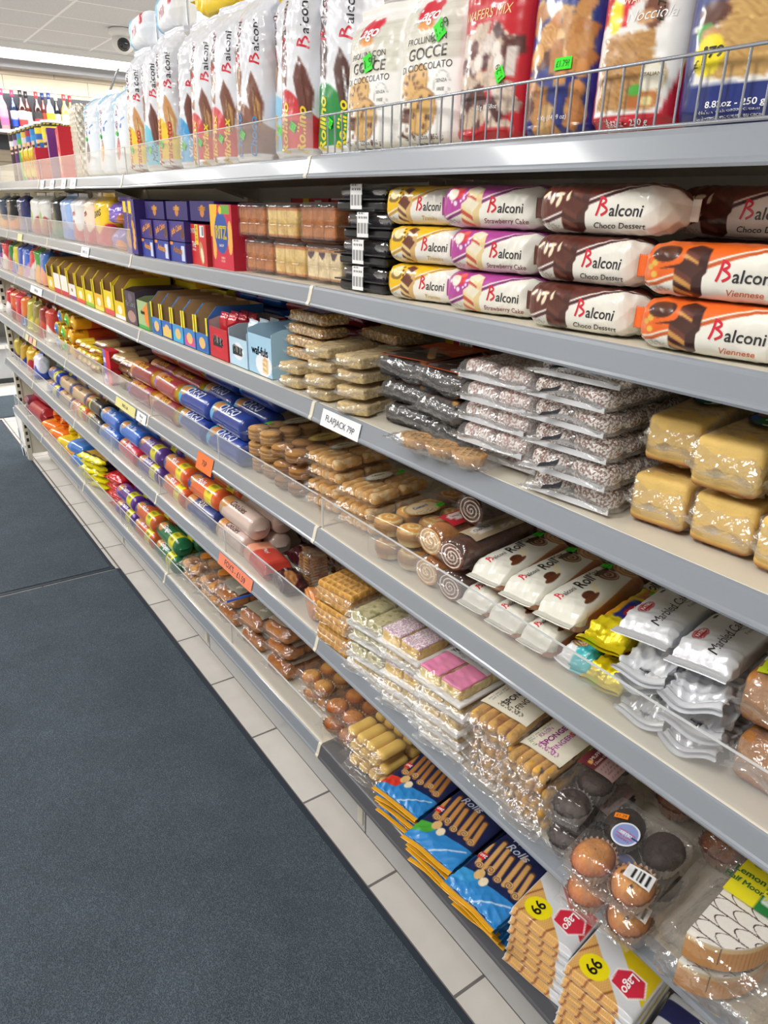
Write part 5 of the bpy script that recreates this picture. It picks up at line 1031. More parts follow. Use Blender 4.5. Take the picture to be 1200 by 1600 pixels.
    def cf(c, w, h): c.rect(-w / 2, h * .28, -w * .1, h * .48, 'f0cc1c'); c.ell(0, -h * .2, w * .4, h * .2, 'b07038'); c.cookie(0, -h * .2, w * .35, 'c08a48', '4a2a18', 6, 1)
    Kt1 = bx(.095, .165, cf, 'COOKIES', 'f0c83c', 80, ts=.022, main='44308c'); Kt2 = bx(.09, .165, lambda c, w, h: (c.rect(-w / 2, h * .25, 0, h * .47, 'f0cc1c'), [c.ell(.01 * math.sin(k), h * (.05 - .13 * k), w * .2, h * .08, 'e8a848') for k in range(4)]), 'KIDS', 'f0c83c', 80, ts=.024)
    spawn(Kt2, 'tall purple biscuit box with stacked golden rings, standing beside the next stack', None, .865, 2.53, z, 'front', rz=-3); spawn(Kt1, 'tall purple biscuit box with a chocolate cookie, at the end of the riser', None, .865, 2.635, z, 'front', rz=-3)
    KA = bx(.135, .054, lambda c, w, h: c.cookie(w * .36, -h * .1, h * .3, '5a3420', '3a2014', 3), 'Jaffa Cakes', 'e89a2c', 12, ts=.022); KD = bx(.135, .054, lambda c, w, h: (c.rect(-w / 2, -h / 2, -w * .43, h / 2, 'f09a28'), c.rect(w * .3, -h * .3, w * .42, h * .35, 'f4f4f4')), 'Jaffa', 'e89a2c', 80, ts=.02)
    KM = bx(.135, .054, lambda c, w, h: (c.rect(w * .22, -h * .4, w * .42, h * .35, 'd0d8f0'), c.rect(-w / 2, h * .35, -w * .3, h / 2, 'f09a28')), 'Animals', 'e8a030', -4, main='2f3f98', ts=.024); KK = bx(.17, .05, lambda c, w, h: c.ell(0, 0, w * .09, h * .3, 'c88038'), 'COOKIES', 'e0a83c', 0, main='2a1d68', ts=.012, d=.14)
    for i in range(3):
        for j, k in enumerate((KM, KA)): spawn(k if i != 1 else (KD, KM)[j] if False else k, f'purple biscuit box, {["bottom", "middle"][j]} layer, {ORD[i]} stack from the crispbread', 'purple biscuit boxes', .875, 2.18 + i * .139 - .0, z + j * .0565, 'front', rz=-2)
        spawn(KK, f'dark purple biscuit box in the top layer, {ORD[i]} from the crispbread', 'dark purple biscuit boxes', .885, 2.02 + i * .19, z + .1135, 'front', rz=0) if i < 3 else None
    # ---- far bays: bags behind the riser
    def bag(main, c2, txt, tcol, seed, W=.15, Hh=.16, pic=None, D=.07, ts=.03):
        def p(x, q):
            c = Cv(x, q, main); c.m(x < -.03 + .02 * np.sin(q * 40 + seed), c2); 
            if pic: c.ell(-.02, 0, .03, .03, pic); c.ell(.045, .01, .013, .016, 'f4d020')
            return c
        return standbag('crisp_bag', W, Hh, D, p, up(txt, 0, .02, ts, tcol, shear=.1, bold=.03, rot_=8), FOIL, None, seed=seed, wr=.004, tr=.035, nx=50, nq=50, n=3.2)
    fb = [('7a5ac0', 'e8883c', '', 'ffffff', 'purple snack bag with an orange snack picture, lower one by the purple boxes', 2.74, .08, 0), ('7a5ac0', 'c87a3c', '', 'ffffff', 'purple snack bag stacked on another one, by the purple boxes', 2.74, .08, .085), ('f2c818', 'c8203c', 'STARS', '2a2a2a', 'yellow and red snack bag bursting over the riser', 2.93, .17, 0),
          ('f0dcc8', 'c02a30', 'corn', 'c02a30', 'cream and red snack bag next to the yellow bag', 3.10, .16, 0), ('e8e8e8', 'c83a34', 'mix', 'c02a30', 'white and red snack bag, further left than the cream one', 3.24, .15, 0), ('9ab8e8', '6a8ad8', '', '2a4a9a', 'pale blue snack bag beside the black one', 3.40, .15, 0), ('1e1e22', '2a6a3c', 'Takis', 'e8e8e8', 'black snack bag with white lettering', 3.60, .155, 0),
          ('dcdcd8', 'a0402c', '', '3a8a3c', 'tortilla bag with green avocado picture and yellow disc, nearer one', 3.83, .165, 0), ('e0e0dc', 'b04a3c', '', '3a8a3c', 'tortilla bag with green avocado picture and yellow disc, further one', 4.02, .165, 0), ('2a3068', '3a4a9a', 'KETTLE', 'e8e8f0', 'dark blue crisp bag with pale lettering', 4.33, .16, 0), ('17171b', 'e87a20', '', 'e8e8e8', 'black and orange crisp bag', 4.62, .16, 0), ('3a4a60', 'e89a4a', '', 'e8e8e8', 'grey-blue crisp bag at the very end', 4.88, .16, 0)]
    for i, (a, b, t, tc_, lab, y, hh, dz_) in enumerate(fb):
        k = bag(a, b, t, tc_, 60 + i, W=.185 if i > 1 else .13, Hh=min(hh * 1.25, .19) if i > 1 else hh * 1.08, D=.1, pic=('8ab848' if 'avocado' in lab else None), ts=.032); spawn(k, lab, None, .862, y * 1.045 - .03, z + dz_, 'stand', rz=-2, ry=3)
    for i in range(9): spawn(bag(['2a2a30', '3a2a5a', 'b0a890', '5a4a30', '2a3a6a', '6a6a70'][i % 6], '3a3a3a', '', 'ffffff', 90 + i, W=.18, Hh=.17), f'snack bag in the back row behind the riser on the second shelf, {ORD[i]} nearest', 'snack bags behind on the second shelf', 1.0, 2.86 + i * .22, z, 'stand')
MATTEFOIL2 = attr_mat('printed_satin_wrapper', .3, coat=.35, bump=.1, bscale=24)
shelf_b()
# ================================================================ baked goods in film, nearest bay
SPONGE = attr_mat('soft_sponge', .8, bump=.25, bscale=260, var=.06, vscale=40, spec=.25)
COCO = fleck_mat('coconut_coating', 'f4f1ec', 260, .5)
OAT = fleck_mat('oat_surface', 'e2cc98', 170, .55)
def speck(base, fleck, k=420, th=.25, seed=5):
    f1, f2 = SN(seed, k, 9), SN(seed + 1, k * 1.7, 9)
    def cf(P, N=None):
        c = np.tile(col(base), (len(P), 1)); v = f1(P) + .7 * f2(P); c[v > th] = col(fleck); return c
    return cf
def grad(base, edge, lo, seed=2, top=None, hi=9):
    nn = SN(seed, 70)
    def cf(P, N=None):
        c = np.tile(col(base), (len(P), 1)); t = np.clip((lo + .004 * nn(P) - P[:, 2]) / .008, 0, 1)[:, None]; c = c * (1 - t) + col(edge) * t
        if top is not None: t = np.clip((P[:, 2] - hi - .003 * nn(P)) / .006, 0, 1)[:, None]; c = c * (1 - t) + col(top) * t
        return c
    return cf
def muffin(kd, x, y, z, r, h, topc, casec, mat, chips=None, seed=1, domef=.55, flutes=26):
    nn = SN(seed, 150, 12); nb = SN(seed + 9, 60, 5); rr = np.random.RandomState(seed)
    m_ = MB(); prof = [(r * .7, -h / 2), (r * 1.02, h * .12)]
    def fl(P, T_): k = .0018 * np.sign(np.sin(T_ * flutes)); return np.stack([np.cos(T_) * k, np.sin(T_) * k, .0018 * np.sin(T_ * flutes) * (P[:, 2] > 0)], -1)
    lathe(m_, [(r * (.7 + .36 * t), -h / 2 + h * .68 * t) for t in np.linspace(0, 1, 5)], 104, col(casec), disp=fl)
    case_ = dict(name='paper_case', me=at(m_.mesh('paper_case', FILMPAPER), x, y, z))
    m_ = MB(); pr_ = [(r * .68, -h / 2 + .001), (r * .93, h * .08)] + [(r * .95 * math.cos(a) ** .8, h * .08 + r * domef * math.sin(a)) for a in np.linspace(.12, math.pi / 2 - .02, 20)]
    def cf(P):
        c = np.tile(col(topc), (len(P), 1)); R = np.hypot(P[:, 0], P[:, 1]) / r; c = c * (1 + .09 * nn(P) + .09 * nb(P))[:, None]; e_ = np.clip((R - .62) * 2.6, 0, 1)[:, None]; c = c * (1 - e_) + c * np.array([.80, .62, .5]) * e_
        if chips:
            for k in range(chips[1]):
                a, q = rr.uniform(0, 6.28), r * .75 * math.sqrt(rr.rand()); d = np.hypot(P[:, 0] - q * math.cos(a), P[:, 1] - q * math.sin(a)); c[(d < r * .09) & (P[:, 2] > 0)] = col(chips[0])
        return c
    lathe(m_, pr_, 64, colf=cf, disp=lambda P, T_: (P / np.maximum(np.linalg.norm(P, axis=1), 1e-6)[:, None]) * (.0012 * nn(P) + .0016 * nb(P))[:, None])
    p = kd.part('muffin', at(m_.mesh('muffin', mat), x, y, z)); p['sub'].append(dict(name='paper_case', me=case_['me'], label=None, sub=[]))
FILMPAPER = attr_mat('greaseproof_paper', .5)
def ticket_oval(txt, c1, c2, tc, cx=0, cy=0, w=.1, h=.05, size=.012, shape='oval', rot_=90, micro=True):
    def f(mb, S):
        def cv(c):
            if shape == 'oval': c.m((c.x / (w / 2)) ** 2 + (c.y / (h / 2)) ** 2 > .82, c2)
            else: c.m((abs(c.x) > w / 2 - .002) | (abs(c.y) > h / 2 - .002), c2)
            if micro: c.micro(-w * .4, -h * .4, w * .4, -h * .12, 4, '666666', 2)
            return c
        n = 24; S.patch(mb, cx, cy, w, h, c1, 0, off=.0036, n=n, cvf=cv, shape='round' if shape == 'oval' else 'rect')
        S.letter(mb, T(txt, cx + (.0 if rot_ else 0), cy + h * .12, size, tc, 0 if rot_ == 90 else rot_, bold=.02), off=.0042)
    return f
def near_cd():
    z = 1.369
    # ---- madeira loaves, with the cut end towards the aisle
    def loaf(kd, L=.24, W=.086, H=.068, c='e8c476', e='a8683c', top='dcb462'):
        kd.part('sponge_cake', block('sponge_cake', L / 2, W / 2, H / 2,   .009, grad(c, e, -H / 2 + .010, 3, top, H / 2 - .003), SPONGE, n=30, rough=.0005, k=40))
    def tk(mb, S):
        def cv(c):
            c.m((c.x / .055) ** 2 + (c.y / .03) ** 2 > .8, '20261c'); c.m((c.y > .0) & ((c.x / .055) ** 2 + (c.y / .03) ** 2 < .8), '3c5a9a'); c.m((c.y > -.008) & (c.y < .012) & (abs(c.x) < .045), '2f6a34'); c.ell(.005, .017, .014, .007, 'b87a50')
            c.micro(-.03, -.024, .03, -.012, 3, '555544', 4); return c
        S.patch(mb, .02, .0, .11, .06, 'e6e2c8', 0, off=.0036, n=30, cvf=cv, shape='round'); S.letter(mb, T('madeira', .02, .003, .017, 'f0f0e8', 0, bold=.02), off=.0043)
    KL = filmkind('madeira_cake', 'cake', .295, .096, .074, loaf, mat=FILM2, seed=61, wr=.0055, tl=.035, ticket=tk, n=5)
    for i, (x, y, zz, rz, lab) in enumerate(((.962, .558, 0, 7, 'yellow madeira cake in film, bottom row, beside the coconut stack'), (.962, .463, 0, 5, 'yellow madeira cake in film, bottom row, second from the coconut stack'), (.955, .367, 0, 3, 'madeira cake in film, bottom row, nearest the right edge of the photo'),
                                              (.965, .57, .0725, 12, 'yellow madeira cake in film, top row, leaning on the coconut stack'), (.945, .476, .0725, 8, 'yellow madeira cake in film, top row, in front of the others'))):
        spawn(KL, lab, 'madeira cakes', x, y, z + zz, 'up', rz=rz)
    def loaf2(kd):
        cf = speck('e8dc9c', '7ab04a', 60, .5, 8); kd.part('sponge_cake', block('sponge_cake', .115, .043, .033, .012, cf, BAKED, n=30, rough=.0008, k=60))
    K2 = filmkind('layer_cake', 'cake', .27, .094, .072, loaf2, seed=62, wr=.004, n=5); spawn(K2, 'pale cake with green filling in film, top row, at the right edge of the photo', None, .955, .372, z + .0725, 'up', rz=4)
    # ---- coconut mallow trays in film
    def cocos(c1, c2, seed, lay=(4, 2)):
        def f(kd):
            L, W = .2, .145; nx_, ny_ = lay
            m_ = MB(); rbox(m_, L / 2, W / 2, .007, .005, 4, (1, 1, 1), ctr=(0, 0, -.009)); kd.part('tray', m_.mesh('tray', PET))
            for i in range(nx_):
                for j in range(ny_):
                    cf = col(c1); kd.part('coconut_bun', block('coconut_bun', L / nx_ * .46, W / ny_ * .47, .0148, .0125, cf, COCO, (i - (nx_ - 1) / 2) * L / nx_, (j - (ny_ - 1) / 2) * W / ny_, .0, n=18, rough=.0012, k=240, seed=seed + i))
            m_ = MB(); box(m_, -L / 2 - .006, -L / 2 - .0045, -W / 2, W / 2, -.0145, -.006, col('e6e8ec')); kd.part('paper_strip', m_.mesh('paper_strip', PAPER))
        return f
    KC1 = filmkind('coconut_cake_pack', 'cake pack', .25, .165, .032, cocos('9a7466', 'f2efe9', 3), seed=63, wr=.0036, mat=FILM2, tl=.02, ticket=lambda mb, S: S.patch(mb, -.118, .02, .012, .03, '26262c', 20, off=.003))
    KC2 = filmkind('coconut_cake_pack', 'cake pack', .25, .16, .032, cocos('c09a92', 'e2d2cc', 6), seed=64, wr=.0038, mat=FILM2, tl=.02)
    stack(KC1, 6, 'film pack of white coconut cakes', 'of the stack beside the madeira cakes', 'coconut cake packs', .905, .672, z, .0322, rz=3, jx=.009, jy=.005, jr=3, seed=3)
    stack(KC2, 5, 'film pack of pinkish coconut cakes', 'of the stack beside the black trays', 'pinkish coconut cake packs', .905, .85, z, .0325, rz=3, jx=.006, jy=.004, jr=2, seed=4)
    spawn(KC1, 'film pack of white coconut cakes lying deeper on the shelf, over the madeira cakes', None, 1.06, .56, z + .13, 'up', rz=5)
    # ---- black trays with an orange sleeve
    def bt(sleeve):
        def f(kd):
            L, W, H = .19, .125, .04
            m_ = MB(); rbox(m_, L / 2, W / 2, H / 2 - .003, .008, 16, col('1a1614'), ctr=(0, 0, -.003), disp=lambda P: .0012 * np.sign(np.sin(P[:, 0] * 420 + P[:, 1] * 420))); kd.part('tray', m_.mesh('tray', PLAST))
            kd.part('cake', block('cake', L / 2 - .012, W / 2 - .01, .006, .004, speck('4a2c20', 'd8a050', 90, .7, 4), CHOC, 0, 0, H / 2 - .006, n=20, rough=.001))
            if sleeve:
                X, Y = np.meshgrid(np.linspace(-L / 2, L / 2, 60), np.linspace(-W / 2, W / 2, 50), indexing='ij'); X = X.ravel(); Y = Y.ravel()
                c = Cv(X, Y, 'c8581c').poly([(-.09, -.06), (-.02, -.06), (.02, .06), (-.09, .06)], '2c1a14')
                for k in range(5): c.ell(-.05 + k * .016, -.03 + k * .012, .02, .008, 'd8a868', 40)
                c.micro(.02, -.05, .08, -.02, 4, 'e8c8a0'); m_ = MB(); m_.addq(np.stack([X, Y, X * 0 + H / 2 + .0025], -1), 60, 50, c.c, 0, False); kd.part('card_sleeve', m_.mesh('card_sleeve', CARD), 'orange printed card')
        return f
    KB1 = filmkind('black_cake_tray', 'cake tray', .235, .14, .045, bt(False), seed=65, wr=.0036, mat=FILM2, tl=.022); KB2 = filmkind('black_cake_tray', 'cake tray', .235, .14, .045, bt(True), seed=66, wr=.003, mat=FILM2, tl=.022)
    stack([KB1, KB1, KB2], 3, 'film-wrapped black cake tray', 'of the stack beside the coconut cakes', 'black trays in film', .905, .985, z, .0435, rz=5, jr=4, seed=6)
    stack([KB1, KB1, KB2], 3, 'film-wrapped black cake tray', 'of the stack beside the flapjacks', 'black trays in film by the flapjacks', .925, 1.112, z, .0425, rz=8, jr=4, seed=7)
    # ---- lattice tart
    def tart(kd):
        for i in range(3):
            m_ = MB(); r = .032
            def cf(P): c = np.tile(col('d8a25c'), (len(P), 1)); R = np.hypot(P[:, 0], P[:, 1]); c[(R < .025) & (P[:, 2] > .002)] = col('6a1c20'); return c
            lathe(m_, [(.001, -.01), (r * .75, -.01), (r, .006), (r * .98, .01), (r * .84, .01), (r * .78, .005), (.001, .005)], 40, colf=cf, disp=lambda P, T_: np.stack([np.cos(T_), np.sin(T_), 0 * T_], -1) * (.0016 * np.sin(T_ * 14))[:, None])
            kd.part('tart', at(m_.mesh('tart', BAKED), (i - 1) * .062, 0, 0))
            m_ = MB()
            for q in (-.012, 0, .012): box(m_, -.024, .024, q - .0025, q + .0025, .005, .009, col('dcae66')); box(m_, q - .0025, q + .0025, -.024, .024, .0055, .0095, col('dcae66'))
            kd.parts[-1]['sub'].append(dict(name='pastry_lattice', me=at(m_.mesh('pastry_lattice', BAKED), (i - 1) * .062, 0, 0, 20), label=None, sub=[]))
    K = filmkind('tart_pack', 'tart pack', .24, .08, .028, tart, seed=67, wr=.003, mat=FILM2, tl=.03)
    spawn(K, 'film pack of small lattice jam tarts lying at the shelf edge below the coconut cakes', None, .862, .915, z + .001, 'along', rz=14) if False else spawn(K, 'film pack of lattice jam tarts at the shelf edge by the coconut cakes', None, .80, .93, z + .002, 'along', rz=8)
    # ---- flapjacks
    def flap(c1, c2, H, L=.14, W=.075):
        def f(kd): kd.part('flapjack', block('flapjack', L / 2, W / 2, H / 2, .004, col(c1), OAT, n=34, rough=.0008, k=300))
        return f
    KF1 = filmkind('flapjack_pack', 'flapjack', .185, .085, .026, flap('b98a4e', 'd2a868', .022), seed=68, wr=.0034, mat=FILM2, tl=.02); KF2 = filmkind('flapjack_pack', 'flapjack', .185, .085, .026, flap('d2b888', 'ece0bc', .022), seed=69, wr=.0036, mat=FILM2, tl=.02)
    def wtk(mb, S): S.patch(mb, 0, 0, .09, .05, '9a86b8', 0, off=.003, n=10)
    KF3 = filmkind('flapjack_pack', 'flapjack', .185, .085, .026, flap('a87c42', 'c89a58', .022), seed=70, wr=.003, mat=FILM2, tl=.02, ticket=wtk)
    stack([KF2], 4, 'pale oat flapjack in film', 'of the front stack beside the black trays', 'pale flapjacks', .862, 1.262, z, .0262, rz=16, jr=7, seed=9)
    stack([KF2], 4, 'pale oat flapjack in film', 'of the front stack by the shelf joint', 'pale flapjacks', .862, 1.395, z, .0262, rz=12, jr=8, seed=10)
    stack([KF2], 2, 'pale oat flapjack in film', 'under the brown flapjacks beside the wafer box', 'pale flapjacks under', .875, 1.535, z, .0262, rz=10, jr=6, seed=11)
    stack([KF1, KF1, KF1, KF3], 4, 'brown oat flapjack in film', 'of the front heap by the wafer box', 'brown flapjacks', .88, 1.53, z + .054, .0275, face='along', rz=6, jr=3, seed=12)
    stack([KF1], 5, 'brown oat flapjack in film', 'of the taller stack behind', 'brown flapjacks behind', .99, 1.375, z, .0285, face='along', rz=2, jr=2, seed=13)
    K = carton('cereal_box', 'box', .1, .16, .05, lambda x, y: Cv(x, y, 'c82840').rect(-.05, .0, -.02, .08, 'e8b818').bars(.0, .02, .045, .07), (), side='a81c30')
    spawn(K, 'red and yellow box at the back between the flapjacks and the black trays', None, 1.15, 1.30, z, 'front')
    def brown_t(kd): kd.part('cake', block('cake', .08, .06, .018, .008, speck('5a3a2c', '7a5644', 90, .4), CHOC, n=20, rough=.001))
    K = filmkind('cake_pack', 'cake pack', .2, .14, .045, brown_t, seed=71)
    for i in range(4): spawn(K, f'dark cake in film at the back of the third shelf, {ORD[i]} counted from the right', 'dark cakes at the back', 1.13, .62 + i * .155, z + .04 + .045 * (i % 2), 'up')
    paper('shelf_ticket', (1.34, 1.19), 'C', -.0395, -.004, 'eef0f2', 'white handwritten FLAPJACK 79p ticket stuck on the third shelf strip', [('FLAPJACK 79P', 0, 0, .0185)])

    # ================================================ fourth shelf, nearest bay (behind the riser)
    z = 1.066
    X0 = .805
    # cookies in clear film
    def biscuits(nx_, ny_, r, c, e, n=3):
        def f(kd):
            for i in range(nx_):
                for j in range(ny_):
                    for k in range(n):
                        m_ = MB(); t = .011
                        def cf(P): q = np.tile(col(c), (len(P), 1)); q[np.abs(P[:, 2]) < t * .12] = col(e); R = np.hypot(P[:, 0], P[:, 1]); q = q * (1.05 - .18 * (R / r) ** 4)[:, None]; return q
                        lathe(m_, [(.001, -t / 2), (r * .9, -t / 2), (r, -t / 4), (r * .96, 0), (r, t / 4), (r * .9, t / 2), (.001, t / 2 + .001)], 30, colf=cf)
                        kd.part('biscuit', at(m_.mesh('biscuit', BAKED), (i - (nx_ - 1) / 2) * r * 2.08, (j - (ny_ - 1) / 2) * r * 2.1, (k - (n - 1) / 2) * t * 1.02))
        return f
    KK1 = filmkind('biscuit_pack', 'biscuit pack', .27, .135, .042, biscuits(4, 2, .03, 'd8a86a', 'b07a3c'), seed=72, wr=.0035, tl=.022, ticket=ticket_oval('Shortbread', 'dcd4bc', 'b0a890', '7a4030', .02, 0, .11, .05, .011), stick=dict(cx=-.06, cy=.03, rot_=20))
    KK2 = filmkind('biscuit_pack', 'biscuit pack', .27, .14, .04, biscuits(4, 2, .031, 'c08a4c', '8a5a2c', 2), seed=73, wr=.0035, tl=.022, ticket=ticket_oval('Cookies', 'd8c070', 'b89a50', '4a3a20', .02, 0, .11, .055, .012), stick=dict(cx=.07, cy=.02, rot_=30))
    stack([KK1], 3, 'film pack of shortbread rounds', 'of the stack next to the blue biscuit rolls', 'shortbread packs', .955, 1.80, z, .041, rz=6, seed=21)
    stack([KK2], 3, 'film pack of brown cookies', 'of the stack near the shelf joint', 'brown cookie packs', .95, 1.635, z, .037, rz=8, seed=22)
    # sugared puff pastry
    def puff(kd):
        for i in range(2):
            for j in range(5): kd.part('pastry', block('pastry', .042, .0115, .012, .008, speck('dca85e', 'efd09a', 120, .3, j), BAKED, (i - .5) * .09, (j - 2) * .024, 0, n=14, rough=.0016, k=120, seed=i * 5 + j))
    KP = filmkind('pastry_pack', 'pastry pack', .235, .14, .032, puff, seed=74, wr=.003, tl=.02, ticket=ticket_oval('Puff Pastry', 'd4ccb4', '8a94a8', '5a4a3a', .0, .02, .09, .04, .009), stick=dict(cx=.06, cy=.01, rot_=15))
    stack([KP], 4, 'film pack of sugared puff pastries', 'of the stack right of the shelf joint', 'puff pastry packs', .94, 1.475, z, .0325, rz=7, seed=23)
    stack([KP], 3, 'film pack of sugared puff pastries', 'of the next stack, nearer the swirl buns', 'puff pastry packs nearer', .935, 1.325, z, .0325, rz=5, seed=24)
    # golden swirl buns in a clear box
    def buns(nx_, ny_, r, c='e2a048', c2='f6e09a', hh=.016):
        def f(kd):
            for i in range(nx_):
                for j in range(ny_):
                    m_ = MB()
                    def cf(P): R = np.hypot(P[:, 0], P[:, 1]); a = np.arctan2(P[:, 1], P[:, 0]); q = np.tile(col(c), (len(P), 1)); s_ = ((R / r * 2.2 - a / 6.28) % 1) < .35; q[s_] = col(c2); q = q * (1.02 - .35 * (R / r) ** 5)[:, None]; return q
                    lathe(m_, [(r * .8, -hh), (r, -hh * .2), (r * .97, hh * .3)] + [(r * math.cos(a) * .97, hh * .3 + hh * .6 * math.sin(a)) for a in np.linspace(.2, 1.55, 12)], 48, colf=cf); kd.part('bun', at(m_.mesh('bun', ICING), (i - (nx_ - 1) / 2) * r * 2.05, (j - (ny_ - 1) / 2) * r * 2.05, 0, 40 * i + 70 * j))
        return f
    def boxed(name, cat, w, d, h, fill, seed, ticket=None, stick=None):
        kd = Kind(name, cat, (w / 2, d / 2, h / 2)); fill(kd)
        m_ = MB(); rbox(m_, w / 2 - .002, d / 2 - .002, h / 2 - .001, .012, 22, (1, 1, 1), disp=lambda P: .001 * np.sign(np.sin(P[:, 0] * 420) * (np.abs(P[:, 2]) < h * .35)) * (np.abs(P[:, 1]) > d / 2 - .01) + .001 * np.sign(np.sin(P[:, 1] * 420)) * (np.abs(P[:, 0]) > w / 2 - .01) * (np.abs(P[:, 2]) < h * .35)); kd.part('clear_box', m_.mesh('clear_box', PET))
        class Fl:                                          # flat top for labels
            def F(s, x, q, off=0.0): x = np.asarray(x, float); return np.stack([x, np.asarray(q, float), x * 0 + h / 2 + off], -1)
            patch = Surf.patch; letter = Surf.letter
        S = Fl(); kd.S = S
        if ticket: mb = MB(); ticket(mb, S); kd.part('paper_label', mb.mesh('paper_label', PAPER))
        if stick: sticker(kd, S, off=.005, **stick)
        return kd
    KBn = boxed('bun_box', 'bun box', .22, .15, .052, buns(3, 2, .034, hh=.02), 1, ticket=ticket_oval('Custard', 'ccb48a', 'a88a5a', '3a5a9a', .0, .0, .105, .062, .014), stick=dict(cx=.045, cy=-.012, rot_=10))
    stack([KBn], 2, 'clear box of golden custard buns with an oval label', 'of the stack', 'custard bun boxes', .915, 1.138, z, .052, rz=9, jr=1, seed=25)
    KBm = boxed('bun_box', 'bun box', .2, .14, .05, buns(3, 2, .032, 'b8702c', 'e8b04c', .02), 2)
    for i in range(4): spawn(KBm, f'clear box of dark glazed swirl buns at the back, {ORD[i]} counted from the right', 'dark swirl bun boxes', 1.12, 1.02 + (i // 2) * .16, z + .052 * (i % 2), 'up', rz=4)
    # Swiss rolls with the spiral towards the aisle
    def swiss(outer, cream, inner):
        def f(kd):
            L, R = .23, .03; m_ = MB()
            X, A = np.meshgrid(np.linspace(-L / 2, L / 2, 30), np.linspace(0, 2 * math.pi, 48, endpoint=False), indexing='ij'); X = X.ravel(); A = A.ravel(); nn = SN(4, 60)
            P = np.stack([X, R * np.cos(A), R * .92 * np.sin(A)], -1); P += np.stack([0 * X, np.cos(A), np.sin(A)], -1) * (.001 * nn(P))[:, None]; m_.addq(P, 30, 48, col(outer), wrapv=True)
            for e in (-1, 1):
                Rr, A2 = np.meshgrid(np.linspace(0.0005, R, 34), np.linspace(0, 2 * math.pi, 72, endpoint=False), indexing='ij'); Rr = Rr.ravel(); A2 = A2.ravel(); s_ = ((Rr / R * 3.6 - A2 / 6.283) % 1) < .36
                c = np.tile(col(inner), (len(Rr), 1)); c[s_] = col(cream); c[Rr > R * .95] = col(outer); m_.addq(np.stack([Rr * 0 + e * L / 2, Rr * np.cos(A2), Rr * .92 * np.sin(A2)], -1), 34, 72, c, wrapv=True)
            kd.part('swiss_roll', m_.mesh('swiss_roll', BAKED))
        return f
    def rtk(c1, t, tc): 
        def f(mb, S):
            S.patch(mb, .0, .0, .15, .05, c1, 0, off=.0034, n=16, cvf=lambda c: c.ell(-.03, 0, .03, .014, 'e8e0d8').micro(.01, -.02, .07, -.004, 4, 'ffffff')); S.letter(mb, T(t, -.03, .0, .012, tc, 0), off=.004)
        return f
    K1 = filmkind('swiss_roll_pack', 'swiss roll', .275, .072, .066, swiss('c07a3c', 'f4ecd8', 'e0b070'), seed=75, wr=.0035, tl=.02, n=2.6, ticket=rtk('c02030', 'Swiss Roll', 'a01828'), stick=dict(cx=.045, cy=.02, rot_=10))
    K2 = filmkind('swiss_roll_pack', 'swiss roll', .275, .072, .066, swiss('5c3020', 'f0e8dc', '7a442c'), seed=76, wr=.0035, tl=.02, n=2.6, ticket=rtk('b8a488', 'Choc Roll', '3a2018'), stick=dict(cx=-.065, cy=.025, rot_=8))
    K3 = filmkind('swiss_roll_pack', 'swiss roll', .275, .072, .066, swiss('3c2018', 'e8e0d4', '5a3020'), seed=77, wr=.0035, tl=.02, n=2.6, ticket=rtk('b03038', 'Black F.', '2a1810'), stick=dict(cx=-.01, cy=.02, rot_=8))
    spawn(K3, 'dark chocolate roll in clear film lying on top of the other Swiss rolls', None, 1.0, .975, z + .125, 'up', rz=7)
    for k, y, nm in ((K1, 1.020, 'golden Swiss roll'), (K2, .945, 'brown Swiss roll')):
        for i in range(2): spawn(k, f'{nm} in clear film, {lev(i, 2)} of the two in its column', nm + ' packs', .945, y - .004 * i, z + .06 * i - .0, 'up', rz=7)
    # Roll packs in white wrapper
    def p(x, q):
        c = Cv(x, q, 'e8e6da'); d_ = (x > -.085) & (q < 0); c.m(d_ & (q < -.05 + .14 * (x + .06)), 'b8764c'); c.m((x > -.11) & (q < -.068), 'b8764c')
        c.m((x > .06) & (q > .0 - (x - .06) * 1.0), '4a2a20'); r = SN(3, 500)(np.stack([c.x, c.y, 0 * c.x], -1)); c.m((x > .06) & (q > .0 - (x - .06) * 1.0) & (r > .45), 'c8a898')
        c.ell(-.048, -.018, .016, .01, '5a2c18', 10).ell(-.05, -.026, .024, .006, '6a3820', 6); c.poly([(-.035, -.022), (-.015, .004), (-.002, .002), (-.02, -.024)], 'efe4c0'); c.spiral(.04, .0, .02, '5e3424', 'caa27c', 2.4); c.m(((c.x - .04) / .021) ** 2 + ((c.y - .012) / .006) ** 2 < 1, '4a2a20'); c.spiral(.088, -.012, .026, 'd8a874', 'a87444', 3); return c
    L4 = balc(-.066, .012, .0145) + T('Roll', -.014, .013, .031, '2a2626', 4, shear=.2, bold=.02) + T('Max', .026, .021, .019, '2a2626', 4, shear=.25)
    KR = flowpack('cake_roll_pack', 'cake roll pack', .25, .084, .056, p, L4, MATTEFOIL2, dict(cx=.055, cy=.022, rot_=0, w=.02, h=.02) and None, 170, 140, seed=78) if False else flowpack('cake_roll_pack', 'cake roll pack', .25, .084, .056, p, L4, MATTEFOIL2, nx=190, nq=150, stick=dict(cx=.066, cy=.018, rot_=10, w=.02, h=.018), seed=78, tl=.03, fin=.012, wr=.0016, n=3.4, sq=.85)
    for i, (y, x) in enumerate(((.72, .925), (.80, .925), (.878, .925))):
        pass
    for i, (y, x, nm) in enumerate(((.708, .948, 'nearest of three'), (.786, .945, 'middle one of three'), (.864, .942, 'furthest of three'))):
        spawn(KR, f'white chocolate roll pack on top, {nm}', 'white roll packs on top', x, y, z + .056 + .002 * i, 'up', rz=8)
        spawn(KR, f'white chocolate roll pack underneath, {nm}', 'white roll packs underneath', x - .008, y + .010, z, 'up', rz=4)
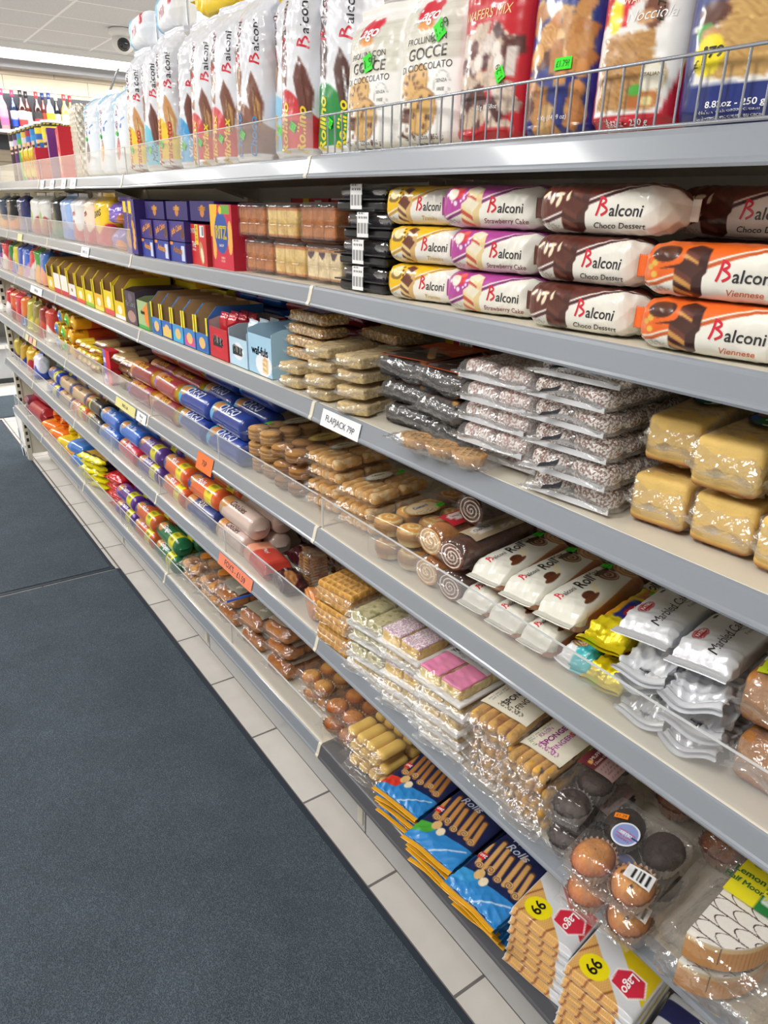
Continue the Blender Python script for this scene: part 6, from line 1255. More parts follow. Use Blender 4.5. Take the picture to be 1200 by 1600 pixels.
    for i in range(5): spawn(KR, f'white roll pack far back on the fourth shelf, {ORD[i]} from the right', 'white roll packs far back', 1.105, .42 + i * .088, z + .0, 'up', rz=0)
    # white plastic and turquoise packs low down, then yellow foil cake
    K = flowpack('cake_pack', 'cake pack', .24, .075, .05, lambda x, q: Cv(x, q, 'e9e9ec').m((x < -.02) & (q < .01), '3ab4c0').m((x > .02), 'd86a3c').spiral(-.06, .015, .02, 'f0e0b0', '6a3020', 3), T('59p', .0, .01, .02, '2a2a20'), FOIL, nx=70, nq=70, seed=79, wr=.004, tl=.04)
    spawn(K, 'white and turquoise crumpled cake pack between the white rolls and the yellow foil', None, .94, .645, z, 'up', rz=8)
    def p(x, q):
        c = Cv(x, q, 'e4cf1a'); f = SN(5, 40)(np.stack([x, q, x * 0], -1)); c.m(f > .2, 'cde020'); c.m(f > .7, '9ac020'); c.m(f < -.5, 'e8a818'); c.rect(-.05, -.02, .02, .02, '22308a'); c.ell(-.02, 0, .02, .012, 'c02030'); c.rect(.03, -.03, .09, .03, 'c87a3c'); return c
    KY = flowpack('yellow_cake_pack', 'cake pack', .24, .08, .055, p, T('CAKE', -.02, 0, .012, 'ffffff'), SILVER, nx=90, nq=80, seed=80, wr=.005, tl=.04, stick=dict(cx=.07, cy=.01, rot_=10))
    for i in range(2): spawn(KY, f'shiny yellow and green foil cake pack, {lev(i, 2)} of the two', 'yellow foil cake packs', .93 + .005 * i, .588, z + .052 * i, 'up', rz=9)
    spawn(KY, 'shiny yellow foil cake pack deeper on the shelf', None, 1.11, .48, z + .08, 'up', rz=8)
    # marbled cake in silver
    def p(x, q):
        c = Cv(x, q, 'e4e6ea'); c.poly([(.0, .05), (.125, .05), (.125, -.02), (.05, .0)], '2c2422'); c.poly([(.015, .03), (.045, .028), (.052, -.002), (.02, .002)], '4a2c20'); c.spiral(.032, .014, .012, '4a2c20', 'e8d8b8', 2.5); c.ell(-.06, .024, .019, .009, 'b8202c'); c.ell(-.06, .024, .017, .0075, 'e8e0e0'); c.ell(-.06, .024, .0155, .0065, 'b8202c'); c.ell(.004, .03, .008, .0025, '2a2e48'); return c
    LM = T('KATIES', -.06, .024, .008, 'ffffff', bold=.02) + T('Marbled Cake', -.036, -.004, .0205, '3a3632', 3, shear=.3) + T('Premium', .0, -.02, .008, '6a6a6a') + stroke2([(t * .06 - .035, -.012 + .003 * math.sin(t * 6.28)) for t in np.linspace(0, 1, 14)], .0009, '6a6058')
    KM = flowpack('marbled_cake_pack', 'cake pack', .25, .082, .05, p, LM, SILVER, nx=180, nq=130, seed=81, wr=.0022, tl=.03, fin=.016, stick=dict(cx=.062, cy=.004, rot_=-8), n=4)
    KMs = flowpack('marbled_cake_pack', 'cake pack', .25, .082, .03, lambda x, q: Cv(x, q, 'e2e4e8').rect(-.1, -.01, -.095, .01, '1c1c22'), (), SILVER, nx=90, nq=90, seed=82, wr=.0065, tl=.05, fin=.02)
    KMt = flowpack('marbled_cake_pack', 'cake pack', .25, .082, .03, lambda x, q: Cv(x, q, 'e2e4e8'), (), SILVER, nx=90, nq=90, seed=83, wr=.007, tl=.055, fin=.02)
    for i in range(3):
        spawn([KMs, KMt][i % 2], f'crumpled silver cake pack, {lev(i, 3)} under the further marbled cake', 'crumpled silver packs', .945 - .004 * i, .52 + .004 * i, z + .032 * i, 'up', rz=6 + 2 * i)
        spawn([KMt, KMs][i % 2], f'crumpled silver cake pack, {lev(i, 3)} under the nearer marbled cake', 'crumpled silver packs', .94 - .004 * i, .436 + .005 * i, z + .032 * i, 'up', rz=4 + 3 * i)
    spawn(KM, 'silver marbled cake pack on top, the one further up the aisle', None, .95, .53, z + .098, 'up', rz=9); spawn(KM, 'silver marbled cake pack on top, beside the brown loaf cake', None, .942, .447, z + .108, 'up', rz=8)
    # brown loaf cakes in film
    def loaf3(kd): kd.part('loaf_cake', block('loaf_cake', .1, .042, .036, .012, grad('c08a54', '9a5a2c', -.02, 4, 'b87a40', .028), BAKED, n=26, rough=.0014, k=70))
    def tk3(mb, S):
        S.patch(mb, .0, .0, .12, .07, 'e4e4e6', 0, off=.0036, n=20, cvf=lambda c: c.micro(-.05, -.03, .05, -.0, 6, '555555', 2)); S.patch(mb, -.075, .005, .036, .052, 'd8ea20', 0, off=.005, n=5); S.letter(mb, T('MADEIRA LOUSE'[:7], .0, .018, .018, '2a2a2a', -90 + 90), off=.0045); S.letter(mb, T('£1.39', -.072, .005, .015, '1c1c1c', 90, bold=.02), off=.0056)
        S.letter(mb, T('MR. CAKE', -.086, .005, .0075, '1c1c1c', 90), off=.0056)
    K4 = filmkind('loaf_cake_pack', 'loaf cake', .255, .098, .08, loaf3, seed=84, wr=.005, mat=FILM2, tl=.025, n=4, ticket=tk3); K5 = filmkind('loaf_cake_pack', 'loaf cake', .255, .098, .075, loaf3, seed=85, wr=.006, mat=FILM2, tl=.025, n=4)
    spawn(K4, 'brown loaf cake in film with a bright yellow 1.39 price label', None, .95, .348, z + .07, 'up', rz=8); spawn(K5, 'brown loaf cake in film underneath the one with the yellow label', None, .94, .3420, z, 'up', rz=4)
    spawn(K5, 'brown loaf cake in film at the right edge of the photo, fourth shelf', None, .94, .2400, z + .0, 'up', rz=3); spawn(K5, 'brown loaf cake in film, upper one at the right edge of the photo', None, .95, .248, z + .07, 'up', rz=3)
near_cd()
# ================================================================ fifth and base shelves, nearest bay
def near_ef():
    z = .763
    # waffles
    def waffle(kd):
        for k in range(3):
            def cf(P, N): c = np.tile(col('cf9648'), (len(P), 1)); g = (np.abs(((P[:, 0] / .019) % 1) - .5) > .36) | (np.abs(((P[:, 1] / .019) % 1) - .5) > .36); c[g] = col('e2b060'); return c
            m_ = MB(); rbox(m_, .1, .062, .0085, .006, 56, cf, disp=lambda P: np.where((np.abs(P[:, 2]) > .007), np.where((np.abs(((P[:, 0] / .019) % 1) - .5) > .36) | (np.abs(((P[:, 1] / .019) % 1) - .5) > .36), .001, -.0028), 0)); kd.part('waffle', at(m_.mesh('waffle', BAKED), .003 * (k - 1), .002 * (k % 2), (k - 1) * .0175, (k - 1) * 1.5))
    def wtk(mb, S): S.patch(mb, .04, .0, .09, .1, 'b05a28', 0, off=.003, n=20, cvf=lambda c: c.ell(-.02, .02, .014, .02, 'e07828').bars(.015, -.01, .035, .03).micro(-.01, -.04, .01, .04, 2, 'f0e0c8')); S.letter(mb, T('WAFFLES', .05, -.015, .015, 'f4ead8', 90, bold=.02), off=.0036)
    KW = filmkind('waffle_pack', 'waffle pack', .24, .135, .052, waffle, seed=91, wr=.003, tl=.022, ticket=wtk, stick=dict(cx=-.01, cy=-.03, rot_=60))
    stack([KW], 3, 'film pack of golden waffles', 'of the stack at the shelf joint', 'waffle packs', .885, 1.315, z, .052, rz=6, seed=31)
    def orange(x, q): return Cv(x, q, 'e0602c').ell(.02, .0, .04, .035, 'efe6c0').ell(.02, .0, .036, .031, 'f6f0d4').m((x < -.03), 'd88a48')
    KO = standbag('waffle_bag', .12, .135, .06, orange, up('Waffles', 0, .02, .023, '3a3028', shear=.2, bold=.02), FOIL, dict(cx=.05, cy=.005, rot_=60), seed=92, nx=60, nq=60, wr=.003, tr=.03)
    spawn(KO, 'orange waffle bag with a scalloped cream label, standing at the back', None, .965, 1.475, z, 'stand', rz=4, ry=8); spawn(KO, 'orange waffle bag with a scalloped cream label, lying lower and nearer the riser', None, .87, 1.47, z, 'up', rz=-20, ry=0)
    def crisp(kd):
        for k in range(9): kd.part('toast_round', block('toast_round', .036, .03, .004, .003, speck('7a5230', 'a07a4c', 150, .2), BAKED, 0, 0, (k - 4) * .0095, n=16, rough=.0008))
    KCr = filmkind('toast_pack', 'toast pack', .1, .075, .105, crisp, seed=93, wr=.004, tl=.01, mat=FILM2, n=4); spawn(KCr, 'tall stack of brown toasts in clear film in front of the joint', None, .90, 1.635, z, 'up')
    for i in range(2): spawn(KCr, f'stack of brown toasts in clear film behind the front one, {["nearer", "further"][i]}', 'toast packs behind', 1.02, 1.62 + .11 * i, z, 'up')
    KD_ = flowpack('cookie_bag', 'cookie bag', .13, .09, .055, lambda x, q: Cv(x, q, '4a1c22').m(q > .02 + x * .3, '2a1a1c').ell(.02, 0, .03, .02, 'b07a48'), T('Cookies', -.03, .0, .018, 'e8d8c8', shear=.2), FOIL, nx=60, nq=50, seed=190, wr=.004)
    for i, (x_, y_) in enumerate(((1.03, 1.86), (1.10, 1.98), (.98, 1.76))): spawn(KD_, f'dark burgundy cookie bag behind the pinkish packs, {ORD[i]} counted from the back', 'burgundy cookie bags', x_, y_, z, 'stand' if i < 2 else 'along', rz=8)
    spawn(KD_, 'dark cookie bag lying in front of the toasts behind the riser', None, .855, 1.665, z, 'along', rz=-6)
    # slices on white trays
    def slab(top, body, edge, n=2, mat_=None, hh=.012, ic=None):
        def f(kd):
            m_ = MB(); rbox(m_, .1, .066, .004, .003, 4, col('eeeeee'), ctr=(0, 0, -hh - .004)); kd.part('tray', m_.mesh('tray', PLAST))
            for i in range(n):
                for j in range(2):
                    p = kd.part('cake_slice', block('cake_slice', .044, .027, hh, .004, speck(body, edge, 200, .5, i + j), BAKED, (i - .5) * .092, (j - .5) * .06, 0, n=18, rough=.0009, k=130, seed=j))
                    if top: p['sub'].append(dict(name='topping', me=block('topping', .0435, .0265, .003, .0025, col(top[0]), mat_ or COCO, (i - .5) * .092, (j - .5) * .06, hh + .001, n=26, rough=.0012, k=280), label=ic, sub=[]))
        return f
    def ytk(t1, t2):
        def f(mb, S): S.patch(mb, .025, .0, .09, .115, 'dcdcdc', 0, off=.0034, n=26, cvf=lambda c: c.bars(-.03, .03, -.01, .05).micro(-.035, -.045, -.005, .0, 5, '666666', 2).ell(-.01, .015, .008, .007, 'd06070')); S.letter(mb, T('Yaadgaar', .015, .042, .016, '1d4a30', 0, bold=.03) + T(t1, .033, .018, .017, '4a4a50', 0) + T(t2, .033, -.004, .017, '4a4a50', 0), off=.004)
        return f
    S1 = filmkind('cake_slice_pack', 'cake slices', .24, .15, .036, slab(None, 'd8cf9c', 'a8a060'), seed=94, wr=.0036, tl=.022, mat=FILM2); S2 = filmkind('cake_slice_pack', 'cake slices', .24, .15, .038, slab(('d8a8c4', 'f4e6ee'), 'ecc87c', 'd8ac5c', ic='pink coconut topping'), seed=95, wr=.0034, tl=.022, ticket=ytk('Coconut', 'Slices'))
    S3 = filmkind('cake_slice_pack', 'cake slices', .24, .13, .034, slab(('e88ab0', 'ee9cbc'), 'f0dca0', 'dcb468', mat_=ICING, ic='pink icing'), seed=96, wr=.0034, tl=.022, ticket=ytk('Angel', 'Slices'), stick=dict(cx=-.01, cy=.02, rot_=70)); S4 = filmkind('cake_slice_pack', 'cake slices', .24, .15, .03, slab(None, 'dfc07a', 'c8a058', hh=.009), seed=97, wr=.004, tl=.022, mat=FILM2)
    stack([S4, S1, S1, S1], 4, 'film pack of pale fruit cake slices', 'of the stack beside the waffles', 'fruit slice packs', .885, 1.185, z, .0365, rz=7, seed=32)
    stack([S4, S4, S2, S4, S2], 5, 'film pack of pink coconut slices', 'of its stack', 'coconut slice packs', .885, 1.04, z, .0335, rz=7, seed=33, lean=(-.003, 0))
    stack([S4, S4, S4, S4, S3], 5, 'film pack of pink iced angel slices', 'of its stack', 'angel slice packs', .875, .895, z, .0325, rz=7, seed=34, lean=(-.003, 0))
    # sponge fingers
    def fingers(dip, seed):
        def f(kd):
            for i in range(5):
                c = speck('e8b254', 'c88434', 90, .45, seed + i); c2 = speck('e8b254', '4a2c1c', 130, .62, seed + i); kd.part('sponge_finger', block('sponge_finger', .085, .0105, .0105, .009, (c2 if dip else c), BAKED, .002 * (i % 2), (i - 2) * .0215, 0, n=26, rough=.0015, k=60, seed=seed + i))
        return f
    def stk(t1, c1, fr):
        def f(mb, S):
            def cv(c):
                c.m(abs(c.x) > .047, 'd8d0b8')
                for s_ in range(7):
                    for sd in (-1, 1): c.ell(-.03 + s_ * .0 - .0 + sd * .004, -.038 + s_ * .008 + .01, .0045, .0018, fr, 50 * sd)
                c.micro(-.035, .036, .045, .05, 2, '888888', 2); c.ell(.035, -.01, .006, .006, 'e88a3c'); return c
            S.patch(mb, .002, .0, .1, .108, 'ece6d2', 0, off=.0034, n=34, cvf=cv)
            S.letter(mb, T(t1[0], .007, .032, .013, fr, 0) + T(t1[1], .009, .012, .0185, c1, 0, bold=.03) + T(t1[2], .009, -.012, .0175, fr, 0, bold=.015), off=.004)
        return f
    F1 = filmkind('sponge_finger_pack', 'sponge fingers', .235, .119, .0275, fingers(False, 3), seed=98, wr=.0038, tl=.022, mat=FILM2, ticket=stk(('', 'SPONGE', 'FINGER'), '2e2a26', '5a4a3a')); F2 = filmkind('sponge_finger_pack', 'sponge fingers', .235, .119, .0275, fingers(True, 5), seed=99, wr=.0036, tl=.022, mat=FILM2, ticket=stk(('RAISIN', 'SPONGE', 'FINGERS'), '9a2a8a', 'b048a0'), stick=dict(cx=-.035, cy=.03, rot_=80))
    F3 = filmkind('sponge_finger_pack', 'sponge fingers', .235, .119, .0275, fingers(True, 8), seed=100, wr=.005, tl=.03, mat=FILM2)
    stack([F3, F3, F3, F3, F1], 5, 'film pack of sponge fingers', 'of the stack beside the angel slices', 'sponge finger packs', .885, .776, z, .0285, rz=9, seed=35, lean=(-.004, -.001))
    stack([F3, F3, F3, F2], 4, 'film pack of raisin sponge fingers', 'of the stack beside the chocolate muffins', 'raisin sponge finger packs', .875, .659, z, .0295, rz=9, seed=36, lean=(-.004, -.001))
    # chocolate muffins
    def m3(kd):
        for i in range(3): muffin(kd, (i - 1) * .083, 0, -.004, .040, .044, '3a241c', '8a8480', CHOC, ('2a1812', 16), seed=5 + i, domef=.5)
    def mtk(mb, S):
        S.patch(mb, .035, .0, .1, .09, 'a88884', 0, off=.0036, n=26, cvf=lambda c: c.m(c.y > .0, '6a2028').m(abs(c.y) < .0012, 'e8d0b0').micro(-.04, -.04, .045, -.004, 6, '6a5050', 2).ell(-.035, .02, .006, .006, 'e8b060')); S.letter(mb, T('MUFFINS', .03, .022, .013, 'f0e8e0', 0) + T('3 Double Chocolatechip', .035, .008, .008, 'f0e8e0', 0, shear=.2), off=.0042)
    KMu = filmkind('chocolate_muffin_pack', 'muffin pack', .275, .108, .07, m3, seed=101, wr=.0035, tl=.02, mat=FILM, ticket=mtk, stick=dict(cx=.04, cy=.04, rot_=70))
    stack([KMu], 2, 'film pack of three dark chocolate muffins', 'of the stack behind the mixed muffins', 'chocolate muffin packs', .895, .575, z, .058, rz=8, jr=3, seed=37, lean=(-.006, 0))
    # mixed muffins in a clear box: two light at the front, two dark behind
    def m4(kd):
        muffin(kd, -.045, .043, -.006, .0405, .044, 'dc9450', 'c8a488', BAKED, None, seed=11); muffin(kd, -.045, -.043, -.006, .0405, .044, 'dfa058', 'c8a488', BAKED, ('4a2a18', 12), seed=12)
        muffin(kd, .045, .043, -.006, .0405, .044, '30201c', '9a9490', CHOC, ('241612', 10), seed=13); muffin(kd, .045, -.043, -.006, .0405, .044, '30201c', '9a9490', CHOC, ('241612', 10), seed=14)
    def tk4(mb, S):
        S.patch(mb, .0, .014, .052, .052, '8a9ad0', 0, off=.0036, n=26, shape='round', cvf=lambda c: c.m(c.x ** 2 + c.y ** 2 > .0225 ** 2, 'e8ecf4').rect(-.006, -.017, .006, .015, 'c03048').rect(-.0045, -.0155, .0045, .0135, 'a8b4dc').ell(.0, -.019, .01, .003, '2a3a7a', 90))
        S.letter(mb, T('OLLIES', 0, .013, .008, 'ffffff', 90, bold=.02) + T('4 MUFFINS', -.012, .013, .006, 'c03048', 90), off=.0042)
        S.patch(mb, -.052, -.055, .028, .05, 'f2f2f4', 10, off=.0036, n=20, cvf=lambda c: c.m((abs(c.x) < .01) & (abs(c.y) < .019) & (np.sin(c.y * 1700) + np.sin(c.y * 2900) > 0), '111111'))
        S.letter(mb, T('GILLAS', -.008, .062, .011, '1c1c1c', 90 + 8) + T('BAKERY', -.02, .062, .011, '1c1c1c', 98), off=.004)
    K4 = filmkind('mixed_muffin_pack', 'muffin pack', .205, .176, .06, m4, seed=102, wr=.0022, tl=.018, mat=FILM, ticket=tk4, stick=dict(cx=.03, cy=.045, c=ORANGE, rot_=-70, label='orange price sticker'), n=4)
    for i in range(2): spawn(K4, f'clear pack of four mixed muffins, two golden and two dark, {lev(i, 2)} of the two', 'mixed muffin packs', .806 - .006 * i, .472 + .004 * i, z + .052 * i, 'up', rz=8)
    def m3b(kd):
        for i in range(2): muffin(kd, (i - .5) * .074, 0, -.004, .036, .042, 'a8683a', 'b8907a', BAKED, None, seed=25 + i)
    Kb = filmkind('muffin_pack', 'muffin pack', .17, .095, .064, m3b, seed=103, wr=.003, tl=.02)
    for i in range(3):
        for j in range(3): spawn(Kb, f'film pack of brown muffins at the back, {lev(i, 3)} layer, {["nearest", "middle", "furthest"][j]} column', 'brown muffins behind', 1.035, .31 + j * .108, z + .064 * i, 'up', rz=5)
    # half moon cakes
    def moon(kd):
        m_ = MB(); R = .098; t = .026; a = np.linspace(-math.pi / 2, math.pi / 2, 170)
        # plan outline: half disc bulging towards the aisle (-x)
        nr = 110; Rr, A = np.meshgrid(np.linspace(0.001, 1, nr), a, indexing='ij'); X = -R * Rr.ravel() * np.cos(A.ravel()) * .95 + .045; Y = R * Rr.ravel() * np.sin(A.ravel())
        k = np.zeros(len(X))
        for i in range(7): k = np.maximum(k, (np.abs(((Y + .004 * np.sin(X * 60)) / .026 + i) % 7 - 3.5 - .012 * 0) < 0.0))
        ph = ((Y + R) / .026) % 1; u = np.abs(ph - .5); col_i = np.floor((Y + R) / .026); L1 = u > .46; L2 = np.abs((((X + .05 - .016 * np.cos((ph - .5) * math.pi) - (col_i % 2) * .016) / .032) % 1) - .5) < .04
        c = np.tile(col('f4efe6'), (len(X), 1)); c[L1 | L2] = col('4a2a2a'); m_.addq(np.stack([X, Y, X * 0 + t], -1), nr, len(a), c)
        Z2, A2 = np.meshgrid(np.linspace(t, -t, 12), a, indexing='ij'); X2 = -R * np.cos(A2.ravel()) * .95 + .045; Y2 = R * np.sin(A2.ravel()); zz = Z2.ravel(); f = .0009 * np.sin(A2.ravel() * 90) * (zz < t - .012); c2 = np.tile(col('d0924a'), (len(X2), 1)); c2[zz > t - .010] = col('e8c890'); dr = (np.abs(((Y2 + R) / .026) % 1 - .5) > .482) & (zz > -.012); c2[dr] = col('4a2a2a'); c2[zz > t - .004] = col('f4efe6')
        m_.addq(np.stack([X2 - f * np.cos(A2.ravel()), Y2, zz], -1), 12, len(a), c2); m_.addq(np.stack([np.repeat([.045, .045], 2), np.tile([-R, R], 2), np.repeat([t, -t], 2)], -1), 2, 2, col('e8c078')); kd.part('half_moon_cake', m_.mesh('half_moon_cake', BAKED2))
    def mtk2(mb, S):
        LX, LY = .008, -.045
        S.patch(mb, LX, LY, .09, .074, 'e8dc1c', -90, off=.0036, n=20, cvf=lambda c: c.m(c.y < -.012, '1f7a38').rect(-.03, -.033, -.01, -.016, 'd8e8e0').micro(.028, -.01, .04, .034, 2, '6a7a20')); S.patch(mb, LX - .026, LY - .017, .03, .012, 'c03a54', -90, off=.0042, n=4)
        def TT(t, ox, oy, sz, c, r, **k): return T(t, LX + oy + .005, LY - ox + .055, sz, c, r - 90, **k)
        S.letter(mb, TT('Lemon', .062, .012, .018, '2c6a30', 270, bold=.02) + TT('Half Moon', .042, .012, .015, '2c6a30', 270, bold=.02) + TT('£1', .05, -.026, .024, 'f0e820', 270, bold=.04) + TT('79', .036, -.027, .012, 'f0e820', 270, bold=.03) + TT('KOBBYS', .072, -.031, .008, 'ffffff', 0, bold=.02), off=.0046)
    KHm = filmkind('half_moon_cake_pack', 'cake pack', .22, .215, .064, moon, seed=104, wr=.003, tl=.02, mat=FILM, ticket=mtk2, n=4); KH2 = filmkind('half_moon_cake_pack', 'cake pack', .22, .215, .064, moon, seed=105, wr=.006, tl=.03, mat=FILM2, n=4)
    spawn(KH2, 'film pack with an iced half moon cake, lower of the two', None, .86, .322, z, 'up', rz=94); spawn(KHm, 'film pack with a white iced half moon cake and yellow Lemon Half Moon label', None, .86, .322, z + .048, 'up', rz=96)
    def loaf4(kd): kd.part('sponge_cake', block('sponge_cake', .09, .05, .03, .012, grad('f0dca0', 'c08a48', -.012, 4, 'f4efe6', .018), BAKED, n=26, rough=.001))
    K = filmkind('iced_cake_pack', 'cake pack', .22, .12, .07, loaf4, seed=106, wr=.005, mat=FILM2)
    for i in range(2): spawn(K, f'iced pale sponge cake in film at the lower right corner, {lev(i, 2)}', 'iced sponge cakes', .85, .13, z + .055 * i, 'up', rz=6)

    # ================================================ base shelf, nearest bay
    z = .426
    def mm_(n, m, r, c, cc, h=.03, dome=.6, elong=None):
        def f(kd):
            for i in range(n):
                for j in range(m): muffin(kd, (i - (n - 1) / 2) * r * 2.1, (j - (m - 1) / 2) * r * 2.1, -.003, r, h, c, cc, BAKED, None, seed=i * 3 + j, domef=dome, flutes=20)
        return f
    def ltk(c1, c2, tx, cx=.045):
        def f(mb, S): S.patch(mb, cx, .0, .045, .14, c1, 0, off=.0036, n=20, cvf=lambda c: c.micro(-.018, -.03, .018, .05, 5, c2, 2).rect(-.018, -.065, .0, -.045, 'f0f0f0').ell(.0, .06, .02, .012, c2)); S.letter(mb, T(tx, cx, .02, .012, 'ffffff', 90), off=.0042)
        return f
    M1 = filmkind('small_muffin_pack', 'muffin pack', .225, .15, .05, mm_(3, 2, .03, 'dca04c', 'd8b080'), seed=111, wr=.0035, tl=.02, ticket=ltk('8a84b8', '4a4480', 'MUFFINS')); M2 = filmkind('small_muffin_pack', 'muffin pack', .225, .15, .05, mm_(3, 2, .032, 'c8803c', 'c89a6a'), seed=112, wr=.0035, tl=.02, ticket=ltk('dcaac8', '7a3a5a', 'CAKES'))
    stack([M1], 2, 'small golden muffins in film, lilac label', 'of the stack at the shelf joint', 'lilac-label muffin packs', .935, 1.54, z, .05, rz=6, seed=41)
    stack([M2], 2, 'small golden muffins in film, pink label', 'of the stack right of the joint', 'pink-label muffin packs', .915, 1.375, z, .048, rz=6, seed=42)
    def mad(kd):
        for i in range(2):
            for j in range(4): kd.part('madeleine', block('madeleine', .04, .017, .013, .012, grad('ecc464', 'c88a3c', -.004, i), ICING, (i - .5) * .09, (j - 1.5) * .037, 0, n=12, rough=.0012, k=60, seed=i + j))
    def mdt(mb, S): S.patch(mb, .05, .03, .04, .04, 'd8242c', 0, off=.0036, n=16, shape='round', cvf=lambda c: c.m(c.x < 0, 'f0d020')); S.letter(mb, T('£1.15', .04, .03, .012, '222222', 90, bold=.02) + T('PRICE', .058, .03, .009, 'ffffff', 90, bold=.02), off=.0042)
    M3 = filmkind('madeleine_pack', 'madeleine pack', .235, .155, .042, mad, seed=113, wr=.0035, tl=.025, ticket=mdt)
    stack([M3], 3, 'film pack of golden madeleines with a red and yellow price disc', 'of the stack', 'madeleine packs', .905, 1.215, z, .036, rz=7, seed=43, lean=(-.003, 0))
    # wafer rolls: dark blue bags with a yellow zigzag seal facing the aisle
    def wr_(acc, tint):
        def p(x, q):
            c = Cv(x, q, '1a2450'); c.poly([(-.13, .1), (-.075, .1), (-.045, -.1), (-.13, -.1)], '2f86cc'); c.poly([(-.105, .1), (-.07, .1), (-.05, .02), (-.085, .03)], acc)
            c.line(-.11, .0, -.06, -.06, .003, 'c8dcf0')
            for k in range(7): c.line(-.035 + k * .001, -.055 + k * .018, .03 + .01 * (k % 3), -.04 + k * .018, .0125, '7a4c28'); c.line(-.035, -.055 + k * .018, .027 + .01 * (k % 3), -.04 + k * .018, .0095, tint)
            for k in range(5): c.spiral(-.035 + .008 * (k % 2), -.05 + k * .024, .009, 'e8c088', '5a3018', 2)
            c.ell(-.052, .03, .014, .01, 'e0b878'); c.ell(-.06, .012, .012, .009, 'f0e0c0'); c.rect(-.02, .05, -.002, .07, 'd82a2c'); c.m(x < -.1155, 'e8a81c'); c.m(x > .118, 'e8a81c'); return c
        S = None
        return flowpack('wafer_roll_pack', 'wafer roll pack', .25, .138, .017, p, T('Wafer', .075, .01, .028, 'ccd4e8', 270, shear=.25, bold=.01) + T('Rolls', .05, .012, .028, 'ccd4e8', 270, shear=.25, bold=.01) + T('260 g', -.011, .06, .011, 'ffffff', 90, bold=.02), FOIL, nx=170, nq=150, stick=dict(cx=.075, cy=-.045, rot_=60, c=(GREEN if acc[0] != 'd' else ORANGE), label='price sticker'), seed=120 + len(tint) + int(acc[:2], 16) % 7, tl=.03, fin=.012, wr=.0018, n=2.6, sq=1.0)
    W1, W2, W3 = wr_('4aa83a', 'c89050'), wr_('d83a2c', 'b07840'), wr_('3a9ad8', 'd8a868')
    stack([W2, W1, W2, W1, W2], 5, 'dark blue wafer roll bag', 'of the leaning pile beside the madeleines', 'wafer roll bags', .905, 1.045, z, .0205, rz=10, jx=.012, jy=.006, jr=5, seed=44, lean=(-.002, 0))
    stack([W1, W2, W3, W2, W1], 5, 'dark blue wafer roll bag', 'of the middle pile', 'wafer roll bags', .89, .893, z, .0205, rz=9, jx=.014, jy=.006, jr=5, seed=45, lean=(-.004, 0))
    stack([W3, W1, W3, W1, W3], 5, 'dark blue wafer roll bag', 'of the pile beside the square wafer packs', 'wafer roll bags', .885, .745, z, .0205, rz=8, jx=.014, jy=.006, jr=5, seed=46, lean=(-.004, 0))
    # square wafer packs, read from the other side
    def lg(band, seed):
        def p(x, q):
            c = Cv(x, q, 'd6d8dc'); w = (x < -.04 + .9 * q); c.m(w, 'e2b26a'); c.m(w & (np.sin((x * .5 + q) * 1300) > .2), 'd09c56'); c.m(w & (np.abs(((q + .5 * x) / .03) % 1 - .5) < .06), '8a4a28')
            c.m(x > .012 + .9 * q, band); c.ell(-.042, .027, .024, .026, 'f2e014'); c.poly([(-0.0420, -0.0030), (-0.0140, 0.0000), (0.0020, -0.0190), (0.0000, -0.0490), (-0.0280, -0.0610), (-0.0520, -0.0410)], 'f4e8e8'); c.poly([(-0.0420, -0.0060), (-0.0160, -0.0030), (-0.0010, -0.0200), (-0.0030, -0.0470), (-0.0280, -0.0580), (-0.0480, -0.0400)], 'd22a44'); c.m(np.abs(q) > .0625, 'd6d8dc')
            return c
        return flowpack('wafer_pack', 'wafer pack', .165, .13, .024, p, T('99', -.042, .028, .03, '1c1c14', 180, bold=.02) + T('Lago', -.025, -.031, .022, 'ffffff', 180, shear=.2, bold=.02), MATTEFOIL2, nx=150, nq=130, seed=seed, tl=.006, fin=.006, wr=.0008, n=5, sq=.98)
    G1, G2 = lg('c8202a', 131), lg('dcc014', 132)
    stack([G1], 6, 'square wafer pack with a red corner and yellow 99 disc', 'of its stack', 'red-cornered wafer packs', .858, .602, z, .0235, rz=10, jx=.003, jy=.003, jr=1.2, seed=47)
    stack([G2], 6, 'square wafer pack with a yellow corner and yellow 99 disc', 'of its stack', 'yellow-cornered wafer packs', .85, .462, z, .0235, rz=9, jx=.003, jy=.003, jr=1.2, seed=48)
    def p(x, q): c = Cv(x, q, 'd8dade'); c.poly([(.02, -.07), (.06, -.07), (.06, .07), (.02, .07)], '262a5a'); c.ell(-.02, .03, .02, .018, '4a2418'); c.ell(.0, -.03, .024, .02, '54281a'); c.ell(-.045, .0, .024, .024, 'f2e014'); return c
    G3 = flowpack('wafer_pack', 'wafer pack', .165, .13, .024, p, T('99', -.045, .0, .03, '1c1c14', 180, bold=.02) + T('Wafer', .04, 0, .026, 'ffffff', 180, shear=.3), MATTEFOIL2, nx=110, nq=90, seed=133, tl=.006, fin=.006, wr=.0008, n=5, sq=.98)
    stack([G3], 4, 'square wafer pack with dark blue band', 'of the stack at the photo bottom', 'blue-banded wafer packs', .86, .322, z, .0235, rz=9, jx=.003, jy=.003, jr=1.2, seed=49)
BAKED2 = attr_mat('iced_cake_surface', .5, bump=.15, bscale=90, spec=.35)
near_ef()
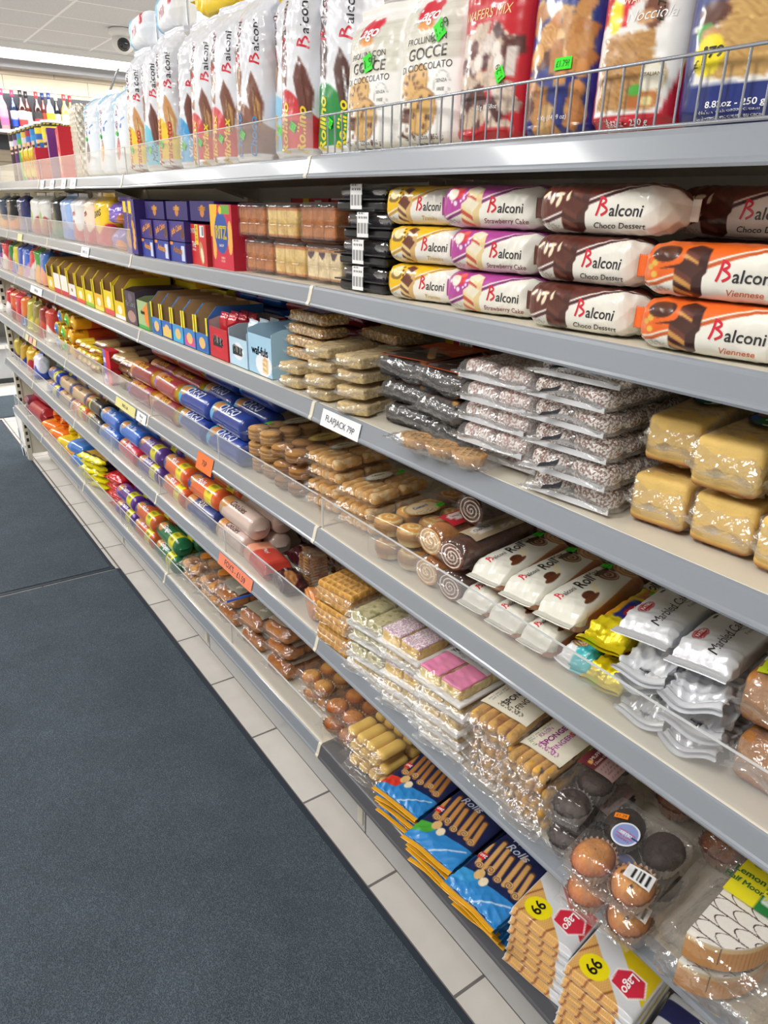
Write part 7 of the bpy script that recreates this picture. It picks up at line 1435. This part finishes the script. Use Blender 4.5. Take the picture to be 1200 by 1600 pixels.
# ================================================================ the further bays
def far_bays():
    R = .0375
    def RK(main, text, tcol='ffffff', band='f2df20', accent=None, L=.25, seed=1, ts=.03, bandx=(.62, .85), end=None, name='biscuit_roll'):
        return roll(name, 'biscuits', L, R, main, band, bandx, text, tcol, accent, ts, seed, end=end)
    # ---------------- third shelf: shelf-ready trays
    z = ZT['C']
    def tray(main, w, h, d, fh, text='', tc='222222', inner='8a6a4a', lip=None, deco=None, yellow=None, ts=.018, rot_=0, cut=.5):
        """open-topped display tray, low at the front, sides sloping up to the back; front faces -x, width along y"""
        kd = Kind('display_tray', 'display tray', (d / 2, w / 2, h / 2)); m_ = MB(); t = .0015; x0, x1, y0, y1, zb, zt = -d / 2, d / 2, -w / 2, w / 2, -h / 2, h / 2; zf = zb + fh
        box(m_, x0, x1, y0, y1, zb, zb + t, col(inner)); box(m_, x1 - t, x1, y0, y1, zb, zt, col(main)); box(m_, x1 - t - .001, x1 - t, y0 + t, y1 - t, zb, zt, col(inner))
        xm = x0 + d * cut * .35
        for ya, c_ in ((y0, main), (y1 - t, main)):
            pr_ = [(x0, zb), (x1, zb), (x1, zt), (xm, zt), (x0, zt - .01 if fh > h * .6 else zf + (zt - zf) * .55)]
            V = [(p[0], ya, p[1]) for p in pr_] + [(p[0], ya + t, p[1]) for p in pr_]; n = 5
            F = [(4, 3, 2, 1, 0), (5, 6, 7, 8, 9)] + [(i, (i + 1) % n, n + (i + 1) % n, n + i) for i in range(n)]; m_.add(V, F, col(c_), 0, False)
            ins = y0 + t + .0004 if ya == y0 else y1 - t - .0004; V = [(p[0] + .001, ins, p[1]) for p in pr_[:]]; m_.add(V, [(0, 1, 2, 3, 4)], col(inner), 0, False)
        Y, Z = np.meshgrid(np.linspace(y0, y1, 40), np.linspace(zb, zf, 40), indexing='ij'); Y = Y.ravel(); Z = Z.ravel(); c = Cv(-Y, Z - (zb + zf) / 2, lip or main)
        if deco: deco(c, w, fh)
        m_.addq(np.stack([Y * 0 + x0, Y, Z], -1), 40, 40, c.c, 0, False); m_.addq(np.stack([Y * 0 + x0 + t, Y, Z], -1), 40, 40, col(inner), 0, False)
        if text:
            for V, F, cc in T(text, 0, fh * .12, ts, tc, rot_, bold=.03): m_.add(np.stack([V[:, 0] * 0 + x0 - .0005, -V[:, 0], V[:, 1] + (zb + zf) / 2], -1), F, col(cc), 0, False)
        if yellow:
            for sg in (y0 + .0, y1 - .012): box(m_, x0 - .0003, x0 + .0012, sg, sg + .012, zf - .002, zf + (zt - zf) * .6, col(yellow))
        kd.part('tray', m_.mesh('tray', CARD)); return kd
    def packet(main, c2, text='', tc='ffffff', L=.12, W=.05, H=.02, seed=1, mat=FOIL, ts=.018):
        return flowpack('snack_packet', 'snack packet', L, W, H, lambda x, q: Cv(x, q, main).m(x < -.1 * L + .3 * q, c2).m(np.abs(x) > L / 2 - .008, main), T(text, 0, 0, ts, tc, 0, shear=.15, bold=.02) if text else (), mat, nx=36, nq=28, seed=seed, tl=.015, fin=.006, wr=.0012)
    def fill_tray(kdp, n, what, y, z, x=.87, face='stand', dy=0, h=0, rows=1, gx=.03):
        for i in range(n): spawn(kdp, f'{what}, {ORD[i]} packet counted from the front', what[:40] + ' group', x + i * gx, y + dy, z + h, face, rz=0, ry=3)
    waf = tray('a8d0ea', .135, .12, .18, .1, 'waf-fuls', '1e2a38', 'b8d8ec', deco=lambda c, w, f: c.ell(.02, -.02, .045, .03, 'f0f4f8').slice(.03, -.022, .03, 'e8b888', ['f4e0b8', 'e0b878', 'f4e0b8', 'e0b878', 'f4e0b8'], 'e8c890', .1), ts=.03)
    spawn(waf, 'light blue display tray with a waffle picture beside the flapjacks', None, .90, 1.695, z)
    nz = lambda c1: (lambda c, w, f: c.ell(0, .004, w * .3, f * .3, c1).rect(-w * .3, -f * .1, w * .2, f * .2, '1c1c1e'))
    tr2 = tray('bcdcf0', .115, .105, .18, .075, 'OINK', 'f0f0f0', 'a8b0b8', deco=nz('e8eef4'), ts=.024, rot_=-8); tr3 = tray('c8202e', .125, .11, .18, .085, 'OINK', 'f0f0f0', 'b0a8a4', deco=nz('d8203a'), ts=.026, rot_=-8)
    spawn(tr2, 'light blue display tray of nut packets next to the red one', None, .90, 1.825, z); spawn(tr3, 'red display tray of nut packets with a black and white emblem', None, .90, 1.953, z)
    p1 = packet('c8e0f0', '9ad0c0', '', seed=301); p2 = packet('c8202e', 'e04a50', '', seed=302)
    fill_tray(p1, 3, 'pale blue nut packet in the light blue tray', 1.80, z + .004, .845); fill_tray(p2, 3, 'red nut packet in the red tray', 1.93, z + .004, .845); fill_tray(p2, 3, 'red nut packet in the red tray, nearer file', 1.985, z + .004, .845)
    bl = lambda c1, c2: tray(c1, .093, .135, .18, .055, '', '222222', 'b89468', deco=lambda c, w, f: c.rect(-w * .4, -f * .4, w * .4, f * .1, c2).ell(0, 0, w * .25, f * .3, 'e8c078'), yellow='f2dc20')
    bk = [bl('3a78c4', '2a60b0'), bl('3a82cc', 'd84a8c'), bl('4a9ad8', '3ab0d8'), bl('2f6cc0', 'f0c840'), bl('3c86cc', '2a58a8')]; pb = packet('1c2c60', '3a8ad0', '', 'f0d030', seed=303, L=.1, W=.045)
    for i in range(5):
        y = 2.075 + i * .098
        spawn(bk[i], f'blue display tray with a yellow price edge, {ORD[i]} from the red tray', 'blue display trays', .90, y, z)
        fill_tray(pb, 3 if i in (0, 3) else 2, f'dark blue snack packet in the {ORD[i]} blue tray', y, z + .004, .85 if i in (0, 3) else .93)
    gt = tray('a8c088', .115, .105, .18, .095, 'alpen', '3a3a2c', '9aa478', deco=lambda c, w, f: (c.poly([(.0, .02), (w / 2, .05), (w / 2, -.05), (.02, -.02)], 'f08a28'), c.rect(-w / 2, -f / 2, w / 2, -f * .36, '3aa84a')), ts=.02); dk = tray('4a3c4c', .125, .125, .18, .115, 'Eat Natural', 'f0f0f0', '6a5448', deco=lambda c, w, f: c.ell(0, -.03, .045, .02, 'b08a80').ell(0, .035, .022, .016, '6a5a6c'), ts=.022)
    spawn(gt, 'green and orange display tray of cereal bars', None, .90, 2.60, z); spawn(dk, 'dark plum display tray of nut bars with white lettering', None, .90, 2.728, z)
    big = tray('e8d018', .5, .15, .14, .14, '20 x 50 g', '2a2a20', 'a8905a', ts=.034); spawn(big, 'wide yellow display tray reading 20 x 50 g, behind the plum tray', None, 1.08, 2.58, z)
    ys = [('e8c818', '', 'f0e8e8', 'yellow'), ('e8d020', '', 'd84a50', 'yellow and red'), ('f0b820', '', 'e8d860', 'orange and yellow'), ('e8d424', '', '8ab83a', 'yellow and green'), ('e4cc20', '', 'e85048', 'bright yellow'), ('ece4e4', 'RX', '8a3a8a', 'white and purple'), ('f0ecec', '', 'c83040', 'white and red'), ('f0e8e4', '', 'c83040', 'white and pink'), ('e8c83a', '', 'c8a030', 'golden')]
    for i, (a, t, b, nm) in enumerate(ys):
        y = 2.865 + i * .137
        k = tray('e8cc1c' if i < 9 else a, .128, .15, .18, .065 if i not in (1, 6, 7) else .09, t, '2a2a20', 'b8945c', lip=a, deco=(lambda bb: (lambda c, w, f: c.rect(-w / 2, -f / 2, w / 2, -f * .25, bb).ell(0, .002, w * .22, f * .25, 'f4ecd0')))(b), yellow='e8d020')
        spawn(k, f'{nm} display tray of small snacks, {ORD[i]} yellow-edged tray past the plum one', 'yellow display trays', .90, y, z)
        if i < 7: fill_tray(packet(['f0d020', 'd84040', 'e8a020', '8ab040'][i % 4], 'f4e8c0', '', seed=310 + i, L=.075, W=.09, H=.03), 2, f'small snack packet in the {ORD[i]} yellow-edged tray', y, z + .004, .90)
    yb = packet('e0a818', 'c8402c', '', seed=320, L=.14, W=.12, H=.05)
    for i in range(9): spawn(yb, f'yellow and red snack packet heaped above the yellow trays, {ORD[i]} nearest', 'yellow packets heaped behind', 1.0 + .02 * (i % 3), 2.45 + i * .135, z + .135 + .012 * (i % 2), 'along', rz=20 * (i % 3) - 20)
    nb = packet('1f2f6a', '2a4a9a', '', seed=321, L=.16, W=.11, H=.05)
    for i in range(10): spawn(nb, f'dark blue snack bag standing in the back row of the third shelf, {ORD[i]} nearest', 'dark blue bags behind', 1.04, 3.25 + i * .105, z + .02, 'stand', rz=-10, ry=10)
    rd = packet('8a1c2c', 'a02838', '', seed=322, L=.2, W=.12, H=.045)
    for i in range(3):
        for j in range(2): spawn(rd, f'dark red biscuit packet behind the nut trays, {lev(i, 3)}, {["right", "left"][j]} column', 'dark red packets', 1.09, 1.66 + j * .21, z + .045 * i + .02, 'along', rz=3)
    bb_ = packet('2a6ac8', '6a3a9a', '', seed=323, L=.16, W=.1, H=.04)
    for i in range(3):
        for j in range(2): spawn(bb_, f'blue and violet biscuit packet above the blue trays, {lev(i, 3)}, {["right", "left"][j]} column', 'blue violet packets', 1.09, 2.10 + j * .17, z + .042 * i + .03, 'along', rz=3)
    K = carton('yellow_box', 'box', .1, .12, .05, lambda x, y: Cv(x, y, 'd8b81c').ell(0, -.01, .025, .03, 'a02028'), (), side='a88c18'); spawn(K, 'yellow box with a red disc at the back behind the flapjacks', None, 1.12, 1.535, z + .05, 'front')
    def bag(main, c2, txt, tcol, seed, W=.15, Hh=.185, D=.085, ts=.026, spot=None):
        def p(x, q):
            c = Cv(x, q, main); c.m(x < -.02 + .02 * np.sin(q * 50 + seed), c2)
            if spot: c.ell(.0, .0, .03, .025, spot)
            c.m(x > Hh / 2 - .012, c2); return c
        return standbag('snack_bag', W, Hh, D, p, up(txt, 0, .02, ts, tcol, shear=.1, bold=.03, rot_=8) if txt else (), FOIL, None, seed=seed, wr=.005, tr=.03, nx=42, nq=40, n=3.0)
    cb = [('3a6ab8', 'e8a080', 'pale and blue'), ('4a9a3a', 'e8b888', 'green and peach'), ('d8343c', 'e8e0e0', 'red and silver'), ('3a6ac8', 'd8a0c0', 'blue and white'), ('3858b0', 'e8a040', 'blue and orange'), ('d8c828', '3a6ac8', 'yellow and blue'), ('2a7a3a', 'c8304c', 'green and red'), ('c83a44', 'e8d8c8', 'red and cream'), ('2a2a5a', '8a4a9a', 'navy')]
    for i, (a, b, nm) in enumerate(cb): spawn(bag(a, b, '', 'ffffff', 330 + i, spot='efe6da' if i % 2 else None), f'{nm} sweet bag behind the third shelf riser, {ORD[i]} from the trays', 'sweet bags', .85, 4.13 + i * .155, z, 'stand', rz=-4, ry=8)
    for i in range(8): spawn(bag(cb[(i * 2) % 9][0], cb[i][1], '', 'ffffff', 340 + i), f'sweet bag in the second row behind the third shelf riser, {ORD[i]} from the trays', 'sweet bags behind', .96, 4.2 + i * .16, z, 'stand', rz=-4, ry=8)
    # ---------------- fourth shelf
    z = ZT['D']
    fx = [RK('8c1f2c', 'Rocky', 'f2c81e', None, 'c8782c', seed=351, end='e8c41c', ts=.034), RK('9a2232', 'Classic', 'f0c020', None, '8a5ac8', seed=352, end='e8c41c', ts=.032)]
    ox = [RK('22409a', 'OREO', 'f0f4ff', None, '3ab0d8', seed=353, end='22409a', ts=.042), RK('1d3a90', 'OREO', 'f0f4ff', None, '5ab0e0', seed=354, end='1d3a90', ts=.042)]
    nm2 = ['lower', 'upper', 'back lower', 'back upper', 'back topmost']
    def bank(kinds, ys_, z, what, group, cols=((.843, 0), (.847, 1), (.922, 0), (.925, 1), (.95, 2)), rz=0, seed=0, far=True):
        r = random.Random(seed)
        for i, y in enumerate(ys_):
            for j, (x, l) in enumerate(cols):
                spawn(kinds[(i + j) % len(kinds)], f'{what}, {["front bottom", "front top", "second row bottom", "second row top", "third row top"][j]}' + (f', {ORD[i]} nearest' if len(ys_) > 1 else ''), group, x + r.uniform(-.002, .002) + (.010 * l if j != 4 else 0), y + r.uniform(-.006, .006), z + l * .073, 'along', rz=rz + r.uniform(-2.5, 2.5))
    bank(ox, [1.97], z, 'blue cream biscuit roll on the fourth shelf', 'blue cream biscuit rolls', seed=1)
    bank(ox[::-1], [2.23], z, 'blue cream biscuit roll next to the yellow-ended ones', 'blue cream biscuit rolls further', seed=2)
    bank(fx, [2.49, 2.75], z, 'maroon biscuit roll with twisted yellow ends', 'maroon yellow-ended rolls', seed=3)
    dkp = packet('4a1c20', 'b09060', '', seed=361, L=.22, W=.12, H=.045)
    for i in range(4):
        for j in range(3): spawn(dkp, f'dark maroon chocolate biscuit packet, {lev(j, 3)}, {ORD[i]} heap past the yellow-ended rolls', 'dark maroon packets', .93 + .02 * (j % 2), 2.94 + i * .12, z + .046 * j, 'up', rz=12 * (j - 1))
    bx_ = carton('wafer_box', 'box', .1, .07, .05, lambda x, y: Cv(x, y, 'd81c30').rect(-.05, -.035, -.01, .035, '7a6ac8').rect(-.045, -.02, -.015, .0, 'e8d8f0'), (), side='c01828')
    for j in range(2): spawn(bx_, f'bright red and lilac box on the fourth shelf, {lev(j, 2)} of the two', 'red and lilac boxes', .86, 3.16, z + .071 * j, 'front')
    tw = [packet('8a2430', 'e8d040', '', seed=362, L=.22, W=.07, H=.035), packet('a02c24', 'e8c428', 'Bar', 'f0e8e0', seed=363, L=.22, W=.07, H=.035)]
    for i in range(5):
        for j in range(3): spawn(tw[(i + j) % 2], f'red and yellow chocolate bar multipack, {lev(j, 3)}, {ORD[i]} heap past the red and lilac boxes', 'chocolate bar multipacks', .925, 3.335 + i * .08, z + .034 * j, 'up', rz=6 * (j - 1))
    def tubeK(c1, c2, c3, seed): return roll('biscuit_roll', 'biscuits', .24, .035, c1, c2, (.05, .38), '', 'ffffff', None, .02, seed, end=c3)
    tb = [tubeK('1f4aa8', 'f0c020', '2a78d0', 371), tubeK('2a8a2c', 'f0b020', '3ac828', 372), tubeK('d8541c', 'f0a81c', 'e8c020', 373)]
    for i in range(6): spawn(tb[[2, 1, 0][i // 2] if i < 6 else 0], f'{["orange", "green", "blue"][i // 2]} and yellow biscuit roll pointing into the shelf, {lev(i % 2, 2)} one', 'rolls pointing into the shelf', .93, 3.78 + (i // 2) * .14, z + .07 * (i % 2), 'up', rz=3)
    for i in range(3): spawn(tb[i], f'{["blue", "green", "orange"][i]} and yellow biscuit roll on top of the ones pointing into the shelf', None, .945, [4.02, 3.88, 3.76][i], z + .135, 'up', rz=4)
    db = [('c83a2c', 'f0e8e0', 'red and white'), ('9a2c20', 'c84a30', 'brick red'), ('8a7a30', 'c8b040', 'olive and gold'), ('b8b038', 'e8e050', 'lime yellow'), ('e07828', '3a78c8', 'orange and blue'), ('c82838', 'e84858', 'red'), ('d86028', 'a83020', 'burnt orange'), ('c02030', 'f0f0f0', 'crimson')]
    for i, (a, b, nm) in enumerate(db): spawn(bag(a, b, 'Pops' if i == 5 else '', 'ffffff', 380 + i, W=.13, Hh=.19), f'{nm} snack bag behind the fourth shelf riser, {ORD[i]} nearest', 'fourth shelf snack bags', .86, 4.26 + i * .165, z, 'stand', rz=-4, ry=8)
    for i in range(7): spawn(bag(db[(i * 3) % 8][0], '2a4a8a', '', 'ffffff', 390 + i, W=.14, Hh=.2), f'snack bag in the second row on the fourth shelf, {ORD[i]} nearest', 'fourth shelf snack bags behind', .98, 4.2 + i * .18, z, 'stand', ry=8)
    # ---------------- fifth shelf: banks of biscuit rolls
    z = ZT['E']
    EK = [('pinkish oat biscuit pack', RK('d8c0b4', 'Cookies', '5a3a34', None, 'b0946a', seed=401, end='d0b8ac')), ('blue cookie roll', RK('263c86', 'FOX', 'f0e8c8', None, 'b87a50', seed=402, end='22347a')), ('orange yellow-banded biscuit roll', RK('e0682a', 'Hobs', 'f4f0f8', 'f0dc20', '2a3a8a', seed=403, end='e0582a')),
          ('purple cream biscuit roll', RK('5a3a8c', 'Double', 'f4f0f8', 'd8d020', '2a2a5a', seed=405)), ('red digestive roll', RK('d0283c', 'Digest', 'f4f0f8', None, 'e84858', seed=406, end='d0283c')), ('light blue rich tea roll', RK('2c6cc8', 'Rich Tea', 'f4f0f8', None, '5aa0e0', seed=407, end='2a50a8')), ('black cookie roll', RK('1c1a20', 'Choc', 'e8d8d0', 'd8d020', 'a83a34', seed=408, bandx=(.3, .38))),
          ('orange and white biscuit roll', RK('e0702c', 'Oaty', 'f4f0f8', 'e8e020', 'e8e0d8', seed=410)), ('tan and blue biscuit roll', RK('c0a078', 'Oat', '5a2a2a', None, '2a4a9a', seed=411, end='2a4a9a')), ('blue yellow-banded biscuit roll', RK('2440a8', 'Tea', 'f4f0f8', 'e8e020', '1a2a80', seed=413))]
    y = 1.96
    for i, (nm, k) in enumerate(EK):
        kk = [k, EK[(i + 1) % len(EK)][1]] if i % 3 == 1 else [k]
        bank(kk, [y], z, nm + ' on the fifth shelf', nm + ' bank', seed=20 + i); y += .262
    K = packet('cc4436', 'e8a080', 'Maryl', 'f8e8e0', seed=421, L=.22, W=.09, H=.06); spawn(K, 'red and cream cookie pack behind the riser beside the dark cookies', None, .845, 1.80, z, 'along', rz=-4)
    gb = bag('0f5a3c', '14704a', '', 'ffffff', 422, W=.2, Hh=.16, D=.12); spawn(gb, 'large dark green bag with a white label next to the blue rolls', None, .97, 4.66, z, 'stand', rz=-6, ry=12)
    eb = [('2040b0', 'e8e8f8', 'blue and white'), ('b02038', 'e8c020', 'red and yellow'), ('b82840', 'e0b82c', 'red'), ('5a2450', 'e0c020', 'purple and yellow'), ('2a3a9a', 'c8a030', 'blue and gold'), ('3a2030', '8a7a9a', 'dark plum'), ('4a2a50', 'c8b040', 'plum and gold')]
    for i, (a, b, nm) in enumerate(eb): spawn(bag(b, a, '', 'ffffff', 430 + i, W=.13, Hh=.16), f"{nm} twisted sweet bag at the fifth shelf end, {ORD[i]} nearest", 'far fifth shelf bags', .87 + .03 * (i % 2), 4.86 + i * .105, z, 'stand', rz=-4, ry=8)
    # ---------------- base shelf
    z = ZT['F']
    def bread(c, top, seed):
        def f(kd):
            for i in range(3): kd.part('roll_bun', block('roll_bun', .036, .056, .026, .018, grad(c, top, -.02, seed, top, .012), BAKED, (i - 1) * .07, 0, -.002, n=16, rough=.003, k=60, seed=seed + i))
        return f
    def btk(t, c1):
        def f(mb, S): S.patch(mb, -.035, .0, .1, .12, c1, 0, off=.0036, n=20, cvf=lambda c: c.micro(-.03, -.04, .03, -.01, 4, 'e8e0d0', 2)); S.letter(mb, T(t, -.03, .0, .026, 'e4e0da', -90, wide=.8), off=.0042)
        return f
    B = [filmkind('cake_loaf_pack', 'loaf pack', .25, .135, .064, bread('b87838', '9a5c28', 500 + i), seed=500 + i, wr=.004, tl=.03, ticket=btk(t, c1)) for i, (t, c1) in enumerate((('LEMON', '9a8a78'), ('ORIGINAL', '8c8474'), ('MARBLE', '8c887a')))]
    for k, y, nm, n in ((B[0], 1.735, 'brown buns with a grey LEMON label', 3), (B[1], 1.925, 'brown buns with a grey ORIGINAL label', 2), (B[2], 2.115, 'brown buns with a grey MARBLE label', 2)):
        stack([k], n, 'film pack of ' + nm, 'of its stack', nm + ' packs', .935, y, z, .052, rz=8, seed=int(y * 10))
    m_ = MB(); tube(m_, [(.80, 2.02, z + .135), (.86, 2.01, z + .142), (.95, 2.0, z + .142)], .004, col('2a62c8')); tag(mesh_obj('bag_tie', m_.mesh('bag_tie', PLAST)), 'bright blue bag tie between the MARBLE and ORIGINAL packs', 'tie')
    def cro(kd):
        for i in range(3):
            for j in range(2): kd.part('croissant', block('croissant', .032, .024, .017, .015, speck('c8904c', 'a86a30', 60, .3, i), ICING, (i - 1) * .072, (j - .5) * .06, 0, 20 * (-1) ** i, n=12, rough=.003, k=60, seed=i + j))
    KC = filmkind('croissant_pack', 'croissant pack', .25, .15, .045, cro, seed=510, wr=.005, tl=.03, mat=FILM2, ticket=lambda mb, S: S.patch(mb, .0, .0, .1, .05, 'c87818', 0, off=.0036, n=16, shape='round', cvf=lambda c: c.micro(-.03, -.008, .03, .008, 2, '4a2a10')), stick=dict(cx=.03, cy=.03, rot_=40))
    stack([KC], 2, 'croissants in film with orange oval label', 'of the stack beside the MARBLE pack', 'croissant packs', .93, 2.285, z, .045, rz=7, seed=51); stack([KC], 2, 'croissants in film with orange oval label', 'of the stack beside the green rolls', 'croissant packs further', .93, 2.45, z, .045, rz=7, seed=52)
    FK = [('green ginger biscuit roll', RK('1a6a40', 'Ginger', 'f4f0f8', 'e0d820', '0f4a2c', seed=521)), ('orange oat biscuit roll', RK('c85a28', 'Hobs', 'f4f0f8', 'e0d820', '2a3a8a', seed=522)), ('purple biscuit roll', RK('5a2c8c', 'Cream', 'f4f0f8', 'e0d820', '8a5ac0', seed=523))]
    y = 2.65
    for i, (nm, k) in enumerate(FK): bank([k], [y], z, nm + ' on the base shelf', nm + ' bank base', seed=60 + i); y += .262
    rj = flowpack('jam_biscuit_pack', 'biscuit pack', .22, .13, .04, lambda x, q: Cv(x, q, 'cc1c2c').cookie(.03, .0, .028, 'd89a50', 'a02020', 2, 1).ell(-.02, -.0, .014, .014, 'e8d020').rect(-.02, .03, .03, .045, 'e8c8c8'), T('85', -.02, 0, .014, '222222') + T('Jammie', .06, .03, .02, 'f0e8e8', shear=.2), FOIL, nx=70, nq=60, seed=531, tl=.03, wr=.003)
    stack([rj], 4, 'bright red jam biscuit pack', 'of its stack', 'red jam biscuit packs', .93, 3.37, z, .04, rz=10, seed=53); stack([rj], 3, 'bright red jam biscuit pack', 'of the stack further on', 'red jam biscuit packs further', .95, 3.50, z, .04, rz=4, seed=54)
    dg = lambda c1, s: flowpack('chocolate_digestive_pack', 'biscuit pack', .22, .17, .03, lambda x, q: Cv(x, q, '221c30').m(x < -.075, 'eee21c').poly([(-.07, -.07), (.03, -.05), (.06, .05), (-.06, .07)], c1).micro(.0, -.02, .09, .02, 2, 'b09880'), (), FOIL, nx=60, nq=60, seed=s, tl=.03, wr=.003)
    D1, D2 = dg('e0b038', 541), dg('4a2c20', 542)
    stack([D1, D2, D1, D2, D1], 5, 'dark and yellow biscuit pack', 'of the stack beyond the red packs', 'dark and yellow biscuit packs', .925, 3.67, z, .029, rz=12, seed=55, jr=5); stack([D2, D1, D2, D1], 4, 'dark and yellow biscuit pack', 'of the second stack beyond the red packs', 'dark and yellow biscuit packs further', .925, 3.85, z, .03, rz=8, seed=56, jr=5)
    bp_ = packet('3a78c8', '6a9ae0', '', 'ffffff', seed=551, L=.2, W=.13, H=.07)
    for i in range(4): spawn(bp_, f'crumpled light blue pack on the base shelf, {["front lower", "front upper", "back lower", "back upper"][i]}', 'light blue packs', .90 + .1 * (i // 2), 4.05, z + .06 * (i % 2), 'along', rz=10)
    yp = [packet('eea41c', 'f0c020', '', seed=552, L=.2, W=.14, H=.08), packet('e8c420', 'f0dc30', '', seed=553, L=.2, W=.13, H=.07), packet('ee7820', 'f09a30', 'Crisp', '3a2a1a', seed=554, L=.2, W=.13, H=.07)]
    for i in range(8): spawn(yp[[0, 1, 1, 1, 2, 2, 2, 2][i]], f'{["golden", "yellow", "yellow", "yellow", "orange", "orange", "orange", "orange"][i]} crisp multipack on the base shelf, {ORD[i]} from the light blue packs', 'yellow and orange multipacks', .90 + .07 * (i % 2), 4.22 + .098 * i, z + .05 * (i % 2), 'along', rz=14 * (-1) ** i)
    rt = roll('cracker_pack', 'crackers', .3, .055, 'a82430', None, (0, 0), '', 'ffffff', None, .02, 561, end='a82430')
    for i in range(3): spawn(rt, f'large dark red cracker tube at the far end of the base shelf, {["front", "top", "back"][i]} one', 'dark red cracker tubes', [.88, .93, 1.0][i], 5.12 + .05 * i, z + [0, .1, 0][i], 'along', rz=4)
    for i in range(4): spawn(packet('a0283c', '7a3a50', '', seed=571 + i, L=.16, W=.12, H=.06), f'red pack at the very end of the base shelf, {ORD[i]} of four', 'red packs at the end', .90 + .1 * (i % 2), 5.36, z + .055 * (i // 2), 'up')
    # blue pack on the unit across the way
    K = packet('3a8ac8', 'e8f0f8', '', 'ffffff', seed=581, L=.26, W=.2, H=.12)
    for i in range(4): spawn(K, f'blue and white pack on the display unit across the way, {ORD[i]} from the left', 'packs across the way', .78 + .26 * i, 8.62, .402, 'front', off=False)
    # ---------------- tickets
    paper('price_ticket', (2.96, 2.72), 'D', -.0395, -.004, 'e0d890', 'yellow handwritten ticket on the fourth shelf strip by the joint', [('BARS 1.00', 0, 0, .016)]); paper('price_ticket', (2.70, 2.60), 'D', -.0395, -.004, 'f2f3f5', 'white handwritten ticket on the fourth shelf strip beside the joint', [('Biscuit', 0, .006, .014), ('1.19', 0, -.01, .014)])
    paper('price_ticket', (2.11, 1.99), 'D', -.054, -.002, 'f07a3a', 'orange star-shaped ticket reading 75p on the fourth shelf strip', [('75P', 0, 0, .024)])
    paper('price_ticket', (1.995, 1.755), 'E', -.0395, -.0025, 'f28a68', "long orange handwritten FOX'S £1.59 ticket on the fifth shelf strip", [("FOX'S - £1.59", 0, 0, .026)])
    for i, (a, b) in enumerate(((3.22, 3.14), (3.36, 3.29), (3.55, 3.48), (3.72, 3.66))): paper('price_ticket', (b, a)[::-1], 'A', -.0395, -.004, 'eceef0', f'small white price ticket on the top shelf strip, {ORD[i]} nearest', [('1.79', 0, 0, .014)])
    paper('price_ticket', (3.19, 3.08), 'B', -.0395, -.004, 'f0f1f3', 'white handwritten ticket on the second shelf strip', [('SNAX 1.25', 0, 0, .014)]); paper('price_ticket', (4.45, 4.33), 'B', -.0395, -.004, 'ddd6a0', 'pale yellow ticket on the second shelf strip, far along', [])
    paper('price_ticket', (4.32, 4.05), 'C', -.0395, -.004, 'e6e8ec', 'long white printed ticket on the third shelf strip', [('CRISPS 50P', 0, 0, .018)])
    for i in range(3): paper('price_ticket', (4.70 - .1 * i, 4.62 - .1 * i), 'D', -.0395, -.004, ['d8d0a0', 'e0a8a0', 'e0c890'][i], f'faded coloured ticket on the far fourth shelf strip, {ORD[i]} from the left', [])
far_bays()
